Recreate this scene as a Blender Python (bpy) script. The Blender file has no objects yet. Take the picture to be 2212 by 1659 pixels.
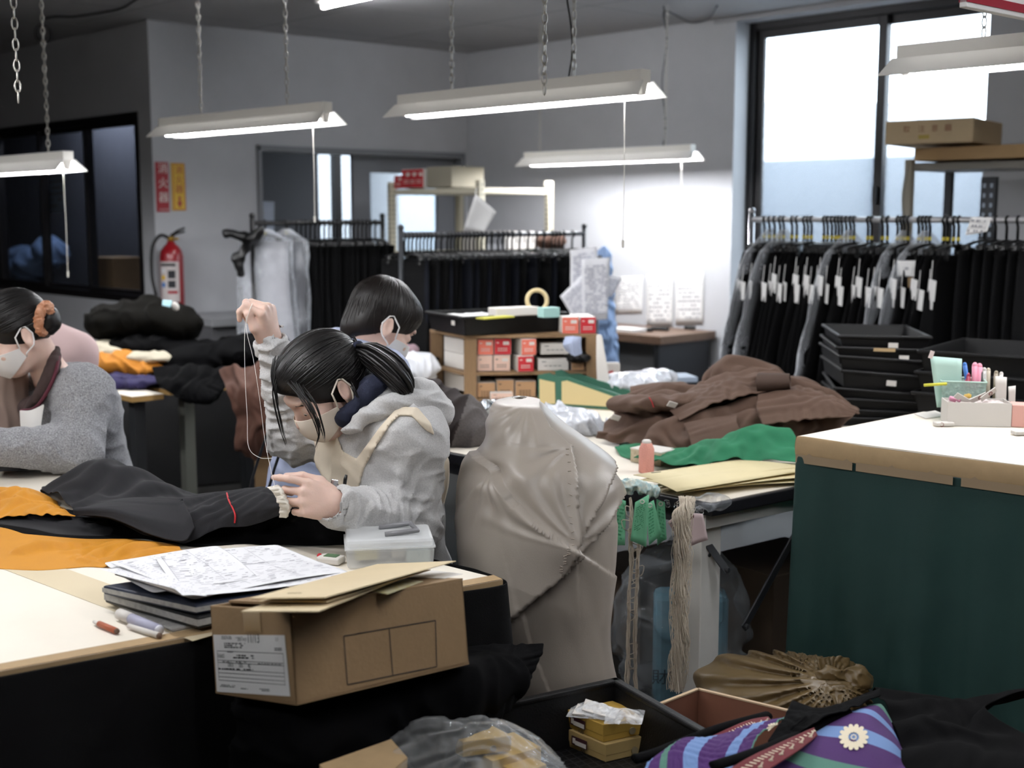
import bpy, math, random
import numpy as np
from mathutils import Vector, Matrix
random.seed(7)
SC = bpy.context.scene
COL = SC.collection
# ------------------------------------------------------------ camera model
F, PT, H = 2700.0, math.radians(7.65), 1.5
SP, CP = math.sin(PT), math.cos(PT)
V = lambda *a: np.array(a if len(a) > 1 else a[0], float)
def ray(px, py):
    x, y = (px-1106)/F, (829.5-py)/F
    return V(x, y*SP+CP, y*CP-SP)
def P(px, py, D):            # a point of the room at distance D (world y)
    r = ray(px, py); r = r/r[1]*D
    return V(r[0], r[1], r[2]+H)
def PZ(px, py, z):           # a point of the room at height z
    r = ray(px, py); return V(0, 0, H)+r*((z-H)/r[2])
def PL(px, py, p, n):        # a point of the room on the plane through p with normal n
    r = ray(px, py); o = V(0, 0, H); n = V(n)
    return o+r*(np.dot(V(p)-o, n)/np.dot(r, n))
def pxs(D): return D/2724.0  # size of one pixel at distance D
def unit(v): v = V(v); return v/np.linalg.norm(v)
UP = V(0, 0, 1)
def proj(p):
    x, y, z = p[..., 0], p[..., 1], p[..., 2]-H; f = y*CP-z*SP; return 1106+F*x/f, 829.5-F*(y*SP+z*CP)/f
def polysd(x, y, poly):      # signed distance to an outline (negative inside)
    poly = np.asarray(poly, float); d = np.full(x.shape, 1e9); ins = np.zeros(x.shape, bool)
    for i in range(len(poly)):
        a, b = poly[i], poly[(i+1) % len(poly)]; e = b-a; wx, wy = x-a[0], y-a[1]; t = np.clip((wx*e[0]+wy*e[1])/(e @ e+1e-9), 0, 1)
        d = np.minimum(d, (wx-t*e[0])**2+(wy-t*e[1])**2); c = (a[1] > y) != (b[1] > y)
        ins ^= c & (x < e[0]*(y-a[1])/(e[1] if abs(e[1]) > 1e-9 else 1e-9)+a[0])
    return np.where(ins, -1, 1)*np.sqrt(d)
# ------------------------------------------------------------ noise
_rs = np.random.RandomState(3)
_perm = np.tile(_rs.permutation(256), 3)
_grad = _rs.normal(size=(256, 3)); _grad /= np.linalg.norm(_grad, axis=1)[:, None]
def noise(p):
    p = np.asarray(p, float); i = np.floor(p).astype(int); f = p-i; i &= 255
    u = f*f*f*(f*(f*6-15)+10); out = 0
    for a in (0, 1):
        for b in (0, 1):
            for c in (0, 1):
                g = _grad[_perm[_perm[_perm[i[..., 0]+a]+i[..., 1]+b]+i[..., 2]+c]]
                w = (u[..., 0] if a else 1-u[..., 0])*(u[..., 1] if b else 1-u[..., 1])*(u[..., 2] if c else 1-u[..., 2])
                out = out+w*((f-V(a, b, c))*g).sum(-1)
    return out
# ------------------------------------------------------------ materials
def lin(c):
    if isinstance(c, str):
        c = [int(c[i:i+2], 16)/255 for i in (0, 2, 4)]
    return tuple(x/12.92 if x <= .04045 else ((x+.055)/1.055)**2.4 for x in c)
MATS = {}
def mat(name, col='808080', rough=.6, metal=0, var=.0, vs=8, bump=0, bs=60, sheen=0, trans=0, alpha=1, emit=0, ior=1.45, coat=0, aniso=None, spec=.5, col2=None, stripe=None, vstretch=None, sss=0):
    if name in MATS: return MATS[name]
    m = bpy.data.materials.new(name); m.use_nodes = True
    nt = m.node_tree; N = nt.nodes; K = nt.links; bs_ = N['Principled BSDF']
    c = lin(col); I = bs_.inputs
    I['Base Color'].default_value = (*c, 1); I['Roughness'].default_value = rough; I['Metallic'].default_value = metal
    I['IOR'].default_value = ior; I['Specular IOR Level'].default_value = spec
    if sheen: I['Sheen Weight'].default_value = sheen; I['Sheen Roughness'].default_value = .5; I['Sheen Tint'].default_value = (*[min(1, x*2+.1) for x in c], 1)
    if coat: I['Coat Weight'].default_value = coat
    if sss: I['Subsurface Weight'].default_value = sss; I['Subsurface Radius'].default_value = (1, .35, .2); I['Subsurface Scale'].default_value = .006
    if trans: I['Transmission Weight'].default_value = trans
    if alpha < 1: I['Alpha'].default_value = alpha
    if emit: I['Emission Color'].default_value = (*c, 1); I['Emission Strength'].default_value = emit
    tc = N.new('ShaderNodeTexCoord')
    if var or col2:
        mp = N.new('ShaderNodeMapping'); K.new(tc.outputs['Object'], mp.inputs[0])
        if vstretch: mp.inputs['Scale'].default_value = vstretch
        t = N.new('ShaderNodeTexNoise'); t.inputs['Scale'].default_value = vs; t.inputs['Detail'].default_value = 4; t.inputs['Roughness'].default_value = .65
        K.new(mp.outputs[0], t.inputs['Vector'])
        r = N.new('ShaderNodeValToRGB'); r.color_ramp.elements[0].position = .3; r.color_ramp.elements[1].position = .7
        d = lin(col2) if col2 else None
        r.color_ramp.elements[0].color = (*(d or [x*(1-var) for x in c]), 1)
        r.color_ramp.elements[1].color = (*(c if d else [min(1, x*(1+var)) for x in c]), 1)
        K.new(t.outputs['Fac'], r.inputs[0]); K.new(r.outputs[0], I['Base Color'])
    if stripe:  # (axis, scale, colour, width)
        w = N.new('ShaderNodeTexWave'); w.bands_direction = stripe[0]; w.inputs['Scale'].default_value = stripe[1]
        K.new(tc.outputs['Object'], w.inputs['Vector'])
        r = N.new('ShaderNodeValToRGB'); r.color_ramp.interpolation = 'CONSTANT'; r.color_ramp.elements[1].position = stripe[3]
        r.color_ramp.elements[0].color = (*c, 1); r.color_ramp.elements[1].color = (*lin(stripe[2]), 1)
        K.new(w.outputs['Fac'], r.inputs[0]); K.new(r.outputs[0], I['Base Color'])
    if bump:
        t = N.new('ShaderNodeTexNoise'); t.inputs['Scale'].default_value = bs; t.inputs['Detail'].default_value = 3
        K.new(tc.outputs['Object'], t.inputs['Vector'])
        b = N.new('ShaderNodeBump'); b.inputs['Strength'].default_value = bump; b.inputs['Distance'].default_value = .01
        K.new(t.outputs['Fac'], b.inputs['Height']); K.new(b.outputs[0], I['Normal'])
    MATS[name] = m
    return m
def clearfilm(name, tint='ffffff', op=.12, rough=.12, fleck=0, fs=14, edge=.5):   # thin transparent plastic: mostly see-through with glossy creases
    if name in MATS: return MATS[name]
    m = bpy.data.materials.new(name); m.use_nodes = True; nt = m.node_tree; N = nt.nodes; K = nt.links
    out = N['Material Output']; bs_ = N['Principled BSDF']; I = bs_.inputs
    I['Base Color'].default_value = (*lin(tint), 1); I['Roughness'].default_value = rough; I['Specular IOR Level'].default_value = 1
    tr = N.new('ShaderNodeBsdfTransparent'); mx = N.new('ShaderNodeMixShader')
    lw = N.new('ShaderNodeLayerWeight'); lw.inputs[0].default_value = .35
    ma = N.new('ShaderNodeMath'); ma.operation = 'MULTIPLY_ADD'; ma.inputs[1].default_value = edge; ma.inputs[2].default_value = op
    K.new(lw.outputs['Facing'], ma.inputs[0])
    tc = N.new('ShaderNodeTexCoord'); t = N.new('ShaderNodeTexNoise'); t.inputs['Scale'].default_value = fs; t.inputs['Detail'].default_value = 5
    K.new(tc.outputs['Object'], t.inputs[0])
    if fleck:
        r = N.new('ShaderNodeValToRGB'); r.color_ramp.elements[0].position = .48; r.color_ramp.elements[1].position = .68
        K.new(t.outputs['Fac'], r.inputs[0]); m2 = N.new('ShaderNodeMath'); m2.operation = 'MULTIPLY_ADD'; m2.inputs[1].default_value = fleck
        K.new(r.outputs[0], m2.inputs[0]); K.new(ma.outputs[0], m2.inputs[2]); m2.use_clamp = True; ma = m2
    b = N.new('ShaderNodeBump'); b.inputs['Strength'].default_value = .6; b.inputs['Distance'].default_value = .02
    K.new(t.outputs['Fac'], b.inputs['Height']); K.new(b.outputs[0], I['Normal'])
    K.new(ma.outputs[0], mx.inputs[0]); K.new(tr.outputs[0], mx.inputs[1]); K.new(bs_.outputs[0], mx.inputs[2]); K.new(mx.outputs[0], out.inputs[0])
    MATS[name] = m
    return m
# ------------------------------------------------------------ objects
ORG = {}
def tag(o, label=None, cat=None, group=None, kind=None):
    if label: o['label'] = label
    if cat: o['category'] = cat
    if group: o['group'] = group
    if kind: o['kind'] = kind
    return o
def thing(name, label, cat, loc=(0, 0, 0), group=None):
    o = bpy.data.objects.new(name, None); COL.objects.link(o); o.location = loc; o.empty_display_size = .05
    ORG[o.name] = V(loc); return tag(o, label, cat, group)
def link(name, me, parent=None, org=None):
    o = bpy.data.objects.new(name, me); COL.objects.link(o)
    if parent is not None: o.parent = parent; ORG[o.name] = ORG[parent.name]
    else:
        if org is not None: o.location = org
        ORG[o.name] = V(o.location)
    return o
def mkmesh(name, vs, fs, m, parent=None, smooth=False, mi=None, org='base', uv=None):
    vs = np.asarray(vs, float)
    if parent is not None: base = ORG[parent.name]
    elif isinstance(org, str): base = V((vs[:, 0].min()+vs[:, 0].max())/2, (vs[:, 1].min()+vs[:, 1].max())/2, vs[:, 2].min())
    else: base = V(org)
    me = bpy.data.meshes.new(name)
    me.from_pydata((vs-base).tolist(), [], fs if isinstance(fs, list) else fs.tolist())
    for x in (m if isinstance(m, (list, tuple)) else [m]): me.materials.append(x)
    if mi is not None: me.polygons.foreach_set('material_index', np.asarray(mi, np.int32))
    if smooth: me.polygons.foreach_set('use_smooth', np.ones(len(me.polygons), bool))
    me.update()
    return link(name, me, parent, base)
def mods(o, bevel=0, solid=0, sub=0, seg=2, off=0):
    if solid: s = o.modifiers.new('s', 'SOLIDIFY'); s.thickness = solid; s.offset = off
    if bevel: s = o.modifiers.new('b', 'BEVEL'); s.width = bevel; s.segments = seg; s.limit_method = 'ANGLE'; s.angle_limit = .6
    if sub: s = o.modifiers.new('u', 'SUBSURF'); s.levels = sub; s.render_levels = sub
    return o
def frame(z, up=UP):         # 3x3 with columns x,y,z for a direction
    z = unit(z); up = V(up)
    if abs(np.dot(z, unit(up))) > .98: up = V(1, 0, 0)
    x = unit(np.cross(up, z)); return np.stack([x, np.cross(z, x), z], 1)
def basis(x, z=UP):          # x along given direction, z as near up as possible
    x = unit(x); y = unit(np.cross(z, x)); return np.stack([x, y, np.cross(x, y)], 1)
def rotz(a): c, s = math.cos(a), math.sin(a); return np.array([[c, -s, 0], [s, c, 0], [0, 0, 1.]])
def euler(x=0, y=0, z=0):
    cx, sx, cy, sy = math.cos(x), math.sin(x), math.cos(y), math.sin(y)
    return rotz(z) @ np.array([[cy, 0, sy], [0, 1, 0], [-sy, 0, cy]]) @ np.array([[1, 0, 0], [0, cx, -sx], [0, sx, cx]])
I3 = np.eye(3)
class MB:
    def __init__(s): s.v, s.f, s.m, s.i = [], [], [], 0
    def add(s, vs, fs, mi=None):
        n = len(s.v); s.v.extend([list(map(float, p)) for p in vs]); s.f.extend([[n+i for i in f] for f in fs])
        s.m.extend([s.i if mi is None else mi]*len(fs)); return s
    def box(s, c, size, R=I3, mi=None, taper=(1, 1)):    # centre, full sizes; taper scales the bottom
        a = V(size)/2; c = V(c); vs = []
        for z in (-1, 1):
            t = taper if z < 0 else (1, 1)
            for x, y in ((-1, -1), (1, -1), (1, 1), (-1, 1)): vs.append(c+R @ (V(x*t[0], y*t[1], z)*a))
        return s.add(vs, [(3, 2, 1, 0), (4, 5, 6, 7), (0, 1, 5, 4), (1, 2, 6, 5), (2, 3, 7, 6), (3, 0, 4, 7)], mi)
    def hexa(s, p, mi=None):                      # 4 bottom, 4 top points
        return s.add(p, [(3, 2, 1, 0), (4, 5, 6, 7), (0, 1, 5, 4), (1, 2, 6, 5), (2, 3, 7, 6), (3, 0, 4, 7)], mi)
    def quad(s, a, b, c, d, mi=None): return s.add([a, b, c, d], [(0, 1, 2, 3)], mi)
    def prism(s, pts, off, mi=None):              # a polygon pushed along off
        n = len(pts); off = V(off); vs = [V(p) for p in pts]+[V(p)+off for p in pts]
        return s.add(vs, [tuple(range(n-1, -1, -1)), tuple(range(n, 2*n))]+[(i, (i+1) % n, n+(i+1) % n, n+i) for i in range(n)], mi)
    def cyl(s, a, b, r, r2=None, n=12, mi=None, cap=True): return s.tube([a, b], [r, r if r2 is None else r2], n, mi, cap)
    def tube(s, pts, r, n=8, mi=None, cap=True, flat=1):
        pts = [V(p) for p in pts]; k = len(pts); r = [r]*k if np.isscalar(r) else r; vs, fs = [], []; R = None
        for i, p in enumerate(pts):
            d = pts[min(i+1, k-1)]-pts[max(i-1, 0)]
            if np.linalg.norm(d) < 1e-9: d = UP
            R = frame(d, UP if R is None else R[:, 1])
            for j in range(n):
                t = 2*math.pi*j/n; vs.append(p+R @ V(math.cos(t)*r[i], math.sin(t)*r[i]*flat, 0))
        for i in range(k-1):
            for j in range(n): a, b = i*n+j, i*n+(j+1) % n; fs.append((a, b, b+n, a+n))
        if cap: fs += [tuple(range(n-1, -1, -1)), tuple(range((k-1)*n, k*n))]
        return s.add(vs, fs, mi)
    def lathe(s, prof, c, n=24, R=I3, mi=None):   # [(r, z)]
        c = V(c); vs, fs = [], []; k = len(prof)
        for r, z in prof:
            for j in range(n): t = 2*math.pi*j/n; vs.append(c+R @ V(r*math.cos(t), r*math.sin(t), z))
        for i in range(k-1):
            for j in range(n): a, b = i*n+j, i*n+(j+1) % n; fs.append((a, b, b+n, a+n))
        fs += [tuple(range(n-1, -1, -1)), tuple(range((k-1)*n, k*n))]
        return s.add(vs, fs, mi)
    def ball(s, c, r, n=10, R=I3, mi=None):
        r = V(r, r, r) if np.isscalar(r) else V(r); pr = [(max(1e-4, math.sin(math.pi*i/n)), -math.cos(math.pi*i/n)) for i in range(n+1)]
        k = len(s.v); s.lathe(pr, (0, 0, 0), 2*n, mi=mi)
        for i in range(k, len(s.v)): s.v[i] = list(V(c)+R @ (V(s.v[i])*r))
        return s
    def torus(s, c, R0, r, R=I3, n=24, m=8, mi=None, arc=1, sx=1, sy=1):
        pts = [V(c)+R @ V(R0*sx*math.cos(2*math.pi*arc*i/n), R0*sy*math.sin(2*math.pi*arc*i/n), 0) for i in range(n+1)]
        return s.tube(pts, r, m, mi, cap=arc < 1)
    def build(s, name, m, parent=None, smooth=False, org='base', bevel=0, solid=0, sub=0):
        o = mkmesh(name, s.v, s.f, m, parent, smooth, s.m if isinstance(m, (list, tuple)) else None, org)
        return mods(o, bevel, solid, sub)
def clone(root, d=(0, 0, 0), rz=0, label=None):   # a copy of a thing with copies of its parts
    r = root.copy(); COL.objects.link(r); r.location = V(root.location)+V(d); r.rotation_euler.z += rz; ORG[r.name] = V(r.location)
    if label: r['label'] = label
    for ch in [o for o in COL.objects if o.parent == root]:
        c = ch.copy(); COL.objects.link(c); c.parent = r
        for g in [o for o in COL.objects if o.parent == ch]: q = g.copy(); COL.objects.link(q); q.parent = c
    return r
def spline(pts, n):          # Catmull-Rom through points
    return cr(np.asarray(pts, float), n, 0)
def cr(A, n, axis=0, cyc=False):
    A = np.moveaxis(np.asarray(A, float), axis, 0); k = len(A)
    t = np.linspace(0, k if cyc else k-1, n, endpoint=not cyc); i = np.minimum(np.floor(t).astype(int), k-1 if cyc else max(k-2, 0)); f = (t-i).reshape((-1,)+(1,)*(A.ndim-1))
    def g(j):
        if cyc: return A[j % k]
        e = A[np.clip(j, 0, k-1)].copy()
        lo = j < 0; hi = j > k-1
        if lo.any(): e[lo] = 2*A[0]-A[min(1, k-1)]
        if hi.any(): e[hi] = 2*A[-1]-A[max(k-2, 0)]
        return e
    p0, p1, p2, p3 = g(i-1), g(i), g(i+1), g(i+2)
    out = .5*(2*p1+(p2-p0)*f+(2*p0-5*p1+4*p2-p3)*f**2+(3*p1-p0-3*p2+p3)*f**3)
    return np.moveaxis(out, 0, axis)
def grid_faces(nv, nu, cyc=False):
    j = np.arange(nu if cyc else nu-1); i = np.arange(nv-1); I, J = np.meshgrid(i, j, indexing='ij'); J2 = (J+1) % nu
    return np.stack([I*nu+J, I*nu+J2, (I+1)*nu+J2, (I+1)*nu+J], -1).reshape(-1, 4)
def gnormals(X, cyc=False):
    du = (np.roll(X, -1, 1)-np.roll(X, 1, 1)) if cyc else np.gradient(X, axis=1)
    n = np.cross(du, np.gradient(X, axis=0)); return n/(np.linalg.norm(n, axis=-1, keepdims=True)+1e-9)
def drape(X0, su=1.1, sv=1.1, cyc=False, it=120, pull=.02, amp=.008, ns=9, seed=0, floor=None, bend=.12, grav=0., pin=None):
    """cloth relaxation: the sheet X0 has more cloth than room, so it buckles into folds"""
    X0 = np.asarray(X0, float); nv, nu = X0.shape[:2]
    n = gnormals(X0, cyc); X = X0+n*(noise(X0*ns+seed*17.3)*amp*2)[..., None]
    cons = []
    for (a, b, w, s) in ((0, 1, .34, 0), (1, 0, .34, 0), (1, 1, .1, 1), (1, -1, .1, 1), (0, 2, bend, 0), (2, 0, bend, 0)):
        B = np.roll(X0, (-a, -b), (0, 1)); L = np.linalg.norm(B-X0, axis=-1)
        L *= su if a == 0 else sv if b == 0 else (su+sv)/2
        M = np.ones((nv, nu), bool)
        if a: M[nv-a:] = False
        if not cyc:
            if b > 0: M[:, nu-b:] = False
            if b < 0: M[:, :-b] = False
        cons.append((a, b, w, L, M))
    k = pull if pin is None else np.clip(pull+pin, 0, 1)[..., None]
    for q in range(it):
        for a, b, w, L, M in cons:
            d = np.roll(X, (-a, -b), (0, 1))-X; l = np.linalg.norm(d, axis=-1)+1e-9
            c = d*(w*(1-L/l)*M)[..., None]; X = X+c-np.roll(c, (a, b), (0, 1))
        X = X+k*(X0-X); X[..., 2] -= grav
        if floor is not None:
            X[..., 2] = np.maximum(X[..., 2], floor(X) if callable(floor) else floor)
    return X
def sheet(name, ctrl, m, parent=None, nu=60, nv=60, thick=.003, cyc=False, sub=1, closed=False, raw=False, mi=None, **k):
    global LASTX
    c = np.asarray(ctrl, float); X = cr(cr(c, nv, 0), nu, 1, cyc)
    if not raw: X = drape(X, cyc=cyc, **k)
    LASTX = X; fs = grid_faces(nv, nu, cyc).tolist()
    if closed: fs += [list(range(nu-1, -1, -1)), list(range((nv-1)*nu, nv*nu))]
    o = mkmesh(name, X.reshape(-1, 3), fs, m, parent, True, None if mi is None else mi(nv, nu, X))
    return mods(o, solid=thick, sub=sub)
def psheet(name, rows, m, parent=None, **k): return sheet(name, [[P(*p) for p in r] for r in rows], m, parent, **k)
def stick(X, pts, off=.003):  # points of the cloth X under picture points, nearest layer
    x, y = proj(X); xu, xv, yu, yv = np.gradient(x, axis=1), np.gradient(x, axis=0), np.gradient(y, axis=1), np.gradient(y, axis=0); Xu, Xv = np.gradient(X, axis=1), np.gradient(X, axis=0); out = []
    for a, b in pts:
        d = np.hypot(x-a, y-b); i, j = np.unravel_index(np.argmin(np.where(d < max(7, d.min()+2), X[..., 1]*20+d*.1, 1e9)), d.shape); M_ = np.array([[xu[i, j], xv[i, j]], [yu[i, j], yv[i, j]]])
        t = np.clip(np.linalg.lstsq(M_, np.array([a-x[i, j], b-y[i, j]]), rcond=1e-3)[0], -1.5, 1.5); p = X[i, j]+Xu[i, j]*t[0]+Xv[i, j]*t[1]; out.append(p+unit(V(0, 0, H)-p)*off)
    return out
def along(p, d, px):         # distance along d from p at which the picture column px is met
    k = (px-1106)/F; f0, df = p[1]*CP-(p[2]-H)*SP, d[1]*CP-d[2]*SP; return (k*f0-p[0])/(d[0]-k*df)
def ring(c, x, y, rx, ry, n=8, ph=0): # loop of points round c
    return [V(c)+V(x)*rx*math.cos(2*math.pi*i/n+ph)+V(y)*ry*math.sin(2*math.pi*i/n+ph) for i in range(n)]
# ------------------------------------------------------------ implicit solids
class SDF:
    def __init__(s, lo, hi, h):
        s.lo, s.h = V(lo), h; n = np.ceil((V(hi)-s.lo)/h).astype(int)+1
        s.ax = [s.lo[i]+h*np.arange(n[i]) for i in range(3)]; s.F = np.full(n, .5, np.float32)
    def _blk(s, lo, hi):
        sl = []
        for i in range(3):
            a = int(max(0, math.floor((lo[i]-s.lo[i])/s.h))); b = int(min(len(s.ax[i]), math.ceil((hi[i]-s.lo[i])/s.h)+1))
            if b <= a: return None, None
            sl.append(slice(a, b))
        return tuple(sl), np.stack(np.meshgrid(*[s.ax[i][sl[i]] for i in range(3)], indexing='ij'), -1)
    def _mix(s, sl, d, k, cut=False):
        A = s.F[sl]
        if cut: d = -d; h = np.maximum(k-np.abs(A-d), 0)/k; s.F[sl] = np.maximum(A, d)+h*h*k/4
        else: h = np.maximum(k-np.abs(A-d), 0)/k; s.F[sl] = np.minimum(A, d)-h*h*k/4
    def cap(s, a, b, ra, rb=None, k=.01, cut=False):
        a, b = V(a), V(b); rb = ra if rb is None else rb; m = max(ra, rb)+k+3*s.h
        sl, G = s._blk(np.minimum(a, b)-m, np.maximum(a, b)+m)
        if sl is None: return s
        ab = b-a; q = G-a; t = np.clip((q @ ab)/(ab @ ab+1e-12), 0, 1)
        s._mix(sl, np.linalg.norm(q-t[..., None]*ab, axis=-1)-(ra+(rb-ra)*t), k, cut); return s
    def ell(s, c, r, R=I3, k=.01, cut=False):
        c, r = V(c), V(r); m = r.max()+k+3*s.h; sl, G = s._blk(c-m, c+m)
        if sl is None: return s
        q = (G-c) @ R; a = np.linalg.norm(q/r, axis=-1); b = np.linalg.norm(q/(r*r), axis=-1)+1e-9
        s._mix(sl, a*(a-1)/b, k, cut); return s
    def box(s, c, size, R=I3, rd=.005, k=.005, cut=False):
        c, a = V(c), V(size)/2-rd; m = np.linalg.norm(a)+rd+k+3*s.h; sl, G = s._blk(c-m, c+m)
        if sl is None: return s
        q = np.abs((G-c) @ R)-a
        s._mix(sl, np.linalg.norm(np.maximum(q, 0), axis=-1)+np.minimum(q.max(-1), 0)-rd, k, cut); return s
    def chain(s, pts, rs, k=.01, cut=False):
        for i in range(len(pts)-1): s.cap(pts[i], pts[i+1], rs[i], rs[i+1], k, cut)
        return s
    def band(s, fn, w=.03):      # push the surface out by fn (metres) near the surface only
        i = np.nonzero(np.abs(s.F) < w); p = np.stack([s.ax[k][i[k]] for k in range(3)], 1); s.F[i] -= fn(p); return s
    def copy(s): c = SDF.__new__(SDF); c.lo, c.h, c.ax, c.F = s.lo, s.h, s.ax, s.F.copy(); return c
    def keep(s, o): s.F = np.maximum(s.F, o.F); return s       # intersection
    def cut(s, o): s.F = np.maximum(s.F, -o.F); return s
    def outline(s, poly, keep=None, lim=.02):    # keep what lies inside an outline; keep = (point, normal) of a half space
        i = np.nonzero(s.F < lim); p = np.stack([s.ax[k][i[k]] for k in range(3)], 1); px, py = proj(p); d = polysd(px, py, poly)*p[:, 1]/2724
        if keep is not None: d = np.maximum(d, (V(keep[0])-p) @ unit(keep[1]))
        s.F[i] = np.maximum(s.F[i], d); return s
    def grow(s, d): s.F -= d; return s
    def half(s, p, n, k=.004):   # keep the side the normal points away from
        G = np.stack(np.meshgrid(*s.ax, indexing='ij'), -1); d = (G-V(p)) @ unit(n)
        h = np.maximum(k-np.abs(s.F-d), 0)/k; s.F = (np.maximum(s.F, d)+h*h*k/4).astype(np.float32); return s
    def mesh(s):
        Fv = s.F; S = Fv < 0; nx, ny, nz = Fv.shape
        c = np.zeros((nx-1, ny-1, nz-1), np.int8); corners = [(i, j, k) for i in (0, 1) for j in (0, 1) for k in (0, 1)]
        for i, j, k in corners: c += S[i:nx-1+i, j:ny-1+j, k:nz-1+k]
        act = np.argwhere((c > 0) & (c < 8)); idx = np.full(c.shape, -1, np.int32); idx[tuple(act.T)] = np.arange(len(act))
        acc = np.zeros((len(act), 3)); cnt = np.zeros(len(act))
        for a in corners:
            for ax in range(3):
                if a[ax]: continue
                b = list(a); b[ax] = 1
                fa = Fv[tuple((act+a).T)]; fb = Fv[tuple((act+b).T)]; m = (fa < 0) != (fb < 0)
                t = np.where(m, fa/np.where(m, fa-fb, 1), 0); p = np.tile(np.array(a, float), (len(act), 1)); p[:, ax] = t
                acc[m] += p[m]; cnt[m] += 1
        vs = s.lo+s.h*(act+acc/cnt[:, None]); quads = []
        for ax in range(3):
            b = [slice(None)]*3; b[ax] = slice(1, None); a = [slice(None)]*3; a[ax] = slice(None, -1)
            ch = np.argwhere(S[tuple(a)] != S[tuple(b)]); o1, o2 = (ax+1) % 3, (ax+2) % 3
            ch = ch[(ch[:, o1] > 0) & (ch[:, o2] > 0) & (ch[:, o1] < Fv.shape[o1]-1) & (ch[:, o2] < Fv.shape[o2]-1)]
            ins = S[tuple(ch.T)]; e1 = np.eye(3, dtype=int)[o1]; e2 = np.eye(3, dtype=int)[o2]
            q = np.stack([idx[tuple((ch-d).T)] for d in (e1+e2, e2, 0*e1, e1)], 1); q[~ins] = q[~ins][:, ::-1]; quads.append(q)
        q = np.concatenate(quads); q = q[(q >= 0).all(1)]
        return vs, q
    def build(s, name, m, parent=None, disp=None, smooth=2, org='base', mi=None):
        vs, q = s.mesh(); vs = relax(vs, q, smooth)
        if disp is not None: vs = vs+vnormals(vs, q)*disp(vs)[:, None]
        o = mkmesh(name, vs, q, m, parent, True, None if mi is None else mi(vs[q].mean(1)), org); return o
def vnormals(vs, q):
    n = np.cross(vs[q[:, 2]]-vs[q[:, 0]], vs[q[:, 3]]-vs[q[:, 1]]); out = np.zeros_like(vs)
    for i in range(4):
        for k in range(3): out[:, k] += np.bincount(q[:, i], n[:, k], len(vs))
    return out/(np.linalg.norm(out, axis=1, keepdims=True)+1e-12)
def relax(vs, q, n, w=.5):
    e = np.concatenate([q[:, [0, 1]], q[:, [1, 2]], q[:, [2, 3]], q[:, [3, 0]]]); cnt = np.bincount(e[:, 0], minlength=len(vs))+np.bincount(e[:, 1], minlength=len(vs))+1e-9
    for s in range(n*2):
        a = np.stack([np.bincount(e[:, 0], vs[e[:, 1], k], len(vs))+np.bincount(e[:, 1], vs[e[:, 0], k], len(vs)) for k in range(3)], 1)/cnt[:, None]
        vs = vs+(a-vs)*(w if s % 2 == 0 else -w*1.04)
    return vs
def folds(p, ax, along=38, across=9, amp=.006, seed=0, sharp=2):
    """ridged wrinkles running across the direction ax"""
    R = frame(ax); q = p @ R; q = q*V(across, across, along)+seed*11.7; q = q+noise(p*7+seed)[:, None]*.9
    return amp*((1-np.abs(noise(q))*1.9).clip(0, 1)**sharp-.35)
# ------------------------------------------------------------ lettering and print
def text(s, size, m, o, x, up, parent, name='lettering', align='CENTER', sx=1., gap=.0004, space=1.):
    cu = bpy.data.curves.new('t', 'FONT'); cu.body = s; cu.size = size; cu.align_x = align; cu.align_y = 'CENTER'; cu.space_line = space
    t = bpy.data.objects.new('t', cu); COL.objects.link(t); bpy.context.view_layer.update()
    me = bpy.data.meshes.new_from_object(t.evaluated_get(bpy.context.evaluated_depsgraph_get()))
    vs = np.zeros(len(me.vertices)*3); me.vertices.foreach_get('co', vs); vs = vs.reshape(-1, 3); fs = [list(p.vertices) for p in me.polygons]
    bpy.data.objects.remove(t); bpy.data.curves.remove(cu); bpy.data.meshes.remove(me)
    x, up = unit(x), unit(up); n = np.cross(x, up)
    if not len(fs): return None
    return mkmesh(name, V(o)+np.outer(vs[:, 0]*sx, x)+np.outer(vs[:, 1], up)+n*gap, fs, m, parent)
def marks(mb, o, x, y, w, h, rows, seed=0, fill=.7, th=.45, gap=.0004, mi=None):   # rows of small printed dashes on a sheet: o = top left, x right, y down
    r = random.Random(seed); x, y = unit(x), unit(y); n = unit(np.cross(y, x))*gap; o = V(o)
    for k in range(rows):
        t = 0; yy = h*(k+.5)/rows; d = h/rows*th
        while t < w:
            L = min(r.uniform(.03, .16)*w, w-t)
            if r.random() < fill: a = o+x*t+y*(yy-d/2)+n; mb.quad(a, a+x*L, a+x*L+y*d, a+y*d, mi)
            t += L+r.uniform(.01, .05)*w
def line(mb, a, b, w, n, gap=.0004, mi=None):
    a, b, n = V(a), V(b), unit(n); s = unit(np.cross(n, b-a))*w/2; a = a+n*gap; b = b+n*gap; mb.quad(a-s, a+s, b+s, b-s, mi)
# ============================================================ camera, room, light
cam = bpy.data.cameras.new('camera'); co = bpy.data.objects.new('camera', cam); COL.objects.link(co)
co.location = (0, 0, H); co.rotation_euler = (math.pi/2-PT, 0, 0); cam.sensor_width = 36; cam.lens = F/2212*36
cam.clip_start = .05; cam.dof.use_dof = True; cam.dof.focus_distance = 2.85; cam.dof.aperture_fstop = 3.2
SC.camera = co
vs_ = SC.view_settings; vs_.view_transform = 'Standard'; vs_.look = 'None'; vs_.gamma = 1; vs_.exposure = .1; vs_.use_curve_mapping = False
SC.cycles.use_denoising = True; SC.cycles.max_bounces = 8; SC.cycles.diffuse_bounces = 4; SC.cycles.glossy_bounces = 3
SC.cycles.transmission_bounces = 6; SC.cycles.transparent_max_bounces = 16; SC.cycles.sample_clamp_indirect = 4
SC.cycles.caustics_reflective = False; SC.cycles.caustics_refractive = False
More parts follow.
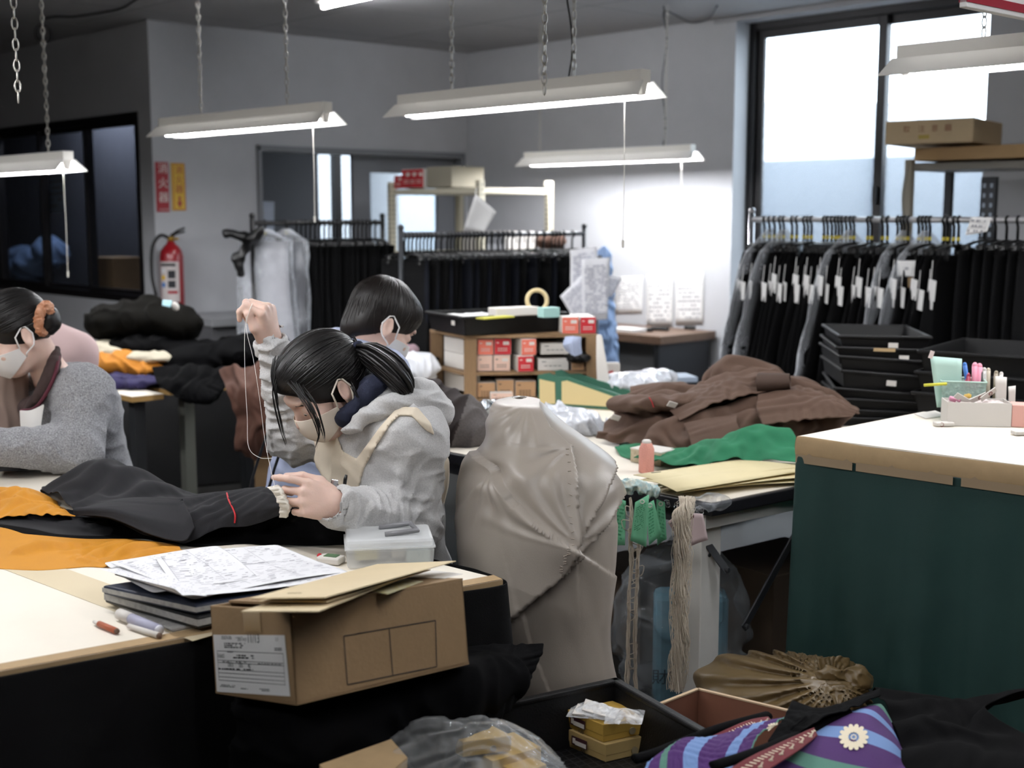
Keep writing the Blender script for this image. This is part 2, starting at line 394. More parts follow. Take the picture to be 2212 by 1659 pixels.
w = bpy.data.worlds.new('sky'); SC.world = w; w.use_nodes = True; bg = w.node_tree.nodes['Background']
bg.inputs[0].default_value = (.88, .94, 1, 1); bg.inputs[1].default_value = 8
CEIL = 2.7
AV = unit((-.696, .718, 0)); BV = unit((.764, .645, 0))      # the two directions of the room
CW = PZ(1008, 115, CEIL); CW[2] = 0                          # far corner
LW = PZ(318, 42, CEIL); LW[2] = 0                            # projecting corner on the left
M_wall = mat('wall_paint', 'b4b5b8', .85, var=.04, vs=3, bump=.05, bs=220)
M_ceil = mat('ceiling_board', 'a8a8aa', .9, var=.05, vs=40, bump=.15, bs=150)
M_floor = mat('floor_vinyl', '201f1d', .55, var=.15, vs=5)
M_sash = mat('dark_bronze_frame', '141214', .4, .3)
M_grey = mat('grey_paint', '6c6d70', .6, var=.05)
def struct(o): o['kind'] = 'structure'; return o
def wall(name, a, b, z0, z1, th, inward, holes=(), m=M_wall):
    """wall slab from a to b; holes = (s0,s1,z0,z1) along it"""
    a, b = V(a), V(b); L = np.linalg.norm(b-a); d = (b-a)/L; n = unit(V(inward)); mb = MB()
    R = np.stack([d, n, UP], 1)
    def blk(s0, s1, q0, q1):
        if s1-s0 > 1e-4 and q1-q0 > 1e-4: mb.box(a+d*(s0+s1)/2-n*th/2+UP*(q0+q1)/2, (s1-s0, th, q1-q0), R)
    s = 0
    for (h0, h1, q0, q1) in sorted(holes):
        blk(s, h0, z0, z1); blk(h0, h1, z0, q0); blk(h0, h1, q1, z1); s = h1
    blk(s, L, z0, z1)
    return struct(mb.build(name, m))
NB = unit((BV[1], -BV[0], 0)); NA = unit((-AV[1], AV[0], 0))*1      # inward normals: NB of the back wall, NA of the right wall
if np.dot(NB, V(0, -1, 0)) < 0: NB = -NB
if np.dot(NA, V(-1, 0, 0)) < 0: NA = -NA
def onB(px, py): return PL(px, py, LW, NB)
def onA(px, py): return PL(px, py, CW, NA)
def onL(px, py): return PL(px, py, LW, NA)
sB = lambda p: float(np.dot(V(p)-LW, BV)); sA = lambda p: float(np.dot(V(p)-CW, -AV)); sL = lambda p: float(np.dot(V(p)-LW, AV))
NBp = unit((BV[1], -BV[0], 0)); NAp = unit((AV[1]*-1, AV[0], 0)); NAp = NAp if NAp[0] < 0 else -NAp
flo = MB(); flo.box((0, 4.5, -.05), (14, 19, .1)); struct(flo.build('floor', M_floor))
# ceiling of acoustic boards with thin joints
ce = MB(); BKp = LW-NBp*1.42
ce.prism([BKp+BV*2.62+UP*CEIL, CW+UP*CEIL-NAp*.31-AV*11.2, V(7.9, -5, CEIL), V(-7, -5, CEIL), V(-7, 13.7, CEIL), LW+AV*6+NAp*-.7+UP*CEIL, BKp+BV*.6+UP*CEIL], UP*.1)
for i in range(-6, 7):
    for d, n in ((AV, BV), (BV, AV)):
        c = V(-1, 5, CEIL)+n*i*.91; R = np.stack([d, unit(np.cross(UP, d)), UP], 1); ce.box(c-UP*.0005, (7, .004, .001), R, 1)
struct(ce.build('ceiling', [M_ceil, mat('joint', '77777a', .9)]))
# back wall with the doorway
h0, h1 = sB(onB(553, 320)), sB(onB(1000, 340)); zt = onB(770, 322)[2]
wall('wall_back', LW, CW, 0, CEIL, .14, NB, [(h0, h1, 0, zt)])
# right wall with the big window
g0, g1 = sA(onA(1590, 60)), sA(onA(2138, 60)); gt = CEIL-.03; gz = .95
wall('wall_right', CW+AV*1.3, CW-AV*11, 0, CEIL, .3, NA, [(.12, 1.12, .6, 2.25), (g0+1.3, g1+1.3, gz, gt)])
# left wall, running away behind the projecting corner, with the inner window
l0, l1 = sL(onL(300, 300)), sL(onL(-520, 300)); lt = onL(300, 240)[2]; lz = onL(300, 655)[2]
wall('wall_left', LW, LW+AV*6, 0, CEIL, .1, NA*-1 if np.dot(NA, V(0, -1, 0)) < 0 else NA, [(l0, l1, lz, lt)])
# the walls behind and beside the camera
M_dwall = mat('dark_unseen_wall', '6a6561', .8, var=.1, vs=3)  # dark tone given to the unseen walls to cut bounced light
e_ = CW-AV*11; wall('wall_end', V(e_[0]-.1, e_[1]+.1, 0), V(e_[0]-.1, -4.7, 0), 0, CEIL, .1, (-1, 0, 0), m=M_dwall)
wall('wall_front', V(-7, -4.6, 0), V(e_[0], -4.6, 0), 0, CEIL, .1, (0, 1, 0), m=M_dwall)
wall('wall_side', V(-6.2, -5, 0), V(-6.2, 13, 0), 0, CEIL, .1, (1, 0, 0), m=M_dwall)
wall('wall_far', V(-7, 13.6, 0), V(5, 13.6, 0), 0, CEIL, .1, (0, -1, 0))
M_crown = mat('grey_trim', '9a9a9c', .6)
t = MB(); R = np.stack([-AV, -NA, UP], 1); t.box(CW-AV*(g0+g1)/2+NA*.012+UP*(CEIL-.018), (g1-g0+.3, .024, .03), R)
struct(t.build('trim_1', M_crown))
# -------- right window
M_frost = bpy.data.materials.new('frosted_pane'); M_frost.use_nodes = True
nt = M_frost.node_tree; nt.nodes.clear(); o_ = nt.nodes.new('ShaderNodeOutputMaterial'); t1 = nt.nodes.new('ShaderNodeBsdfTransparent'); t2 = nt.nodes.new('ShaderNodeBsdfTranslucent'); mx = nt.nodes.new('ShaderNodeMixShader')
t1.inputs[0].default_value = (.93, .97, 1, 1); t2.inputs[0].default_value = (.9, .95, 1, 1); mx.inputs[0].default_value = .1
nt.links.new(t1.outputs[0], mx.inputs[1]); nt.links.new(t2.outputs[0], mx.inputs[2]); nt.links.new(mx.outputs[0], o_.inputs[0])
win = tag(thing('window_1', 'tall frosted sliding window behind the right garment rack', 'window', CW-AV*(g0+g1)/2-NA*.2+UP*gz), kind='structure')
def sash(s0, s1, z0, z1, off, w, parent, name='sash', dep=.03, m=None, pane=True, pm=None, base=CW, d=-AV, n=NA):
    R = np.stack([d, n, UP], 1); mb = MB(); c = lambda s, z: base+d*s+UP*z-n*off
    mb.box(c(s0+w/2, (z0+z1)/2), (w, dep, z1-z0), R).box(c(s1-w/2, (z0+z1)/2), (w, dep, z1-z0), R)
    mb.box(c((s0+s1)/2, z0+w/2), (s1-s0-2*w, dep, w), R).box(c((s0+s1)/2, z1-w/2), (s1-s0-2*w, dep, w), R)
    f = mb.build(name, m or M_sash, parent, bevel=.003)
    if pane:
        MB().box(c((s0+s1)/2, (z0+z1)/2), (s1-s0-2*w+.004, .005, z1-z0-2*w+.004), R).build('pane', pm or M_frost, f)
    return f
sash(g0, g1, gz, gt, .2, .045, win, 'window_frame', .12, pane=False)
gm = sA(onA(1868, 200))
sash(g0+.04, gm+.03, gz+.04, gt-.04, .18, .055, win)
sash(gm-.03, g1-.04, gz+.04, gt-.04, .215, .055, win)
lv = MB(); lv.box(CW-AV*(gm)+NA*-.15+UP*1.62, (.02, .03, .1), np.stack([-AV, -NA, UP], 1)); lv.build('latch', M_sash, win)
# outside: a pale blue-grey fence and a pale wall beyond
M_out = mat('outside_fence', '4a5562', .9)
R = np.stack([-AV, NA, UP], 1)
fe = MB(); fe.box(CW-AV*3-NA*1.5+UP*.95, (8, .08, 1.9), R); struct(fe.build('wall_outside', M_out))
# -------- inner window on the left wall
NL = -NA if np.dot(NA, V(0, -1, 0)) < 0 else NA
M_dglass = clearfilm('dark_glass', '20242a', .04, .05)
wl = tag(thing('window_2', 'dark framed inner window on the left wall with a dim store room behind', 'window', LW+AV*(l0+l1)/2+UP*lz), kind='structure')
sash(l0, l1, lz, lt, .05, .05, wl, 'window_frame', .11, pane=False, base=LW, d=AV, n=NL)
cuts = [l0+.04]+[sL(onL(p, 400)) for p in (180, 82, -12, -160, -330)]+[l1-.04]
for i in range(len(cuts)-1):
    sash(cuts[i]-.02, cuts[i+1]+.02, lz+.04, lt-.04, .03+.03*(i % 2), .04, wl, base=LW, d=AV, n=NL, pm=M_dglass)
# store room behind it
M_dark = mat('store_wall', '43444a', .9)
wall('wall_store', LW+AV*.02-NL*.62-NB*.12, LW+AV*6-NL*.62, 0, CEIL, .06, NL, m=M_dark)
# -------- doorway: frame, sliding door, room behind with its own window
fr = MB(); R = np.stack([BV, NB, UP], 1); hm = (h0+h1)/2
fr.box(LW+BV*hm+UP*(zt-.02)-NB*.06, (h1-h0, .17, .04), R).box(LW+BV*(h0+.015)+UP*zt/2-NB*.06, (.03, .17, zt), R).box(LW+BV*(h1-.015)+UP*zt/2-NB*.06, (.03, .17, zt), R)
struct(fr.build('trim_2', mat('door_trim', '77797d', .5), bevel=.003))
BK = LW-NB*1.3                                               # the far wall of the room behind
def onBK(px, py): return PL(px, py, BK, NB)
sK = lambda p: float(np.dot(V(p)-BK, BV))
k0, k1 = sK(onBK(700, 400)), sK(onBK(776, 400))
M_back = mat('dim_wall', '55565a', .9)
ds = sB(onB(775, 400)); dm = (ds+h1)/2
dr = tag(thing('door_1', 'grey sliding door with a bright glazed panel in the doorway', 'door', LW+BV*dm-NB*.1), kind='structure')
w0, w1, wt, wb = sB(onB(812, 420)), sB(onB(958, 420)), onB(880, 374)[2], onB(880, 505)[2]
mb = MB(); c = lambda s, z: LW+BV*s+UP*z-NB*.09
for s0, s1, z0, z1 in ((ds, w0, 0, zt-.04), (w1, h1-.03, 0, zt-.04), (w0, w1, 0, wb-.5), (w0, w1, wt, zt-.04)): mb.box(c((s0+s1)/2, (z0+z1)/2), (s1-s0, .035, z1-z0), R)
mb.build('door_leaf', mat('door_grey', '74767b', .55), dr)
MB().box(c((w0+w1)/2, (wb-.5+wt)/2), (w1-w0, .006, wt-wb+.5), R).build('pane', M_frost, dr)
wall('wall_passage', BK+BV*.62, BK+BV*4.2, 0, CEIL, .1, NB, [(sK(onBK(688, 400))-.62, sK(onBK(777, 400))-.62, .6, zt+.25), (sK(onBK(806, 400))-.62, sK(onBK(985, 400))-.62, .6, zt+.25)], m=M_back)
w3 = tag(thing('window_3', 'narrow bright window of the room behind the doorway', 'window', BK+BV*k0+UP*.6), kind='structure')
RB = np.stack([BV, NB, UP], 1); mb = MB()
for p in (726,): s = sK(onBK(p, 400)); mb.box(BK+BV*s+UP*1.4, (.07, .06, 1.7), RB)
mb.build('window_frame', M_sash, w3)
s0, s1 = sK(onBK(688, 400)), sK(onBK(985, 400)); MB().box(BK+BV*(s0+s1)/2+UP*1.4-NB*.05, (s1-s0, .005, 1.7), RB).build('pane', M_frost, w3)
# grey ledge along the wall under the extinguisher
le = MB(); q0 = onB(325, 690); le.box(LW+BV*.85+NB*.28+UP*.855, (1.5, .52, .05), R, 0).box(LW+BV*.85+NB*.26+UP*.42, (1.46, .46, .83), R, 1)
o = le.build('cabinet', [mat('ledge_top', '8d8e90', .45), mat('ledge_side', '5a5a5c', .5)], bevel=.004); tag(o, 'low grey cabinet along the wall below the fire extinguisher', 'cabinet')
# -------- light
M_tube = mat('lit_tube', 'fafbff', .5, emit=115)
M_lampw = mat('lamp_enamel', 'f3f0e8', .5)
M_refl = bpy.data.materials.new('milky_reflector'); M_refl.use_nodes = True
_n = M_refl.node_tree; _n.nodes.clear(); _o = _n.nodes.new('ShaderNodeOutputMaterial'); _d = _n.nodes.new('ShaderNodeBsdfDiffuse'); _t = _n.nodes.new('ShaderNodeBsdfTranslucent'); _m = _n.nodes.new('ShaderNodeMixShader')
_d.inputs[0].default_value = (.88, .87, .84, 1); _t.inputs[0].default_value = (.9, .88, .84, 1); _m.inputs[0].default_value = .22
_n.links.new(_d.outputs[0], _m.inputs[1]); _n.links.new(_t.outputs[0], _m.inputs[2]); _n.links.new(_m.outputs[0], _o.inputs[0])
M_chain = mat('chain_steel', 'b9b6ae', .35, .8)
def chain_mb(mb, a, b, L=.034, r=.0024, w=.0075):
    a, b = V(a), V(b); D = np.linalg.norm(b-a); n = max(1, int(D/(L*.8))); R0 = frame(b-a)
    for i in range(n):
        c = a+(b-a)*(i+.5)/n; R = R0 @ rotz(math.pi/2*(i % 2)+.4)
        S = np.stack([R[:, 2], R[:, 0], R[:, 1]], 1)
        pts = []
        for k in range(10): t_ = 2*math.pi*k/10; pts.append(c+S @ V(math.cos(t_)*L*.5, math.sin(t_)*w, 0))
        pts.append(pts[0]); mb.tube(pts, r, 4, cap=False)
def lamp(pl, pr, label, chains=(), cord=None, L=1.25, D=None, lit=True, wires=(), at=None, tube=None):
    if at is not None: B = V(at); A = B+AV*L
    elif D is None:
        rl, rr = ray(*pl), ray(*pr); a, b = rl/rl[2], rr/rr[2]; s = L/np.linalg.norm(a-b); A, B = V(0, 0, H)+a*s, V(0, 0, H)+b*s
    else: B = P(*pr, D); A = B+AV*L
    d = unit(A-B); Rm = np.stack([d, unit(np.cross(UP, d)), UP], 1); c = (A+B)/2
    t = thing('hanging_lamp', label, 'lamp', c, 'hanging strip lamps')
    def prof(pts, x0, x1, name, m, par=t, bev=.001):
        mb = MB(); mb.prism([B+d*x0+Rm @ V(0, y, z) for y, z in pts], d*(x1-x0)); return mb.build(name, m, par, bevel=bev)
    prof([(-.024, .0), (.024, .0), (.024, .042), (-.024, .042)], .0, L, 'lamp_body', M_lampw)
    mb = MB()
    for s in (-1, 1):
        mb.hexa([B+d*x+Rm @ V(0, s*y, z) for (x, y, z) in ((-.012, .024, .004), (-.03, .072, -.046), (L+.03, .072, -.046), (L+.012, .024, .004), (-.012, .0265, .006), (-.03, .0745, -.0445), (L+.03, .0745, -.0445), (L+.012, .0265, .006))])
    mb.build('reflector', M_refl, t)
    for x in (.02, L-.02): MB().box(B+d*x+Rm @ V(0, 0, -.012), (.03, .046, .055), Rm, taper=(1, .35)).build('lamp_holder', M_lampw, t, bevel=.003)
    tb = MB(); tb.cyl(B+d*.035-UP*.028, A-d*.035-UP*.028, .0145, n=14); tb.build('tube', tube or M_tube, t, True)
    for cpx in chains:
        s_ = cpx; p = B+d*s_+UP*.042; mb = MB(); chain_mb(mb, p, V(p[0], p[1], CEIL-.01)); mb.build('chain', M_chain, t, True)
    if cord is not None:
        p = B+d*cord[0]-UP*.04; e = p-UP*cord[1]; mb = MB(); mb.tube([p, p*.5+e*.5+V(.002, 0, 0), e], .0016, 5, 0).cyl(e, e-UP*.025, .005, .004, 8, 0); mb.build('pull_cord', mat('cord_white', 'd8d5cc', .6), t)
    for x, side in wires:
        p = B+d*x+UP*.042; pts = [p+V(math.sin(i*1.3)*.012+.012, 0, (CEIL-.01-p[2])*i/8) for i in range(9)]; MB().tube(spline(pts, 30), .0035, 5).build('power_cable', mat('cable_black', '1a1a1a', .5), t, True)
    return A, B, c
lamps = []
lamps.append(lamp((868, 230), (1395, 178), 'lit white strip lamp hanging in the middle, longest in view', (.32, .95), (.09, .47), wires=((.36, 0),)))
lamps.append(lamp((352, 276), (708, 243), 'lit strip lamp hanging left of the middle, near the fire extinguisher signs', (.27, .92), (.1, .37)))
lamps.append(lamp((1137, 344), (1497, 328), 'lit strip lamp hanging farthest back by the bright wall', (.2, 1.2), (.08, .45), L=1.32, wires=((.23, 0),), tube=mat('bright_tube', 'fafbff', .5, emit=240)))
lamps.append(lamp((0, 345), (148, 347), 'strip lamp cut by the left edge, hanging before the dark inner window', (.2, 1.05), (.06, .45), D=5.6))
lamps.append(lamp(None, None, 'lit strip lamp cut by the right edge, before the window', (.55, 1.0), None, at=P(1945, 132, 3.75)-AV*1.25))
# unseen lamps of the same kind, added outside the picture to fill the light
for q, lab in (((-.62, 2.05, 2.1), 'strip lamp over the near work table, outside the picture'), ((.95, .55, 2.12), 'strip lamp right of the photographer'), ((-1.3, .2, 2.2), 'strip lamp left of the photographer'), ((-2.2, 3.6, 2.05), 'strip lamp over the left end of the near table'), ((-3.3, 5.0, 2.0), 'strip lamp beyond the left edge of the picture'), ((3.1, 3.5, 2.0), 'strip lamp beyond the right edge of the picture')):
    lamp(None, None, lab, (.2, 1.), at=q)
# ceiling batten, end on view at the top edge
p0, p1 = PZ(697, 14, CEIL-.05), PZ(800, -8, CEIL-.05); p1 = p0+unit(p1-p0)*1.2
t = thing('ceiling_lamp', 'bare lit tube fixed to the ceiling at the top of the picture', 'lamp', (p0+p1)/2+UP*.04)
d = unit(p1-p0); MB().box((p0+p1)/2+UP*.033, (1.26, .07, .03), basis(d)).build('lamp_body', M_lampw, t, bevel=.003)
MB().cyl(p0, p1, .014, n=12).build('tube', M_tube, t, True)
for p in (p0, p1): MB().box(p+UP*.01, (.02, .03, .05), basis(d)).build('lamp_holder', M_lampw, t)
for q, lab in (((1.7, 1.9, CEIL-.05), 'bare ceiling tube right of the photographer, outside the picture'), ((-2.4, 2.3, CEIL-.05), 'bare ceiling tube left of the photographer, outside the picture')):  # unseen tubes added for broad fill light
    q = V(q); t = thing('ceiling_lamp', lab, 'lamp', q); e = q+AV*1.2
    MB().box((q+e)/2+UP*.033, (1.26, .07, .03), basis(AV)).build('lamp_body', M_lampw, t, bevel=.003); MB().cyl(q, e, .014, n=12).build('tube', M_tube, t, True)
    for p in (q, e): MB().box(p+UP*.01, (.02, .03, .05), basis(AV)).build('lamp_holder', M_lampw, t)
# loose chains and cables from the ceiling
def freechain(px, y1, D, label):
    p = P(px, y1, D); q = V(p[0], p[1], CEIL); mb = MB(); chain_mb(mb, p, q); o = mb.build('hanging_chain', M_chain, smooth=True, org=p); tag(o, label, 'chain', 'loose chains from the ceiling')
freechain(40, 220, 3.5, 'loose steel chain ending in the air at the far left of the picture')
freechain(1176, 203, 3.6, 'loose steel chain ending in front of the middle strip lamp')
# black cable and coil at the ceiling, upper left
c0 = PZ(92, 40, CEIL-.004); pts = [PZ(x, y, CEIL-.012) for x, y in ((300, -5), (262, 18), (215, 28), (160, 36), (118, 36))]+[c0+UP*-.01, c0-UP*.05]
t = thing('ceiling_cable', 'black cable running over the ceiling to a coiled end, upper left', 'cable', c0)
MB().tube(spline(pts, 40), .006, 6).build('cable', mat('cable_black', '1a1a1a', .5), t, True)
mb = MB()
for i in range(4): mb.torus(c0-UP*.09+V(.003*i-.006, .006*i, 0), .042, .004, frame(V(.3+.2*i, -1, .1*i)), 20, 5, sy=1.35)
mb.build('cable_coil', mat('cable_black'), t, True)
MB().tube([c0-UP*.14, c0-UP*.32, c0-UP*.34, c0-UP*.7], [.002, .002, .002, .0012], 5).build('cable_tail', mat('cable_black'), t)
p = PZ(1437, 24, CEIL-.01); pts = [PZ(1550, 12, CEIL-.012), PZ(1530, 40, CEIL-.012), PZ(1490, 48, CEIL-.012), p, p-UP*.1]
tag(MB().tube(spline(pts, 30), .0045, 6).build('ceiling_cable', mat('cable_grey', '5a5a5c', .5), smooth=True), 'thin grey cable looping on the ceiling near the window', 'cable')
# red and white hanging sign, top right corner
s0 = P(2080, 16, 3.0); d = BV.copy(); R = basis(d)
t = thing('hanging_sign', 'white hanging sign with a dark red band at the top right corner', 'sign', s0+d*.4, None)
MB().box(s0+d*.4+UP*.12, (.8, .02, .24), R).build('sign_board', mat('sign_white', 'e4e2e0', .5), t, bevel=.002)
MB().box(s0+d*.4+UP*.022, (.8, .023, .02), R).build('red_band', mat('sign_red', '8c2433', .5), t)
for k in (.1, .7): MB().cyl(s0+d*k+UP*.22, V((s0+d*k)[0], (s0+d*k)[1], CEIL), .002, n=5).build('sign_wire', M_chain, t)

q = LW+AV*.9-NA*.33+UP*2.45; t = thing('store_fill_lamp', 'weak tube lamp in the store room behind the inner window', 'lamp', q)  # lit tube added in place of daylight inside the store room
MB().cyl(q, q+AV*1.2, .015, n=10).build('tube', mat('store_fill_tube', 'dce8ff', .5, emit=150), t, True); MB().box(q+AV*.6+UP*.04, (1.25, .06, .03), basis(AV)).build('lamp_body', M_lampw, t); MB().cyl(q+AV*.6+UP*.05, V((q+AV*.6)[0], (q+AV*.6)[1], CEIL), .005, n=6).build('stem', M_chain, t)
# ============================================================ big tables
M_top = mat('table_paper', 'e9e1d2', .6, var=.03, vs=4)
M_kraft = mat('kraft_paper', 'a58b67', .7, var=.08, vs=20)
M_blk = mat('black_cloth', '050506', .9, bump=.25, bs=700, var=.15, vs=6, spec=.2)
M_black = mat('black_plastic', '060607', .45, spec=.3, bump=.12, bs=260)
M_white = mat('white_steel', 'e6e4de', .5, var=.04, vs=10)
M_steel = mat('grey_steel', '3e4043', .45, .6)
TZ = .75
# ---- the near work table
tN = V(-.02, 2.525, TZ); tf = unit((-.831, -.529, 0)); ta = unit((-.757, .653, 0))
near = thing('work_table', 'large cream paper covered work table in the foreground with a kraft taped edge', 'table', tN+tf*.8+ta*.9-UP*TZ)
pl = [tN, tN+ta*2.6, tN+ta*2.6+tf*2.3, tN+tf*2.3]
MB().prism([p-UP*.03 for p in pl], UP*.03).build('tabletop', M_top, near)
mb = MB(); n_ = unit(np.cross(tf, UP)); n_ = n_ if n_[1] < 0 else -n_
mb.prism([tN+UP*.0008, tN+tf*2.3+UP*.0008, tN+tf*2.3-n_*.035+UP*.0008, tN-n_*.035+ta*.0+UP*.0008], UP*.0006)
mb.prism([tN+n_*.001, tN+tf*2.3+n_*.001, tN+tf*2.3+n_*.001-UP*.03, tN+n_*.001-UP*.03], n_*.001)
mb.build('edge_tape', M_kraft, near)
s0, s1 = PZ(90, 1235, TZ), PZ(462, 1372, TZ); d = unit(s1-s0); w_ = unit(np.cross(UP, d))
MB().prism([s0-d*1.3-w_*.045+UP*.0004, s0-d*1.3+w_*.045+UP*.0004, s1+w_*.045+UP*.0004, s1-w_*.045+UP*.0004], UP*.0005).build('seam_tape', mat('masking_tape', 'd2c3a4', .6), near)
for a_, b_ in ((.15, .15), (.15, 2.1), (2.4, .15), (2.4, 2.1)): MB().box(tN+ta*a_+tf*b_-UP*(.03+.36), (.06, .06, .72), basis(tf)).build('leg', M_steel, near)
# black cloth skirt round the near table: along the front and round the corner
rows = []
for z in (TZ-.004, .6, .4, .2, .01):
    r_ = []
    for k in range(26):
        if k < 18: p = tN+tf*(2.3*(1-k/17))+n_*.012
        else: p = tN+ta*((k-17)*.09)+unit((.672, .74, 0))*.03
        sp = (TZ-z)/TZ*(.05+.03*math.sin(k*1.9)+.02*math.sin(k*3.3)); q = n_ if k < 17 else unit(n_+unit((.672, .74, 0))) if k == 17 else unit((.672, .74, 0))
        r_.append(p+q*sp+UP*(z-TZ))
    rows.append(r_)
tag(sheet('table_skirt', rows, M_blk, nu=150, nv=40, su=1.03, sv=1.0, it=60, pull=.04, thick=.002, floor=.005), 'black cloth hanging down from the front edge and corner of the near work table', 'cloth')
# ---- the middle table with white steel legs
m0, mr, ml = PZ(1538, 1089, TZ), PZ(1734, 1050, TZ), PZ(940, 972, TZ)
mb_, ma_ = unit(mr-m0), unit(ml-m0)
mid = thing('work_table', 'work table with black rimmed top and white steel legs in the middle of the room', 'table', m0+mb_*.6+ma_*1.2-UP*TZ)
pl = [m0, m0+ma_*1.75, m0+ma_*1.75+mb_*.6, m0+ma_*2.75+mb_*.6, m0+ma_*2.75+mb_*1.7, m0+mb_*1.7]
MB().prism([p-UP*.035 for p in pl], UP*.034).build('tabletop', mat('dark_rim', '17161a', .35), mid, bevel=.004)
q_ = [m0+mb_*.012+ma_*.012, m0+ma_*1.738+mb_*.012, m0+ma_*1.738+mb_*.612, m0+ma_*2.738+mb_*.612, m0+ma_*2.738+mb_*1.69, m0+mb_*1.69+ma_*.012]
MB().prism([p-UP*.002 for p in q_], UP*.003).build('table_paper', M_top, mid)
for a_, b_ in ((.09, .075), (.09, 1.6), (1.66, .075), (2.65, 1.6), (2.65, .7)):
    c = m0+ma_*a_+mb_*b_; L_ = MB().box(c-UP*(.035+.3575), (.076, .062, .715), basis(mb_)).build('leg', M_white if a_ < 1 else M_steel, mid, bevel=.003)
    for x, z in ((-.018, -.055), (.014, -.055), (-.012, -.16)): MB().cyl(c+mb_*x+UP*z-ma_*.03, c+mb_*x+UP*z-ma_*.034, .005, n=10).build('bolt', M_steel, L_)
MB().box(m0+mb_*.62+ma_*.05-UP*.057, (1.2, .03, .042), basis(mb_)).build('apron', M_white, mid, bevel=.002)
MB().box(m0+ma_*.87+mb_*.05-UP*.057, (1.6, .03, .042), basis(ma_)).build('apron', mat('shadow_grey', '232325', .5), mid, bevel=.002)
c = m0+mb_*.075+ma_*.05
for a, b in ((P(1490, 1120, c[1]+.02), P(1572, 1236, c[1]-.02)), (P(1738, 1118, c[1]+.16), P(1606, 1358, c[1]-.03))):
    mb = MB(); d = unit(b-a); R = np.stack([d, unit(np.cross(ma_, d)), ma_], 1); mb.box((a+b)/2, (np.linalg.norm(b-a), .026, .006), R).cyl(b-d*.008+ma_*.005, b-d*.008-ma_*.01, .008, n=10); mb.build('brace', M_steel, mid, bevel=.002)
# ---- the tall table with a green skirt
GZ = .93
c0 = PZ(1725, 942, GZ); gb = unit((.745, .667, 0)); ga = unit((.746, -.666, 0))
grn = thing('cutting_table', 'tall cream topped cutting table with a dark green skirt at the right', 'table', c0+gb*.5+ga*.6-UP*GZ)
pl = [c0, c0+ga*1.6, c0+ga*1.6+gb*1.0, c0+gb*.62]
MB().prism([p-UP*.004 for p in pl], UP*.004).build('tabletop', M_top, grn)
mb = MB(); g2 = unit(np.cross(ga, UP)); g2 = g2 if np.dot(g2, gb) < 0 else -g2
# wrapped paper edge with a soft sag
rows = []
for z, o_ in ((0, 0), (-.006, .004), (-.028, .006), (-.05, .004)):
    rows.append([c0+gb*.62+UP*z-ga*o_, c0+gb*.3+UP*z-ga*o_, c0+gb*.03+UP*z-ga*o_, c0+UP*z+(-ga-gb)*o_*.7]+[c0+ga*x+UP*(z+.003*math.sin(x*19))+g2*(o_+.003*math.sin(x*23)) for x in (.03, .2, .5, .8, 1.1, 1.6)])
sheet('edge_paper', rows, M_kraft, grn, nu=80, nv=8, raw=True, thick=.001)
mb = MB(); r = random.Random(4)
for k in range(14): x = .05+k*.11+r.uniform(-.02, .02); p = c0+ga*x+g2*.013-UP*.052; mb.quad(p+UP*.012, p-ga*.018, p-UP*.002, p+ga*.018)
for a, b in ((0, .16), (.17, .42), (.44, .9), (.92, 1.5)): p = c0+g2*.0125-UP*.046; mb.quad(p+ga*a, p+ga*b, p+ga*b-UP*.022, p+ga*a-UP*.022)
mb.build('clear_tape', mat('old_tape', '8f7c64', .3), grn)
MB().prism([p-UP*.05 for p in pl], UP*.046).build('table_board', mat('board', '8a7558', .7), grn)
for a_, b_ in ((.1, .1), (1.5, .1), (.1, .5), (1.5, .8)): MB().box(c0+ga*a_+gb*b_-UP*(.05+.44), (.06, .06, .88), basis(ga)).build('leg', M_steel, grn)
M_green = mat('green_curtain', '062a26', .75, bump=.1, bs=500, sheen=.05, var=.1, vs=3)
rows = []
for z in (GZ-.05, .75, .5, .25, .01):
    r_ = []; w = (GZ-z)/GZ
    for k in range(40):
        if k < 9: p = c0+gb*(.6*(1-k/9)); q = -ga
        else: p = c0+ga*((k-9)*.052); q = g2
        r_.append(p+q*(.004+w*.035+w*.022*math.sin(k*2.1)+w*.015*math.sin(k*.9+1))+UP*(z-GZ))
    rows.append(r_)
tag(sheet('green_skirt', rows, M_green, nu=220, nv=40, su=1.035, sv=1.0, it=50, pull=.04, thick=.002, floor=.005, bend=.2), 'dark green curtain hanging round the tall cutting table', 'curtain')
# ============================================================ people
M_skin = mat('skin', 'd9b9aa', .5, var=.05, vs=30, sss=.08, bump=.05, bs=300)
M_hair = mat('black_hair', '0c0a0a', .42, var=.3, vs=14, spec=.35)
M_hair2 = mat('brown_black_hair', '15100e', .42, var=.3, vs=14, spec=.35)
M_fleece = mat('grey_marl', 'c6c5c4', .95, col2='acabaa', vs=260, bump=.2, bs=420, sheen=.3)
M_tweed = mat('grey_tweed', 'b2b2b4', .95, col2='5c5c60', vs=240, bump=.3, bs=420, sheen=.2)
M_cream = mat('cream_cotton', 'dccfba', .85, bump=.15, bs=600, var=.04, vs=9)
M_mask = mat('mask_cream', 'f2e7d8', .85, bump=.12, bs=700, var=.03)
M_maskw = mat('mask_white', 'e8e6e4', .8)
M_navy = mat('navy_cotton', '151b30', .85, bump=.2, bs=500)
M_shirt = mat('pale_blue_shirt', 'a9b2cc', .85, bump=.15, bs=500)
M_trous = mat('black_trousers', '121214', .9, bump=.2, bs=500)
M_eye = mat('eye_white', 'e9e4de', .2); M_iris = mat('iris', '1a0f0a', .15)
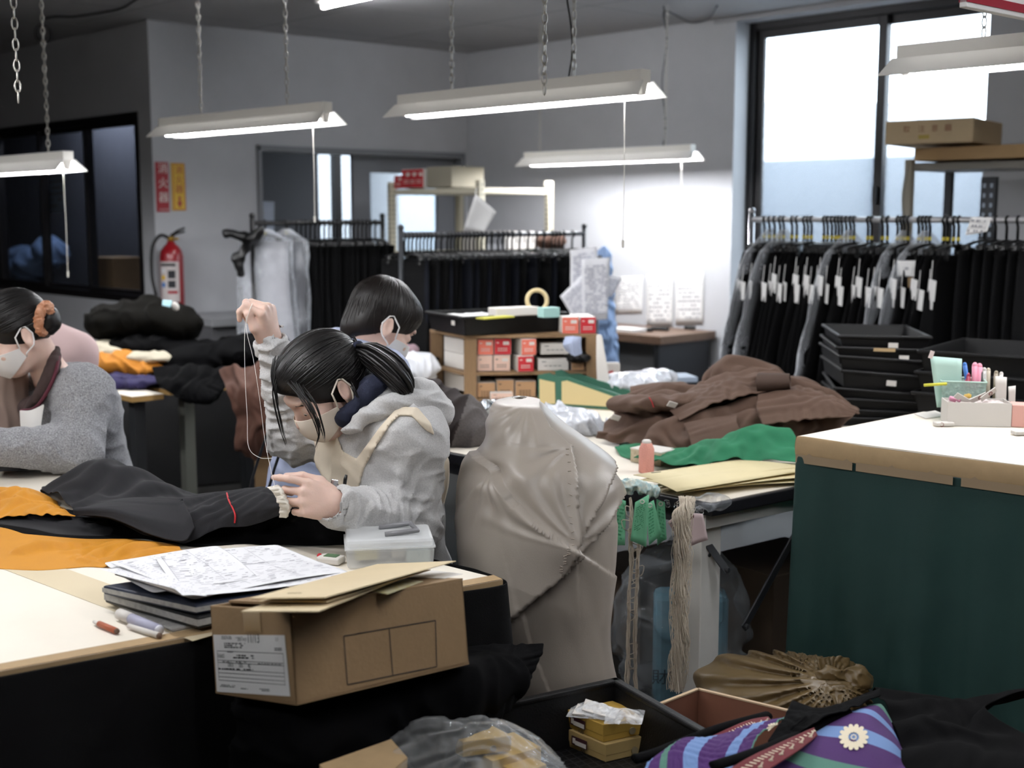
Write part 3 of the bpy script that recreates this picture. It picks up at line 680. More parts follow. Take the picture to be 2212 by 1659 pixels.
def axes(fw, pitch, roll=0):
    fw = unit((fw[0], fw[1], 0)); l = np.cross(UP, fw); f = fw*math.cos(pitch)-UP*math.sin(pitch); u = np.cross(f, l)
    if roll: l, u = l*math.cos(roll)+u*math.sin(roll), u*math.cos(roll)-l*math.sin(roll)
    return f, l, u
class Head:
    def __init__(s, o, fw, pitch, roll=0, sc=1.):
        s.o, s.sc = V(o), sc; s.f, s.l, s.u = axes(fw, pitch, roll); s.R = np.stack([s.f, s.l, s.u], 1)
    def __call__(s, f, l, u): return s.o+s.R @ V(f, l, u)*s.sc
    def e(s, S, c, r, k=.012, cut=False, R=None): S.ell(s(*c), V(r)*s.sc, s.R if R is None else s.R @ R, k, cut)
    def local(s, p): return (p-s.o) @ s.R/s.sc
    def skull(s, S):
        s.e(S, (-.014, 0, .038), (.095, .074, .085)); s.e(S, (.03, 0, -.03), (.062, .058, .085), .03); s.e(S, (.058, 0, -.088), (.03, .034, .024), .03)
        S.cap(s(.088, 0, .012), s(.108, 0, -.03), .007*s.sc, .011*s.sc, .016); s.e(S, (.099, 0, -.036), (.012, .017, .008), .01)
        s.e(S, (.086, 0, .03), (.014, .05, .012), .02)
        for q in (-1, 1):
            s.e(S, (.093, q*.033, .004), (.014, .02, .013), .008, True); s.e(S, (.0785, q*.032, .003), (.0135, .0155, .0125), .004)
            s.e(S, (.066, q*.045, -.03), (.022, .018, .018), .02)
            R = euler(0, -.25, q*.5); s.e(S, (-.012, q*.078, -.008), (.019, .009, .031), .008, False, R); s.e(S, (-.008, q*.087, -.004), (.011, .006, .019), .004, True, R); s.e(S, (-.006, q*.078, -.036), (.009, .006, .009), .006)
        s.e(S, (.088, 0, -.062), (.011, .024, .006), .006); s.e(S, (.086, 0, -.071), (.011, .02, .006), .006); s.e(S, (.1, 0, -.0665), (.01, .022, .0012), .002, True)
        return s
    def face(s, body):
        """eyes and brows as parts of the body"""
        for q in (-1, 1):
            e = MB().ball(s(.0838, q*.032, -.0025), .0076, 8).build('eye', M_eye, body, True)
            MB().ball(s(.0880, q*.032, -.0055), .0042, 6).build('iris', M_iris, e, True)
            MB().tube([s(.09, q*.016, .022), s(.094, q*.032, .027), s(.084, q*.05, .021)], [.002, .003, .0015], 6).build('eyebrow', M_hair, body, True)
    def mask(s, m, parent, thick=.0012, loops=True):
        def pt(a, v):   # a: -1..1 across, v: 0 top .. 1 bottom
            th = a*1.28; prot = math.exp(-(a*2.0)**2)
            top = V(.112-.02*0, 0, -.012); f = .116*math.cos(th)*(1-.2*v*v)+.012*math.sin(math.pi*v)*prot-.006; lft = .086*math.sin(th)*(1-.16*v); up = -.012-.094*v+abs(a)**1.5*(.022*(1-v)*-.6+.045*v)
            return s(f, lft, up)
        X = [[pt(a, v) for a in np.linspace(-1, 1, 15)] for v in np.linspace(0, 1, 9)]
        o = sheet('face_mask', X, m, parent, nu=44, nv=26, raw=True, thick=thick)
        mb = MB(); w = V(s(.099, 0, -.008))-0
        mb.tube([pt(0, v) for v in np.linspace(.02, .98, 12)], .0009, 5); mb.build('seam', m, o, True)
        for q in (-1, 1):
            a, b, c = pt(q, .02), pt(q, .98), s(-.03, q*.078, -.008); t_ = s(-.012, q*.083, .026); d = s(-.014, q*.083, -.038)
            MB().tube([a, s(.02, q*.083, .008), t_, s(-.022, q*.082, .02), c, s(-.022, q*.08, -.028), d, s(.018, q*.08, -.05), b], .0024, 6, flat=1).build('ear_loop', m, o, True)
        return o
def combed(h, S, name, m, parent, tie, n=230, seed=0, flow='back', skip=None):
    """hair: a smooth cap with strands combed over it, one mesh"""
    vs, q = S.mesh(); vs = relax(vs, q, 1); mb = MB(); r = random.Random(seed); c = V(-.016, 0, .04); T = unit(V(tie)-c)
    from mathutils.bvhtree import BVHTree
    bv = BVHTree.FromPolygons(vs.tolist(), q.tolist())
    for k in range(n):
        if flow == 'back': a = r.uniform(-2.6, 2.6); st = V(math.cos(a)*.9+.35, math.sin(a), .35*math.cos(a)+.05+r.uniform(-.3, .5))
        else: st = V(-.35+r.uniform(-.2, .2), r.uniform(-.2, .2), 1)
        st = unit(st); en = T if flow == 'back' else unit(V(math.cos(r.uniform(-3.14, 3.14)), r.uniform(-1, 1), -.35+r.uniform(-.3, .2)))
        om = math.acos(np.clip(st @ en, -1, 1)); pts = []
        if om < .3: continue
        for t in np.linspace(0, .97, 13):
            d = (math.sin((1-t)*om)*st+math.sin(t*om)*en)/math.sin(om)
            o = h(*c); w = h.R @ d; hit = bv.ray_cast(Vector(o+w*.2), Vector(-w))
            if hit[0] is None: continue
            hp = V(hit[0])
            if skip and skip(h.local(hp)): continue
            pts.append(hp-w*.0002)
        if len(pts) > 4: k_ = len(pts); mb.tube(pts, [(.0022+.0006*r.random())*(min(1, .25+i*.25, .25+(k_-1-i)*.35)) for i in range(k_)], 5)
    n0 = len(vs); allv = np.concatenate([vs, np.array(mb.v)]) if mb.v else vs
    return mkmesh(name, allv, q.tolist()+[[n0+i for i in f] for f in mb.f], m, parent, True)
def hand(S, w, palm_dir, normal, curls, thumb, side, sc=1., spread=.06, k=.004):
    """w: wrist, palm_dir: wrist to knuckles, normal: out of the back of the hand, side: +1/-1 thumb side, curls: per finger 3 bends"""
    d = unit(palm_dir); n = V(normal); n = unit(n-d*np.dot(n, d)); x = np.cross(d, n)*side; w = V(w)
    R = np.stack([x, d, n], 1); at = lambda a, b, c: w+R @ V(a, b, c)*sc
    S.cap(at(0, -.01, 0), at(0, .02, 0), .024*sc, .026*sc, .012)
    kn = [(.034, .083), (.012, .09), (-.011, .086), (-.032, .075)]
    for a, b in kn: S.chain([at(a*.45, .015, 0), at(a, b, 0)], [.019*sc, .0115*sc], .012)
    S.ell(at(0, .048, -.004), V(.04, .042, .016)*sc, R, .012)
    S.ell(at(.024, .032, -.012), V(.018, .03, .016)*sc, R, .012)
    L = [(.042, .026, .021), (.047, .03, .022), (.043, .028, .021), (.033, .021, .019)]
    for i, (a, b) in enumerate(kn):
        p = at(a, b, 0); dr = d+x*(1.5-i)*spread; dr = unit(dr); r = [.0098, .0088, .0080, .0066] if i < 3 else [.0085, .0076, .007, .006]; ang = 0; pts = [p]
        ax = unit(np.cross(dr, n))
        for j in range(3):
            ang += curls[i][j]; v = dr*math.cos(ang)-n*math.sin(ang); p = p+v*L[i][j]*sc; pts.append(p)
        S.chain(pts, [q*sc for q in r], k)
    pts = [at(.026, .02, -.008)]+[at(*t) for t in thumb]; S.chain(pts, [.0145*sc, .0125*sc, .0105*sc, .0085*sc][:len(pts)], .006)
    return at
def ponytail(h, pts, r, name, m, parent, n=26, seed=0):
    mb = MB(); rr = random.Random(seed); R = None
    for k in range(n):
        a = rr.uniform(0, 6.28); q = rr.uniform(.2, 1)**.5; off = [frame(V(pts[min(i+1, len(pts)-1)])-V(pts[max(i-1, 0)])) @ V(math.cos(a), math.sin(a), 0)*q*r[i] for i in range(len(pts))]
        mb.tube(spline([V(p)+o+V(rr.uniform(-1, 1), rr.uniform(-1, 1), rr.uniform(-1, 1))*.002 for p, o in zip(pts, off)], 14), [.0055*min(1, .6+.1*i)*(1 if i < 10 else (14-i)/4.5) for i in range(14)], 5)
    return mb.build(name, m, parent, True)
# ------------------------------------------------------------ the woman sewing
W = thing('person', 'seated woman in grey hoodie and cream apron holding a thread up, hair in a ponytail', 'person', P(850, 1250, 3.02)*V(1, 1, 0))
hd = Head(P(704, 836, 2.93), (-.85, -.53), math.radians(37), 0, .97)
nb = P(806, 905, 3.02)                                    # base of the neck
shL, elL, wrL = P(880, 945, 2.87), P(884, 1118, 2.88), P(733, 1092, 2.72)
shR, elR, wrR = P(742, 925, 3.16), P(640, 935, 3.12), P(584, 738, 3.06)
pel, bel, che = P(846, 1262, 3.06), P(832, 1120, 3.04), P(812, 985, 3.02)
dl = unit((.53, -.83, 0)); dfw = unit((-.83, -.53, 0))
lo = np.minimum(P(500, 600, 3.25), V(-.9, 2.5, .45))-V(0, 0, 0); lo[2] = .40; lo[0] = -.72; lo[1] = 2.5; hi = V(.02, 3.45, 1.42)
S = SDF(lo, hi, .0036)
hd.skull(S)
S.cap(hd(-.025, 0, -.05), nb+V(-.01, 0, 0), .05, .056, .03)
Rt = np.stack([dfw, dl, UP], 1)
S.ell(che, (.085, .15, .16), Rt, .03); S.ell(bel, (.085, .13, .15), Rt, .04); S.ell(pel, (.1, .15, .1), Rt, .04)
S.chain([nb, shL+V(-.02, 0, 0), elL, wrL], [.05, .045, .038, .024], .02); S.chain([nb, shR, elR, wrR], [.05, .045, .036, .024], .02)
# left hand: pinching the end of the garment
hL = hand(S, wrL, P(662, 1076, 2.69)-wrL, V(.1, -.93, .35), [(.3, .55, .3), (.8, 1.2, .5), (1.0, 1.3, .6), (1.1, 1.3, .6)], [(.046, .05, -.018), (.05, .09, -.03), (.044, .122, -.045)], +1, .98, .02)
# right hand: a loose fist with the thread between thumb and first finger
hR = hand(S, wrR, P(572, 640, 3.03)-wrR, V(.9, -.25, .3), [(1.0, 1.3, .7), (1.25, 1.5, .8), (1.3, 1.55, .8), (1.35, 1.5, .8)], [(.042, .05, -.018), (.04, .085, -.03), (.022, .108, -.042)], -1, 1.0, .0)
body = S.build('body', M_skin, W, smooth=1)
hd.face(body)
# hair
S = SDF(hd.o-.2, hd.o+V(.2, .2, .2), .0034)
hd.e(S, (-.016, 0, .04), (.107, .086, .098), .01); hd.e(S, (-.05, 0, -.01), (.07, .08, .07), .03)
hd.e(S, (.03, 0, .075), (.07, .07, .05), .03)
hd.e(S, (.11, 0, -.035), (.055, .12, .094), .015, True); hd.e(S, (.035, .12, -.03), (.06, .045, .06), .012, True); hd.e(S, (.035, -.12, -.03), (.06, .045, .06), .012, True)
for q in (-1, 1): hd.e(S, (-.012, q*.094, -.012), (.03, .026, .04), .006, True); hd.e(S, (0, q*.06, -.11), (.09, .06, .06), .02, True)
hair = combed(hd, S, 'hair', M_hair, W, (-.135, .01, .035), 260, 1)
tie = P(772, 757, 2.93)
ponytail(hd, [hd(-.1, .02, .035), tie, P(806, 768, 2.9), P(850, 800, 2.86), P(874, 838, 2.85), P(880, 862, 2.86)], [.035, .014, .03, .033, .024, .008], 'ponytail', M_hair, W, 46, 2)
MB().torus(tie, .017, .007, frame(P(806, 768, 2.9)-tie), 16, 8).build('hair_tie', M_navy, hair, True)
ld = MB()
for k, pts in enumerate((((600, 800, 2.86), (592, 850, 2.84), (606, 920, 2.84), (618, 960, 2.86)), ((640, 830, 2.82), (672, 880, 2.78), (690, 925, 2.78), (682, 965, 2.8)), ((648, 835, 2.82), (680, 880, 2.775), (697, 930, 2.775), (700, 950, 2.78)), ((628, 825, 2.83), (664, 874, 2.785), (684, 915, 2.78), (690, 945, 2.79)), ((760, 830, 2.84), (768, 848, 2.83), (775, 862, 2.84)), ((596, 770, 2.88), (590, 815, 2.86), (598, 860, 2.85), (600, 880, 2.85)))):
    for j in range(7): r_ = random.Random(k*9+j); o_ = V(r_.uniform(-1, 1), r_.uniform(-1, 1), 0)*.006; ld.tube(spline([P(*p)+o_*(1.2-.3*i)+V(0, 0, r_.uniform(-.006, .006)) for i, p in enumerate(pts)], 16), [.0011]*9+[.0011*(1-i/7.5) for i in range(7)], 4)
ld.build('loose_strand', M_hair, hair, True)
mk = hd.mask(M_mask, W)
# navy collar round the neck
mb = SDF(nb-.2, nb+.2, .004)
cx = [P(740, 905, 2.88), P(765, 880, 2.86), P(800, 845, 2.87), P(835, 815, 2.92), P(845, 815, 3.0), P(815, 830, 3.1)]
mb.chain([p for p in spline(cx, 12)], [.014]*4+[.024]*5+[.02]*3, .01); mb.cap(P(748, 902, 2.88), P(826, 862, 2.94), .026, .042, .015); mb.cap(P(800, 840, 2.91), P(826, 880, 2.95), .032, .045, .02)
mb.band(lambda p: folds(p, (.3, 0, 1), 40, 20, .004, 3)); mb.build('collar', M_navy, W)
# hoodie
S = SDF(V(-.62, 2.48, .5), V(.04, 3.42, 1.28), .0045)
S.ell(che, (.125, .18, .18), Rt, .03); S.ell(bel+V(.0, 0, 0), (.135, .17, .19), Rt, .04); S.ell(pel+UP*.04, (.14, .18, .1), Rt, .04)
S.ell(P(862, 950, 3.0), (.085, .16, .14), Rt, .05)
S.chain([shL, elL], [.074, .068], .035); S.chain([elL+V(0, 0, -.01), wrL+unit(elL-wrL)*.005], [.07, .042], .02)
S.cap(nb+V(.03, 0, -.02), shL, .085, .078, .05); S.cap(nb+V(.02, 0, -.02), shR, .075, .072, .05)
S.chain([shR, elR+V(0, 0, -.01)], [.07, .064], .03); S.chain([elR+V(0, 0, -.01), wrR+unit(elR-wrR)*.01], [.062, .044], .02)
cu = SDF.copy(S)
def wr(p):
    o = np.zeros(len(p))
    for a, b, am, al, sd in ((shL, elL, .006, 26, 1), (elL, wrL, .011, 34, 2), (shR, elR, .006, 30, 3), (elR, wrR, .009, 34, 4)):
        t = np.clip((p-a) @ (b-a)/((b-a) @ (b-a)), 0, 1); d = np.linalg.norm(p-a-t[:, None]*(b-a), axis=1); o = np.maximum(o, 0)+folds(p, b-a, al, 7, am*1.7, sd, 2.5)*np.clip(2.5-d/.06, 0, 1)*(.35+.65*np.clip(t*1.5, 0, 1))
    return o+folds(p, (.2, .3, 1), 16, 7, .011, 7)
S.band(wr)
hood = S.copy()
S.cap(wrL+unit(wrL-elL)*.01, wrL+unit(wrL-elL)*.06, .033, .033, .002, True); S.cap(wrR+unit(wrR-elR)*.005, wrR+unit(wrR-elR)*.06, .034, .036, .002, True)
hoodie = S.build('hoodie', M_fleece, W, smooth=1)
# hood lying folded behind the neck, cuffs
S = SDF(P(870, 880, 2.95)-.26, P(870, 880, 2.95)+.26, .0042)
h1 = [P(748, 928, 2.845), P(776, 914, 2.83), P(806, 892, 2.83), P(850, 872, 2.84), P(900, 868, 2.88), P(936, 886, 2.94), P(932, 905, 3.0), P(900, 880, 3.1), P(850, 850, 3.16)]
S.chain(list(spline(h1, 26)), [.007+.026*min(1, i/15)**1.2 for i in range(26)], .012)
h2 = [P(790, 888, 2.86), P(820, 862, 2.88), P(856, 846, 2.9), P(905, 846, 2.94), P(938, 872, 2.98), P(930, 880, 3.06), P(870, 850, 3.14)]
S.chain(list(spline(h2, 22)), [.009+.02*min(1, i/10) for i in range(22)], .008)
S.ell(P(905, 885, 2.97), (.06, .09, .045), Rt, .03)
S.band(lambda p: folds(p, (.2, .3, 1), 30, 7, .009, 5)+folds(p, (1, 0, .6), 24, 10, .004, 6)); S.build('hood', M_fleece, hoodie)
for w, e in ((wrL, elL), (wrR, elR)):
    d = unit(w-e); MB().lathe([(.040, -.03), (.045, -.024), (.043, -.01), (.044, 0), (.041, .008), (.036, .006), (.034, -.02)], w-d*.0, 24, frame(d)).build('cuff', M_fleece, hoodie, True)
# apron: bib, strap and back panel lying on the hoodie
A = hood.grow(.006)
A.outline([(664, 900), (722, 912), (728, 940), (741, 975), (770, 991), (820, 923), (859, 878), (902, 880), (930, 913), (940, 942), (920, 930), (890, 899), (862, 899), (845, 914), (809, 970), (787, 1012), (765, 1092), (745, 1170), (655, 1170), (668, 1045), (682, 970)], (P(800, 1000, 3.04), (-.25, -1, 0)))
A.cap(elL, wrL+unit(wrL-elL)*.03, .088, .068, .004, True); A.cap(wrL, wrL+unit(wrL-elL)*.1, .05, .05, .004, True)
apron = A.build('apron', M_cream, W, smooth=1)
psheet('apron_back', [[(925, 915, 2.98), (940, 935, 3.04), (935, 930, 3.14)], [(938, 960, 2.97), (956, 975, 3.03), (950, 970, 3.16)], [(944, 1010, 2.95), (968, 1005, 3.02), (960, 1000, 3.18)], [(938, 1080, 2.96), (958, 1090, 3.03), (950, 1090, 3.18)], [(925, 1140, 2.98), (946, 1150, 3.04), (940, 1150, 3.18)]], M_cream, apron, nu=24, nv=36, su=1.1, sv=1.05, it=40)
# badge clip and pen in the apron pocket
c = P(737, 1055, 2.80); MB().box(c, (.036, .004, .016), basis((.9, -.35, .1))).build('pen_pocket', M_cream, apron, bevel=.001)
MB().tube([P(741, 1075, 2.775), P(746, 1035, 2.775), P(748, 1026, 2.775)], [.004, .0042, .003], 8).build('pen', mat('pen_black', '141414', .3), apron, True)
mb = MB(); mb.box(P(722, 1045, 2.77), (.016, .006, .02), euler(0, .2, .2)).tube([P(728, 1045, 2.77), P(734, 1058, 2.77), P(728, 1076, 2.77)], .003, 6).build('clip', mat('chrome', 'c4c4c8', .2, 1), apron, bevel=.001)
# trousers and legs
S = SDF(V(-.75, 2.35, .0), V(.12, 3.4, .72), .008)
for q in (-1, 1):
    hp = pel+dl*.09*q; kn = hp+dfw*.42+UP*.0; ft = V(kn[0], kn[1], .09)+dfw*.02; S.chain([hp, kn, ft], [.09, .068, .05], .03); S.cap(ft, ft+dfw*.14-UP*.045, .045, .04, .02)
S.ell(pel, (.13, .17, .1), Rt, .03); S.half(V(0, 0, .012), (0, 0, -1)); S.build('trousers', M_trous, W)
st = thing('stool', 'black stool under the seated woman in the grey hoodie', 'stool', V(pel[0], pel[1], 0))
MB().lathe([(.02, 0), (.16, .0), (.17, .015), (.165, .035), (.02, .04)], V(pel[0], pel[1], pel[2]-.145), 24).build('seat', M_black, st, True)
for a in range(4): q = V(math.cos(a*1.57+.6), math.sin(a*1.57+.6), 0); c = V(pel[0], pel[1], 0); MB().cyl(c+q*.19, c+q*.12+UP*(pel[2]-.14), .011).build('leg', M_steel, st)
# the thread
M_thread = mat('white_thread', 'e6e2da', .7)
fe = P(545, 655, 3.0); nd = P(594, 1052, 2.68)
o = MB().tube(spline([fe, P(530, 700, 2.99), P(529, 800, 2.95), P(534, 900, 2.9), P(537, 965, 2.85), P(560, 988, 2.82), P(588, 990, 2.8)], 50), .0006, 4).tube(spline([fe, P(532, 705, 2.98), P(548, 780, 2.93), P(562, 870, 2.86), P(572, 950, 2.8), P(584, 1010, 2.73), nd], 50), .0006, 4).build('sewing_thread', M_thread, smooth=True)
tag(o, 'fine white thread pulled up between raised fist and dark cloth', 'thread')

# ------------------------------------------------------------ the man behind her
mh = Head(P(822, 700, 3.72), (.86, .5), math.radians(34), 0, 1.03)
M = thing('person', 'man in pale blue shirt and white mask bending down behind the ponytailed woman', 'person', P(715, 1250, 3.85)*V(1, 1, 0))
f_, l_ = unit((.86, .5, 0)), unit(np.cross(UP, (.86, .5, 0)))
nm, pm = P(768, 748, 3.75), P(672, 1120, 3.72); cm = P(735, 850, 3.76); Rm = np.stack([f_, l_, UP], 1)
S = SDF(V(-1.0, 3.3, .3), V(.3, 4.3, 1.5), .0045); mh.skull(S); S.cap(mh(-.03, 0, -.05), nm, .054, .06, .03)
S.ell(cm, (.1, .17, .16), Rm, .03); S.cap(cm, pm, .12, .13, .04)
sr, sl = nm-l_*.18-UP*.06, nm+l_*.18-UP*.06; er, el = sr+f_*.0-UP*.26, sl+f_*.02-UP*.26; wr_, wl_ = er+f_*.13+UP*.1+l_*.16, el+f_*.15+UP*.1-l_*.1
for a, b, c, sd in ((sr, er, wr_, 1), (sl, el, wl_, -1)):
    S.chain([nm, a, b, c], [.05, .05, .04, .027], .02); hand(S, c, f_*.9-UP*.2, UP+f_*.2, [(.3, .5, .3)]*4, [(.05, .05, -.012), (.055, .085, -.022), (.05, .112, -.03)], sd)
bd = S.build('body', M_skin, M, smooth=1); mh.face(bd)
S = SDF(mh.o-.22, mh.o+V(.22, .22, .22), .0036); mh.e(S, (-.014, 0, .042), (.104, .084, .094), .01); mh.e(S, (-.055, 0, -.03), (.053, .064, .07), .03); mh.e(S, (.04, 0, .06), (.056, .074, .05), .03)
mh.e(S, (.115, 0, -.05), (.055, .12, .085), .015, True); mh.e(S, (.03, .12, -.05), (.06, .05, .06), .012, True); mh.e(S, (.03, -.12, -.05), (.06, .05, .06), .012, True)
for q in (-1, 1): mh.e(S, (-.012, q*.096, -.016), (.028, .03, .036), .006, True); mh.e(S, (0, q*.06, -.115), (.09, .06, .06), .02, True)
S.band(lambda p: .004*noise(mh.local(p)*V(18, 30, 18)))
combed(mh, S, 'hair', M_hair2, M, (0, 0, -1), 260, 3, 'down'); mh.mask(M_maskw, M)
S = SDF(V(-1.0, 3.3, .35), V(.3, 4.3, 1.35), .006); S.ell(cm, (.125, .19, .19), Rm, .03); S.cap(cm, pm, .145, .16, .04)
for a, b, c in ((sr, er, wr_), (sl, el, wl_)): S.chain([nm, a, b, c+unit(b-c)*.02], [.07, .075, .06, .045], .03)
S.band(lambda p: folds(p, (.3, .2, 1), 13, 7, .012, 9)); S.half(nm+UP*.03, (.3, .1, 1)); sh = S.build('shirt', M_shirt, M)
col = SDF(nm-.16, nm+V(.16, .16, .16), .004); col.chain(ring(nm+UP*.035, f_, l_, .075, .07, 12)+[nm+UP*.035+f_*.075], [.018]*13, .008); col.build('collar', M_shirt, sh)
S = SDF(V(-1.0, 3.3, 0), V(.3, 4.3, .75), .009)
for q in (-1, 1): h_ = pm+l_*.09*q-UP*.1; S.chain([h_, V(h_[0], h_[1], .45)+f_*.02, V(h_[0], h_[1], .06)], [.11, .075, .06], .03); S.cap(V(h_[0], h_[1], .045), V(h_[0], h_[1], .04)+f_*.16, .045, .04, .02)
S.half(V(0, 0, .012), (0, 0, -1)); S.build('trousers', M_trous, M)
mb = MB()
for q in (.6, -.9): mb.tube(spline([pm+l_*.1*q-f_*.16-UP*.08, pm+l_*.1*q-f_*.17+UP*.1, cm+l_*.09*q-f_*.13+UP*.05, nm+l_*.09*q-UP*.0-f_*.03], 20), .011, 6, flat=.35)
mb.tube(ring(pm-UP*.1, f_, l_, .158, .17, 24)+[pm-UP*.1+f_*.158], .016, 6); mb.build('waist_strap', M_trous, M, True)
# ------------------------------------------------------------ the woman at the left edge
lh = Head(P(34, 722, 3.728), (-.82, -.57), math.radians(30), 0, .98)
Lw = thing('person', 'woman in grey tweed jacket at the left edge with hair tied in an orange scrunchie', 'person', P(170, 1200, 3.906)*V(1, 1, 0))
f_ = unit((-.8, -.6, 0)); l_ = unit(np.cross(UP, f_)); Rl = np.stack([f_, l_, UP], 1)
nl, cl, bl, pl_ = P(112, 812, 3.843), P(150, 905, 3.906), P(185, 1010, 3.948), P(195, 1110, 3.969)
sL_, sR_ = P(182, 850, 3.728), P(75, 850, 4.043); eL_, eR_ = P(165, 970, 3.623), P(30, 960, 3.938); wL_, wR_ = P(-10, 965, 3.486), P(-60, 940, 3.728)
lo, hi = V(-2.1, 3.15, .35), V(-.85, 4.35, 1.45)
S = SDF(lo, hi, .0042); lh.skull(S); S.cap(lh(-.03, 0, -.045), nl, .048, .055, .03); S.ell(cl, (.09, .15, .15), Rl, .03); S.cap(cl, pl_, .1, .12, .04)
for a, b, c, sd in ((sL_, eL_, wL_, 1), (sR_, eR_, wR_, -1)): S.chain([nl, a, b, c], [.045, .045, .036, .024], .02); hand(S, c, unit(c-b)+V(0, 0, -.15), UP, [(.3, .5, .3)]*4, [(.05, .05, -.012), (.055, .085, -.022), (.05, .112, -.03)], sd)
bd = S.build('body', M_skin, Lw, smooth=1); lh.face(bd)
S = SDF(lh.o-.22, lh.o+V(.22, .22, .22), .0036); lh.e(S, (-.016, 0, .04), (.106, .086, .096), .01); lh.e(S, (-.06, 0, .0), (.06, .076, .06), .03); lh.e(S, (.03, 0, .075), (.07, .07, .05), .03)
lh.e(S, (.11, 0, -.035), (.055, .12, .094), .015, True)
for q in (-1, 1): lh.e(S, (.035, q*.12, -.03), (.06, .045, .06), .012, True); lh.e(S, (-.012, q*.094, -.012), (.03, .026, .04), .006, True); lh.e(S, (0, q*.06, -.1), (.09, .06, .06), .02, True)
hr = combed(lh, S, 'hair', M_hair, Lw, (-.135, .0, .03), 240, 5)
bun = P(106, 692, 3.738); S = SDF(bun-.09, bun+V(.09, .09, .09), .004); S.ell(bun, (.03, .04, .045), k=.02); S.cap(bun, lh(-.1, 0, .02), .03, .03, .02); S.band(lambda p: .006*noise(p*40)); S.build('hair_bun', M_hair, Lw, smooth=1)
sc = P(95, 688, 3.707); ax_ = unit(bun-lh(-.08, 0, .02)); S = SDF(sc-.1, sc+V(.1, .1, .1), .0032); S.chain(ring(sc, *frame(ax_)[:, :2].T, .021, .04, 14)+[sc+frame(ax_)[:, 0]*.021], [.0135]*15, .004); S.band(lambda p: folds(p, (0, .3, 1), 90, 60, .006, 2)); S.build('scrunchie', mat('orange_satin', 'cc9a7c', .5, col2='a0633f', vs=60), hr, smooth=1)
lh.mask(M_maskw, Lw)
S = SDF(lo, hi, .005); S.ell(cl, (.125, .175, .17), Rl, .03); S.cap(cl, pl_, .14, .165, .05); S.ell(P(190, 900, 3.927), (.09, .15, .16), Rl, .05)
for a, b, c in ((sL_, eL_, wL_), (sR_, eR_, wR_)): S.chain([a, b, c], [.082, .07, .05], .03)
S.cap(nl+V(0, 0, -.06), sL_, .08, .08, .04); S.cap(nl+V(0, 0, -.06), sR_, .08, .08, .04)
S.ell(nl+f_*.06-UP*.02, (.07, .06, .09), Rl, .02, True)
S.band(lambda p: folds(p, eL_-wL_, 20, 8, .009, 4)*np.clip(2-np.linalg.norm(p-eL_, axis=1)/.09, 0, 1)+folds(p, (.1, .2, 1), 14, 8, .008, 2)); jk = S.build('jacket', M_tweed, Lw)
S = SDF(nl-.22, nl+V(.22, .22, .22), .0045); S.chain(list(spline([P(122, 755, 3.801), P(112, 800, 3.728), P(88, 850, 3.707), P(60, 885, 3.728)], 10)), [.012, .016, .019, .021, .021, .02, .018, .016, .014, .013], .01); S.chain([P(60, 880, 3.780), P(85, 870, 3.801)], [.03, .03], .02); S.build('brown_collar', mat('brown_knit', '3a2c2a', .9, bump=.3, bs=300), Lw)
MB().tube(spline([P(128, 765, 3.780), P(120, 805, 3.696), P(100, 850, 3.675), P(75, 882, 3.675), P(45, 888, 3.696)], 30), .006, 6).build('trim', mat('maroon_trim', '4b1826', .8), jk, True)
sheet('apron', [[P(42, 886, 3.66), P(66, 886, 3.64), P(96, 872, 3.63)], [P(44, 920, 3.65), P(68, 920, 3.62), P(90, 912, 3.62)], [P(48, 965, 3.63), P(68, 968, 3.61), P(84, 962, 3.61)]], mat('apron_white', 'dad7d2', .85), Lw, nu=12, nv=12, raw=True)
S = SDF(V(-2.2, 3.1, 0), V(-.85, 4.4, .8), .009)
for q in (-1, 1): h_ = pl_+l_*.09*q-UP*.08; kn = h_+f_*.4; S.chain([h_, kn, V(kn[0], kn[1], .07)], [.1, .07, .055], .03); S.cap(V(kn[0], kn[1], .045), V(kn[0], kn[1], .04)+f_*.14, .045, .04, .02)
S.half(V(0, 0, .012), (0, 0, -1)); S.build('trousers', M_trous, Lw)
st = thing('stool', 'black stool under the woman at the left edge', 'stool', V(pl_[0], pl_[1], 0)); z = pl_[2]-.17
MB().lathe([(.02, z-.04), (.17, z-.04), (.18, z-.02), (.17, z), (.02, z)], V(pl_[0], pl_[1], 0), 24).build('seat', M_black, st, True)
for a in range(4): q = V(math.cos(a*1.57+.6), math.sin(a*1.57+.6), 0); c = V(pl_[0], pl_[1], 0); MB().cyl(c+q*.19, c+q*.12+UP*(z-.03), .011).build('leg', M_steel, st)
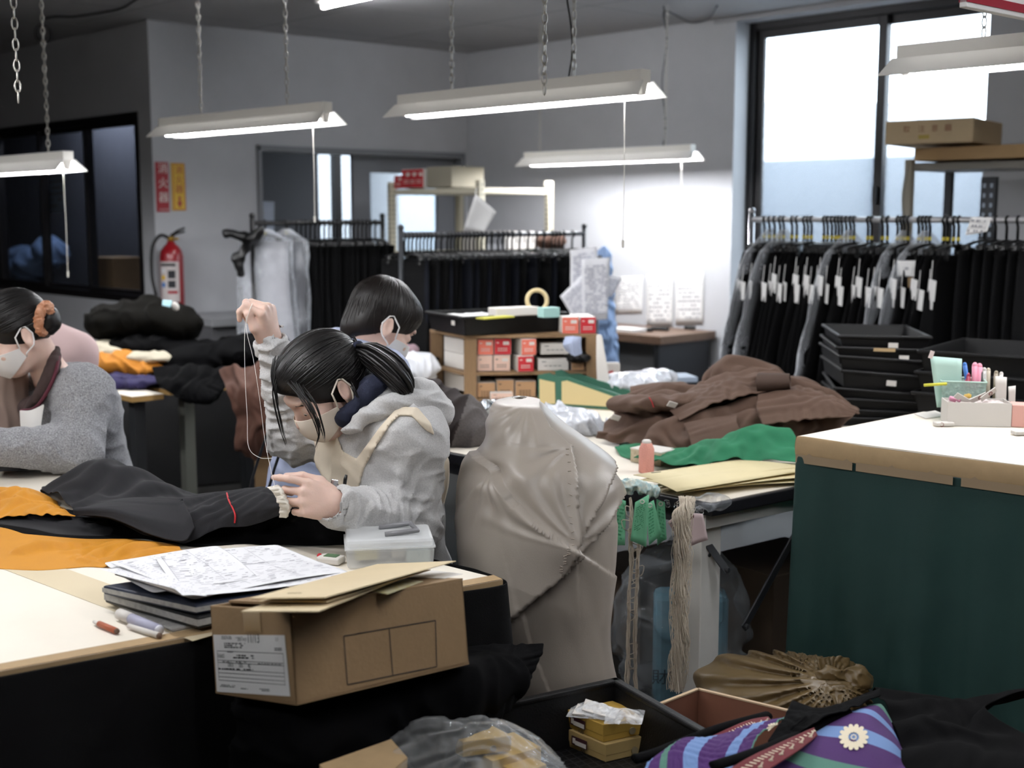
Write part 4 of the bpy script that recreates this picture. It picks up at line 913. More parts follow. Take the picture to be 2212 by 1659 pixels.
# ============================================================ garment racks, shelves and the far end of the room
M_wool = mat('black_wool', '0b0b0c', .95, bump=.3, bs=300, sheen=.05, spec=.15)
M_dkb = mat('dark_blue_black', '0f1118', .9, bump=.2, bs=300, spec=.15)
M_hang = mat('black_hanger', '0e0e0f', .35)
M_chrome = mat('chrome', 'c4c4c8', .2, 1)
M_film = clearfilm('garment_film', 'eef2f8', .07, .25, .28, 6)
M_bag = clearfilm('clear_bag', 'ffffff', .14, .12, .5, 12)
M_paper = mat('white_paper', 'dddcda', .8)
M_ink = mat('grey_print', '8d8d92', .8); M_ink2 = mat('dark_print', '2b2b2e', .8)
def hanger_mb(mb, drop, w):
    mb.tube([V(.0, 0, 0)+V(0, .014*math.cos(a), .014*math.sin(a)+.0) for a in np.linspace(-.3, 3.9, 12)]+[V(0, 0, -.03), V(0, 0, -drop+.02)], .006, 6)
    mb.tube([V(0, -w, -drop), V(0, -w*.5, -drop+.018), V(0, 0, -drop+.026), V(0, w*.5, -drop+.018), V(0, w, -drop)], .006, 6)
    for q in (-1, 1): mb.box((0, q*w*.8, -drop-.012), (.022, .03, .045)).box((.0, q*w*.8, -drop-.03), (.03, .024, .02))
def garment_mesh(w0, w1, t0, t1, z0, z1, seed, nz=12, nu=36, wav=.5):
    X = []
    for i in range(nz):
        v = i/(nz-1); w = w0+(w1-w0)*v**.8; t = t0+(t1-t0)*v; row = []
        for j in range(nu):
            a = 2*math.pi*j/nu; c, s = math.cos(a), math.sin(a); sq = abs(c)**.6*(1 if c > 0 else -1)
            fold = 1+wav*v*math.sin(a*5+seed)+.3*wav*v*math.sin(a*9+seed*2)
            row.append(V(t*s*fold*.5+.012*v*math.sin(seed*3+4*v), w*sq*.5+.008*math.sin(v*7+seed), z0+(z1-z0)*v+(.008*math.sin(a*3+seed) if i == nz-1 else 0)))
        X.append(row)
    return np.array(X)
def garment(name, label, cat, group, X, m, drop, hw, tags=0, film=0, hm=None, seed=0, ym=True):
    t = thing(name, label, cat, (0, 0, 0), group); nv, nu = X.shape[:2]
    fs = grid_faces(nv, nu, True).tolist()+[list(range(nu)), list(range(nv*nu-1, (nv-1)*nu-1, -1))]
    mkmesh('cloth', X.reshape(-1, 3), fs, m, t, True)
    mb = MB(); hanger_mb(mb, drop, hw); h = mb.build('hanger', hm or M_hang, t, True)
    if tags or film: MB().box((0, 0, -drop*.62), (.011, .011, .016)).build('size_mark', mat('yellow_mark', 'c8b53a', .5), h)
    w = X[3, :, 1].min()
    if tags:
        r = random.Random(seed); z = X[0, 0, 2]-.13-r.uniform(0, .05)
        g = MB(); g.box((.016, w+.03, z), (.004, .055, .085), euler(.1, 0, .7+r.uniform(-.4, .4))).tube([(0, w+.06, z+.12), (.012, w+.03, z+.04)], .0015, 4); g.build('price_tag', M_paper, t)
    if film:
        Y = X.copy(); c = Y.mean(1, keepdims=True); Y = c+(Y-c)*V(1.7, 1.12, 1); Y = Y+(noise(Y*11+seed)*.03)[..., None]*V(1, .6, 0)
        top = np.repeat(V(0, 0, -drop*.35)[None, None], nu, 1)+(Y[:1]-c[:1])*V(.3, .12, 0); Y = np.concatenate([top, Y])
        mkmesh('plastic_cover', Y.reshape(-1, 3), grid_faces(nv+1, nu, True).tolist(), M_film, t, True)
    return t
def rackframe(name, label, p, d, L, z, m, posts=(0, 1), r=.013, rod=True, foot=.25):
    t = thing(name, label, 'rack', V((p+d*L/2)[0], (p+d*L/2)[1], 0)); n = unit(np.cross(UP, d))
    MB().cyl(p, p+d*L, r, n=12).build('rod', mat('bright_rod', 'c9c9cb', .3, .5) if rod else m, t, True)
    for q in posts:
        c = p+d*L*q; c0 = V(c[0], c[1], 0); MB().cyl(c0+UP*.05, c+UP*.035, .014, n=12).ball(c+UP*.04, .017, 6).build('post', m, t, True)
        MB().box(c0+UP*.035, (.04, foot*2, .03), np.stack([d, n, UP], 1)).build('foot', m, t, bevel=.004)
    return t
def hang(proto, used, p, d, rz, label=None):
    a = math.atan2(d[1], d[0])+rz
    if not used: used.append(1); o = proto
    else:
        o = proto.copy(); COL.objects.link(o)
        for ch in KIDS[proto.name]:
            c = ch.copy(); COL.objects.link(c); c.parent = o
            for g in KIDS.get(ch.name, ()): q = g.copy(); COL.objects.link(q); q.parent = c
        if label: o['label'] = label
    o.location = p; o.rotation_euler = (0, 0, a); return o
KIDS = {}
def kids(*ts):
    al = list(COL.objects)
    for t in ts:
        KIDS[t.name] = [o for o in al if o.parent == t]
        for c in KIDS[t.name]: KIDS[c.name] = [o for o in al if o.parent == c]
# ---- right rack with black skirts before the window
rd = -AV; rp = P(1624, 474, 6.1); rz_ = rp[2]
rackframe('garment_rack', 'chrome garment rack of black skirts before the big window', rp, rd, 2.3, rz_, M_chrome)
lb = 'black wool skirt with a white price tag hanging on the window rack'
prs = []
for k in range(3): prs.append(garment('hanging_skirt', lb, 'skirt', 'black skirts on the window rack', garment_mesh(.36, .92, .026, .035, -.15, -.95-.02*k, k*1.7), M_wool, .13, .16, 1, 0, seed=k))
fl = garment('hanging_skirt', 'black skirt under a clear plastic cover hanging on the window rack', 'skirt', 'covered skirts on the window rack', garment_mesh(.36, .9, .026, .04, -.15, -.95, 5), M_wool, .13, .16, 0, 1, seed=9)
kids(*prs, fl); used = [[], [], []]; uf = []; rr = random.Random(2)
cols = [1652, 1663, 1674, 1686, 1694, 1712, 1722, 1738, 1746, 1754, 1781, 1789, 1798, 1806, 1813, 1820, 1829, 1838, 1846, 1876, 1884, 1908, 1918, 1940, 1948, 1955, 1963, 1986, 1994, 2002, 2010, 2040, 2049, 2062, 2072]
for i, px in enumerate(cols):
    p = rp+rd*along(rp, rd, px)
    if i in (1, 4, 17, 25, 29): hang(fl, uf, p, rd, rr.uniform(-.06, .06))
    else: k = i % 3; hang(prs[k], used[k], p, rd, rr.uniform(-.05, .05))
jk_ = garment('hanging_jacket', 'black jacket on a broad hanger at the right end of the window rack', 'jacket', 'black jackets at the right end of the window rack', garment_mesh(.42, .5, .035, .05, -.12, -.9, 2.2), M_wool, .11, .18)
kids(jk_); uj = []
for px in (2128, 2152, 2176, 2200, 2226, 2250): hang(jk_, uj, rp+rd*along(rp, rd, px), rd, rr.uniform(-.05, .05))
def card(name, pts, m, label=None, cat=None, group=None, parent=None, th=.0006, nv=6, curl=0, rows=0, seed=0, ink=None, margin=.1):
    """a thin sheet through four corners (tl, tr, br, bl)"""
    a, b, c, d = [V(p) for p in pts]; n = unit(np.cross(b-a, d-a)); X = []
    for i in range(nv+1):
        v = i/nv; X.append([(a+(d-a)*v)*(1-u)+(b+(c-b)*v)*u+n*curl*math.sin(math.pi*u)*math.sin(1.2*v+.4) for u in np.linspace(0, 1, nv+1)])
    o = sheet(name, X, m, parent, nu=nv+1, nv=nv+1, raw=True, thick=th, sub=0)
    if rows:
        mb = MB(); w, h = np.linalg.norm(b-a), np.linalg.norm(d-a); x, y = unit(b-a), unit(d-a); nn = unit(np.cross(y, x)); s = 1 if np.dot(nn, V(0, 0, H)-a) > 0 else -1
        q = MB(); marks(q, a+x*w*margin+y*h*margin, x, y, w*(1-2*margin), h*(1-2*margin), rows, seed)
        off = nn*s*(.0012+abs(curl))-nn*.0004; q.v = [list(V(p)+off) for p in q.v]; q.build('print', ink or M_ink, o)
    if label: tag(o, label, cat, group)
    return o
c = P(2115, 480, 5.0)
card('paper_note', [P(2098, 468, 4.9), P(2142, 470, 4.85), P(2132, 500, 4.85), P(2085, 508, 4.9)], M_paper, 'curled white note hung over the rod of the window rack', 'note', curl=.01, rows=3, seed=3)
t = card('care_card', [P(1938, 563, 5.3), P(1976, 563, 5.28), P(1975, 598, 5.28), P(1938, 597, 5.3)], M_paper, 'large white square tag hanging on a skirt of the window rack', 'tag', rows=1, seed=1, margin=.3)
card('kraft_tag', [P(1950, 598, 5.31), P(1974, 598, 5.29), P(1973, 622, 5.29), P(1949, 622, 5.31)], M_kraft, 'small kraft tag hanging below the large white tag', 'tag')
# ---- back rack nearer the middle
bp = P(866, 509, 6.3); bd_ = BV; Lr = along(bp, bd_, 1262)
rackframe('garment_rack', 'grey garment rack of black trousers behind the box shelf', bp, bd_, Lr, bp[2], M_steel, rod=False)
lb2 = 'black trousers hanging on the rack behind the box shelf'; pr2 = []
for k in range(3): pr2.append(garment('hanging_trousers', lb2, 'trousers', 'black trousers on the rack behind the box shelf', garment_mesh(.36, .33, .03, .045, -.12, -.93, k*2.1+1, wav=.3), (M_wool, M_dkb, M_wool)[k], .11, .15))
kids(*pr2); u2 = [[], [], []]
for i, px in enumerate([874, 882, 890, 899, 907, 915, 923, 931, 940, 953, 966, 974, 982, 990, 998, 1006, 1014, 1023, 1031, 1040, 1050, 1062, 1076, 1086, 1096, 1106, 1122, 1140, 1158, 1174, 1192, 1200, 1208, 1217]):
    hang(pr2[i % 3], u2[i % 3], bp+bd_*along(bp, bd_, px), bd_, rr.uniform(-.15, .15))
gt_ = garment('hanging_trousers', 'grey checked trousers hanging at the right end of the rack behind the box shelf', 'trousers', None, garment_mesh(.34, .32, .035, .05, -.12, -.9, 4, wav=.3), mat('grey_check', 'c2c2c6', .9, stripe=('Y', 42, '77777c', .45)), .11, .15)
kids(gt_); hang(gt_, [], bp+bd_*along(bp, bd_, 1236), bd_, .5)
# ---- back rack at the left
cp_ = P(545, 482, 7.0); Lc = along(cp_, BV, 826)
rackframe('garment_rack', 'dark garment rack by the doorway at the left', cp_, BV, Lc, cp_[2], M_hang, rod=False)
pr3 = [garment('hanging_trousers', 'black trousers hanging on the left rack by the doorway', 'trousers', 'black trousers on the left rack by the doorway', garment_mesh(.38, .36, .035, .05, -.13, -.95, k*2.1+4, wav=.3), M_wool, .12, .15) for k in range(2)]
kids(*pr3); u3 = [[], []]
for i, px in enumerate([640, 650, 660, 670, 680, 690, 700, 710, 719, 728, 737, 746, 755, 764, 773, 782, 791, 800, 810]): hang(pr3[i % 2], u3[i % 2], cp_+BV*along(cp_, BV, px), BV, rr.uniform(-.12, .12))
cv = garment('hanging_coat', 'garment in a bulky clear plastic cover at the left end of the left rack', 'garment', None, garment_mesh(.4, .46, .09, .14, -.1, -1.0, 6, wav=.25), mat('pale_grey_cloth', 'a9a9ae', .9), .09, .16, 0, 1, seed=4); kids(cv); hang(cv, [], cp_+BV*along(cp_, BV, 572), BV, .1)
cv2 = garment('hanging_coat', 'dark garment under clear plastic beside the bulky covered one', 'garment', None, garment_mesh(.4, .46, .07, .09, -.1, -1.0, 3, wav=.25), mat('dark_grey_cloth', '4b4b50', .9), .09, .16, 0, 1, seed=5); kids(cv2); hang(cv2, [], cp_+BV*along(cp_, BV, 618), BV, -.1)
S = SDF(P(505, 550, 6.9)-.3, P(505, 550, 6.9)+.3, .008); S.chain([P(490, 505, 6.95), P(545, 515, 6.9), P(560, 500, 6.9)], [.025, .03, .03], .02); S.chain([P(540, 520, 6.95), P(515, 560, 6.95), P(520, 590, 6.95)], [.03, .03, .02], .02); S.band(lambda p: .02*noise(p*22)); tag(S.build('clothes_clip', M_hang), 'black clip hangers bunched on the left end of the left rack', 'hanger')
# ---- papers clipped to the end of the middle rack, pale blue shirt behind
for i, (q, D, sd) in enumerate(((((1256, 560), (1318, 556), (1312, 690), (1258, 694)), 6.5, 1), (((1232, 540), (1290, 532), (1296, 640), (1232, 640)), 6.58, 2), (((1210, 640), (1262, 588), (1300, 660), (1240, 690)), 6.54, 3), (((1290, 590), (1345, 600), (1322, 640), (1290, 650)), 6.6, 4))):
    card('paper_sheet', [P(*p, D) for p in q], mat('pale_paper', 'f6f6fa', .8), ('front printed sheet hung on the right end of the middle rack', 'upper sheet hung behind the front one on the middle rack', 'tilted sheet sticking out left on the middle rack', 'small sheet sticking out right on the middle rack')[i], 'paper', 'papers hung on the middle rack', curl=.012, rows=18, seed=sd, ink=mat('faint_print', 'b9bac6', .8))
psheet('pale_blue_shirt', [[(1290, 545, 7.1), (1305, 535, 7.15), (1320, 550, 7.2)], [(1285, 640, 7.05), (1305, 640, 7.1), (1325, 640, 7.2)], [(1288, 720, 7.05), (1312, 720, 7.1), (1332, 720, 7.2)], [(1290, 800, 7.05), (1315, 800, 7.1), (1336, 790, 7.2)]], mat('blue_cotton', '8fa6c9', .9), nu=30, nv=40, su=1.25, it=60, thick=.004)
tag(COL.objects['pale_blue_shirt'], 'pale blue shirt hanging behind the papers at the rack end', 'shirt')
# ---- steel shelf in the corner by the doorway
sp = P(1037, 404, 7.7); Ls = along(sp, AV, 846); Lb = along(sp, BV, 1186); z1 = sp[2]
M_ivory = mat('ivory_steel', 'c9c3ae', .5)
sh = thing('steel_shelf', 'ivory steel shelf in the corner by the sliding door', 'shelf', V((sp+AV*Ls/2+BV*Lb/2)[0], (sp+AV*Ls/2+BV*Lb/2)[1], 0)); Rb = np.stack([BV, AV, UP], 1) if np.dot(np.cross(BV, AV), UP) > 0 else np.stack([AV, BV, UP], 1); sz = (Lb, Ls) if Rb[0, 0] == BV[0] else (Ls, Lb)
for zz in (z1-.02, z1-.42, z1-.85, z1-1.3):
    MB().box(V((sp+AV*Ls/2+BV*Lb/2)[0], (sp+AV*Ls/2+BV*Lb/2)[1], zz), (*sz, .035), Rb).build('shelf_board', M_ivory, sh, bevel=.003)
for i, (a_, b_) in enumerate(((0, 0), (Ls, 0), (0, Lb), (Ls, Lb))):
    c = sp+AV*a_+BV*b_; h_ = z1+.045; po = MB().box(V(c[0], c[1], h_/2), (.04, .04, h_), Rb).build('post', M_ivory, sh, bevel=.002)
    mb = MB()
    for k in range(22 if i < 3 else 0): mb.box(V(c[0], c[1], h_-.03-.03*k)-BV*.0205-AV*.0, (.003, .007, .014), Rb); mb.box(V(c[0], c[1], h_-.03-.03*k)-AV*.0205, (.007, .003, .014), Rb)
    if mb.v: mb.build('slots', mat('slot_dark', '2a2a28', .8), po)
M_red = mat('red_card', 'b5262f', .55); M_salmon = mat('salmon_card', 'd9715f', .55); M_wcard = mat('white_card', 'd8d3cc', .6); M_pink = mat('pale_pink_card', 'e0bfae', .6); M_tan = mat('tan_card', 'c39a72', .6)
def carton(c, size, R, front, label, cat='box', group=None, name='small_box', body=None, lines=2, name_box=True, seed=0, lid=True):
    """a little carton whose front (-y) carries a coloured end label with a white name patch and printed lines"""
    c = V(c); t = thing(name, label, cat, c-UP*size[2]/2, group); w, d, h = size
    MB().box(c, size, R).build('box_body', body or M_wcard, t, bevel=.0015)
    f = c-R[:, 1]*(d/2+.0006); lb_ = MB().box(f, (w*.97, .0012, h*.95), R).build('end_label', front, t)
    mb = MB(); r = random.Random(seed); q = f-R[:, 1]*.0008
    if name_box: MB().box(q+R[:, 0]*w*.2+R[:, 2]*h*.22, (w*.36, .0006, h*.2), R).build('name_patch', M_wcard, lb_)
    for k in range(lines):
        for j in range(4): mb.box(q+R[:, 0]*(w*(-.24+.15*j))-R[:, 2]*h*(.1+.13*k), (w*.11, .0005, h*.05), R)
    mb.box(q-R[:, 0]*w*.3+R[:, 2]*h*.25, (w*.14, .0005, h*.06), R); mb.build('print', M_wcard if front in (M_red, M_salmon) else M_ink2, lb_); return t
Rs = np.stack([AV*-1, BV, UP], 1)
for i, px in enumerate((858, 875, 889, 903)):
    c = sp+AV*along(sp, AV, px); carton(c+BV*.1+UP*(.065 if i else .045), (.085, .18, .12 if i else .085), Rs, M_red, ('small red box at the left end of the corner shelf top', 'red box, second from the left on the corner shelf top', 'red box, third from the left on the corner shelf top', 'red box next to the dull cardboard on the corner shelf top')[i], group='red boxes on the corner shelf', seed=i)
c = sp+AV*along(sp, AV, 943); tag(MB().box(c+BV*.15+UP*.07, (.24, .26, .13), Rs).build('cardboard_box', mat('dull_board', '8d8778', .8), bevel=.003), 'dull flat cardboard box on the corner shelf beside the red boxes', 'box')
zz = z1-.40
for px, w in ((1128, .26), (1075, .16)):
    c = sp+BV*along(sp, BV, px)+AV*.12; c = V(c[0], c[1], zz+.07); t = thing('wire_basket', ('white slotted basket' if px > 1100 else 'grey document tray')+' on the middle board of the corner shelf', 'basket', c-UP*.065); Rw = np.stack([BV, AV*1, UP], 1)
    for q in (-1, 1): MB().box(c-AV*.1*q, (w, .006, .12), Rw).build('side', M_wcard if px > 1100 else M_grey, t); MB().box(c+BV*w/2*q, (.006, .2, .12), Rw).build('end', M_wcard, t)
    MB().box(c-UP*.058, (w, .2, .004), Rw).build('bottom', M_wcard, t); mb = MB()
    for k in range(7): mb.box(c-AV*.104+BV*(k/6-.5)*w*.8+UP*.01, (.008, .004, .05), Rw)
    mb.build('slots', M_ink2, t)
card('paper_sheet', [P(1027, 418, 7.2), P(1072, 458, 7.15), P(1046, 502, 7.15), P(1000, 500, 7.2)], M_paper, 'white sheet hanging askew from the corner shelf post', 'paper', curl=.02)
tag(MB().tube([P(1030, 405, 7.5), P(1028, 412, 7.3), P(1027, 420, 7.2)], .002, 5).build('string', M_paper), 'string holding the askew white sheet', 'string')
c = P(1190, 522, 7.9); S = SDF(c-.25, c+.25, .01); S.ell(c, (.1, .08, .05)); S.band(lambda p: .02*noise(p*25)); tag(S.build('fur_trim', mat('brown_fur', '4a342a', .95)), 'brown furry bundle behind the hangers of the middle rack', 'cloth')
# ---- right metal shelf with cartons on top, before the window
qp = P(1966, 352, 6.05); qd = -AV; qn = unit(np.cross(UP, qd)); Rq = np.stack([qd, qn, UP], 1)
fs_ = thing('steel_shelf', 'grey steel shelf with flat cartons on top before the window', 'shelf', V(qp[0]+.6, qp[1], 0))
for zz in (qp[2]-.02, qp[2]-.75, .3): MB().box(V(qp[0], qp[1], zz)+qd*.6+qn*.2, (1.2, .4, .036), Rq).build('shelf_board', mat('shelf_grey', '8a867e', .5), fs_, bevel=.003)
for a_, b_, m_ in ((0, 0, mat('shelf_post', '938c7e', .5)), (0, .4, M_steel), (1.2, 0, M_steel), (1.2, .4, M_steel)):
    c = qp+qd*a_+qn*b_; MB().box(V(c[0], c[1], qp[2]/2), (.035, .035, qp[2]+.03), Rq).build('post', m_, fs_)
c = qp+qd*along(qp, qd, 2119)+qn*.1; po = MB().box(V(c[0], c[1], .85), (.07, .03, 1.66), Rq).build('post', M_steel, fs_); mb = MB()
for k in range(16): 
    for x in (-.017, .017): mb.box(V(c[0], c[1], 1.64-.045*k)+qd*x-qn*.0155, (.012, .003, .02), Rq)
tag(mb.build('slots', mat('slot_daylight', '9aa6b4', .6), po), kind='stuff')  # daylight through the post holes, painted as pale blocks
mb = MB(); mb.tube(spline([P(1962, 355, 5.98), P(1953, 400, 5.95), P(1950, 440, 5.95), P(1955, 500, 5.97), P(1960, 560, 5.98)], 30), .006, 6); tag(mb.build('cable', mat('grey_cable', '8d8980', .5), smooth=True), 'grey cable hanging down the post of the right steel shelf', 'cable')
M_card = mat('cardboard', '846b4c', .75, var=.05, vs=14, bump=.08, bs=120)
M_card2 = mat('pale_cardboard', 'cbb592', .75, var=.04, vs=10)
def flatbox(p, px1, D, h, dep, label, m, d, name='cardboard_box'):
    a = P(*p, D); d = unit(d); L = along(a, d, px1); n = unit(np.cross(UP, d)); R = np.stack([d, n, UP], 1); c = a+d*L/2+n*dep/2+UP*h/2
    t = thing(name, label, 'box', c-UP*h/2); MB().box(c, (L, dep, h), R).build('carton', m, t, bevel=.004); return t, c, R, L, a
t, c, R, L, a = flatbox((1974, 348), 2330, 5.98, .06, .36, 'thin flat carton lying on the right shelf under the printed carton', mat('tan_cardboard', 'b3946a', .75, var=.04, vs=10), -AV)
t, c, R, L, a = flatbox((1911, 313), 2102, 5.95, .108, .44, 'flat carton with faded red print on top of the right shelf', M_card2, (.80, -.60, 0))
for k, (s_, x, z) in enumerate((('取', .25, .6), ('注', .42, .6), ('意', .57, .6), ('願', .72, .6))): text(s_, .034, mat('faded_red', '8e5a48', .8), a+R[:, 0]*L*x+UP*.108*z-R[:, 1]*.001, R[:, 0], UP, t, 'print')
MB().box(a+R[:, 0]*L*.45+UP*.03-R[:, 1]*.0008, (.05, .001, .018), R).build('tape', mat('old_clear_tape', 'b9a24f', .4), t)
mb = MB(); mb.box(c+UP*.06+R[:, 0]*-.02, (.2, .14, .01), R @ rotz(.2)); tag(mb.build('black_folder', M_black), 'black folder lying on the printed carton', 'folder')
# ---- wall papers, wall desk
for i, (q, lab) in enumerate((((1330, 598, 1390, 678), 'printed sheet pinned on the right wall nearest the hanging papers'), ((1398, 594, 1456, 706), 'printed sheet with a torn note, middle of the three on the right wall'), ((1460, 590, 1522, 702), 'printed sheet pinned on the right wall nearest the skirts'))):
    f = lambda x, y: onA(x, y)+NA*.006
    card('wall_sheet', [f(q[0], q[1]), f(q[2], q[1]-2), f(q[2]-2, q[3]-2), f(q[0], q[3])], M_paper, lab, 'paper', 'sheets on the right wall', rows=10, seed=i+20)
a, b = onA(1322, 738)+NA*.02, onA(1524, 738)+NA*.02; a[2] = b[2] = P(1430, 738, 7.2)[2]
dk = thing('wall_desk', 'brown topped desk along the bright right wall', 'desk', V(((a+b)/2)[0], ((a+b)/2)[1], 0)+NA*.28); Ra = np.stack([-AV, -NA, UP], 1); Ld = np.linalg.norm(b-a)+.2
MB().box((a+b)/2+NA*.28-UP*.02, (Ld, .55, .05), Ra).build('desk_top', mat('brown_laminate', '6d5646', .4, var=.08, vs=20), dk, bevel=.003)
for x in (-.45, .45): MB().box((a+b)/2+NA*.28-AV*Ld*x-UP*(.045+(a[2]-.045)/2), (.04, .5, a[2]-.045), Ra).build('side_panel', M_steel, dk)
for i, (px, py, w, lab) in enumerate(((1395, 716, .09, 'black stapler lying on the wall desk, left'), (1425, 714, .12, 'black scissors case on the wall desk, middle'), (1490, 712, .07, 'black clip lying on the wall desk, right'))): c = PZ(px, py, a[2]+.005); tag(MB().box(c+UP*.012, (w, .03, .022), Ra @ rotz(.3), taper=(1, 1.3)).build('stapler' if i == 0 else 'pen_case' if i == 1 else 'black_clip', M_black, bevel=.006), lab, 'stationery')
c = PZ(1355, 716, a[2]+.005); tag(MB().box(c+UP*.012, (.2, .14, .02), Ra).build('paper_pad', M_paper, bevel=.002), 'white pad lying on the wall desk', 'pad')
# ---- signs and the fire extinguisher
def sign(px0, py0, px1, py1, m, name, label):
    a, b, c, d = [onB(*p)+NB*.004 for p in ((px0, py0), (px1, py0), (px1, py1), (px0, py1))]; z0, z1 = (c[2]+d[2])/2, (a[2]+b[2])/2; a[2] = b[2] = z1; c[2] = d[2] = z0
    t = thing(name, label, 'sign', (a+c)/2); x = unit(b-a); MB().box((a+c)/2, (np.linalg.norm(b-a), .003, z1-z0), np.stack([x, -NB, UP], 1)).build('sign_board', m, t); return t, a, x, np.linalg.norm(b-a), z1-z0
M_sred = mat('sign_dark_red', '96262f', .5); M_syel = mat('sign_yellow', 'd1a93a', .5)
t, a, x, w_, h_ = sign(336, 350, 364, 458, M_sred, 'fire_sign', 'red fire extinguisher sign with white characters on the wall')
for k, ch in enumerate('消火器'): text(ch, w_*.8, M_wcard, a+x*w_*.5-UP*h_*(.14+.29*k)+NB*.002, x, UP, t, 'character')
text('消火器の場所', w_*.13, M_wcard, a+x*w_*.5-UP*h_*.95+NB*.002, x, UP, t, 'small_lettering')
t, a, x, w_, h_ = sign(370, 352, 399, 455, M_syel, 'fire_sign', 'yellow fire extinguisher sign with red characters and arrow on the wall')
for k, ch in enumerate('消火器'): text(ch, w_*.62, M_sred, a+x*w_*.5-UP*h_*(.16+.2*k)+NB*.002, x, UP, t, 'character')
c = a+x*w_*.5-UP*h_*.82+NB*.0022; MB().prism([c+x*w_*p+UP*h_*q for p, q in ((-.07, .12), (.07, .12), (.07, 0), (.2, 0), (0, -.13), (-.2, 0), (-.07, 0))], NB*.0008).build('arrow', M_sred, t)
mb = MB(); 
for p0, p1 in (((.06, .02), (.94, .02)), ((.06, .98), (.94, .98)), ((.06, .02), (.06, .98)), ((.94, .02), (.94, .98))): line(mb, a+x*w_*p0[0]-UP*h_*p0[1], a+x*w_*p1[0]-UP*h_*p1[1], w_*.05, NB, .002)
mb.build('sign_border', M_sred, t)
ec = PL(372, 600, LW+NB*.12, NB); eb = P(372, 668, ec[1])[2]; e0 = V(ec[0], ec[1], .88)
ex = thing('fire_extinguisher', 'red fire extinguisher with a printed label standing on the grey cabinet', 'extinguisher', e0); r_ = .072
MB().lathe([(.03, 0), (r_*.96, .004), (r_, .02), (r_, .37), (r_*.9, .405), (r_*.6, .435), (.026, .45), (.024, .465)], e0, 32).build('cylinder', mat('extinguisher_red', '8e1720', .3, coat=.4), ex, True)
MB().cyl(e0+UP*.46, e0+UP*.495, .02, n=16).cyl(e0+UP*.48, e0+UP*.48+V(.05, -.02, 0), .008, n=10).build('valve', mat('brass', 'b08d3c', .3, .9), ex, True)
MB().tube([e0+UP*.49, e0+UP*.5+V(.04, -.02, .012), e0+UP*.505+V(.1, -.05, .02)], .007, 8).tube([e0+UP*.5, e0+UP*.52+V(.05, -.02, .01), e0+UP*.535+V(.1, -.05, .012)], .007, 8).build('lever', M_hang, ex, True)
MB().tube(spline([e0+UP*.48, e0+V(-.06, -.02, .5), e0+V(-.11, -.03, .42), e0+V(-.115, -.04, .25), e0+V(-.09, -.05, .12), e0+V(-.085, -.05, .03)], 30), .011, 8).build('hose', M_hang, ex, True)
mb = MB(); R0 = r_+.0008; th0 = -2.5
for i in range(14):
    a0, a1 = th0+i*.13, th0+(i+1)*.13; mb.quad(*[e0+V(R0*math.cos(a), R0*math.sin(a), z) for a, z in ((a0, .09), (a1, .09), (a1, .34), (a0, .34))])
lb_ = mb.build('label_plate', mat('extinguisher_label', 'c9c0bd', .5), ex, True)
def onl(a, z, w, h, m, name='label_print'): t_ = V(-math.sin(a), math.cos(a), 0); n = V(math.cos(a), math.sin(a), 0); return MB().box(e0+n*(R0+.0008)+UP*z, (w, .0012, h), np.stack([t_, -n, UP], 1)).build(name, m, lb_)
onl(-1.6, .32, .09, .016, M_ink2); onl(-1.35, .26, .045, .05, M_ink2); onl(-1.35, .2, .045, .045, M_ink2); onl(-1.3, .15, .06, .018, M_sred)
for k, cc in enumerate(('dddddd', 'd8b13a', '4a78b4')): a_ = -2.1; n = V(math.cos(a_), math.sin(a_), 0); MB().cyl(e0+n*R0+UP*(.285-.045*k), e0+n*(R0+.002)+UP*(.285-.045*k), .016, n=16).build('label_symbol', mat('sym'+cc, cc, .5), lb_)
# white sheet inside the doorway
card('white_board', [PL(553, 434, LW-NB*.25, NB), PL(592, 436, LW-NB*.25, NB), PL(592, 560, LW-NB*.25, NB), PL(553, 560, LW-NB*.25, NB)], mat('pale_board', 'b8c2d2', .7), 'pale board leaning inside the doorway', 'board', th=.01)
# ============================================================ things on and round the middle table
TOP = TZ+.0015
def on(px, py, z=TOP): return PZ(px, py, z)
M_wood = mat('raw_wood', '83684a', .65, var=.12, vs=30, vstretch=(6, 6, .8), bump=.1, bs=90)
# ---- wooden box shelf
fl_ = on(1016, 870); w_x = unit((1, .05, 0)); fr_ = on(1276, 862); fr_[1] = fl_[1]+.05
bx = thing('box_shelf', 'raw wooden shelf full of small boxes standing on the middle table', 'shelf', (fl_+fr_)/2+V(-.07, .25, 0))
Rx = basis(fr_-fl_); dx, dy = Rx[:, 0], Rx[:, 1]; Wd = np.linalg.norm(fr_-fl_); Hs = .262
sk = unit(on(950, 852)-fl_)                                # the left end runs back and left
for p in (fl_, fl_+sk*.3, fr_, fr_+sk*.3): MB().box(p+UP*Hs/2, (.05, .03, Hs), Rx).build('post', M_wood, bx, bevel=.002)
for z in (.004, .112, Hs): MB().prism([fl_-dx*.025-dy*.01+UP*z, fr_+dx*.025-dy*.01+UP*z, fr_+sk*.31+dx*.025+UP*z, fl_+sk*.31-dx*.025+UP*z], UP*.012).build('shelf_board', M_wood, bx, bevel=.001)
MB().prism([fr_+dx*.025+UP*.0, fr_+sk*.3+dx*.025, fr_+sk*.3+dx*.025+UP*Hs, fr_+dx*.025+UP*Hs], dx*.01).build('side_board', mat('dark_wood', '5a3f2c', .6), bx)
MB().prism([fl_+sk*.31-dx*.025, fr_+sk*.31, fr_+sk*.31+UP*Hs, fl_+sk*.31-dx*.025+UP*Hs], dy*.008).build('back_board', mat('dark_wood', '5a3f2c'), bx)
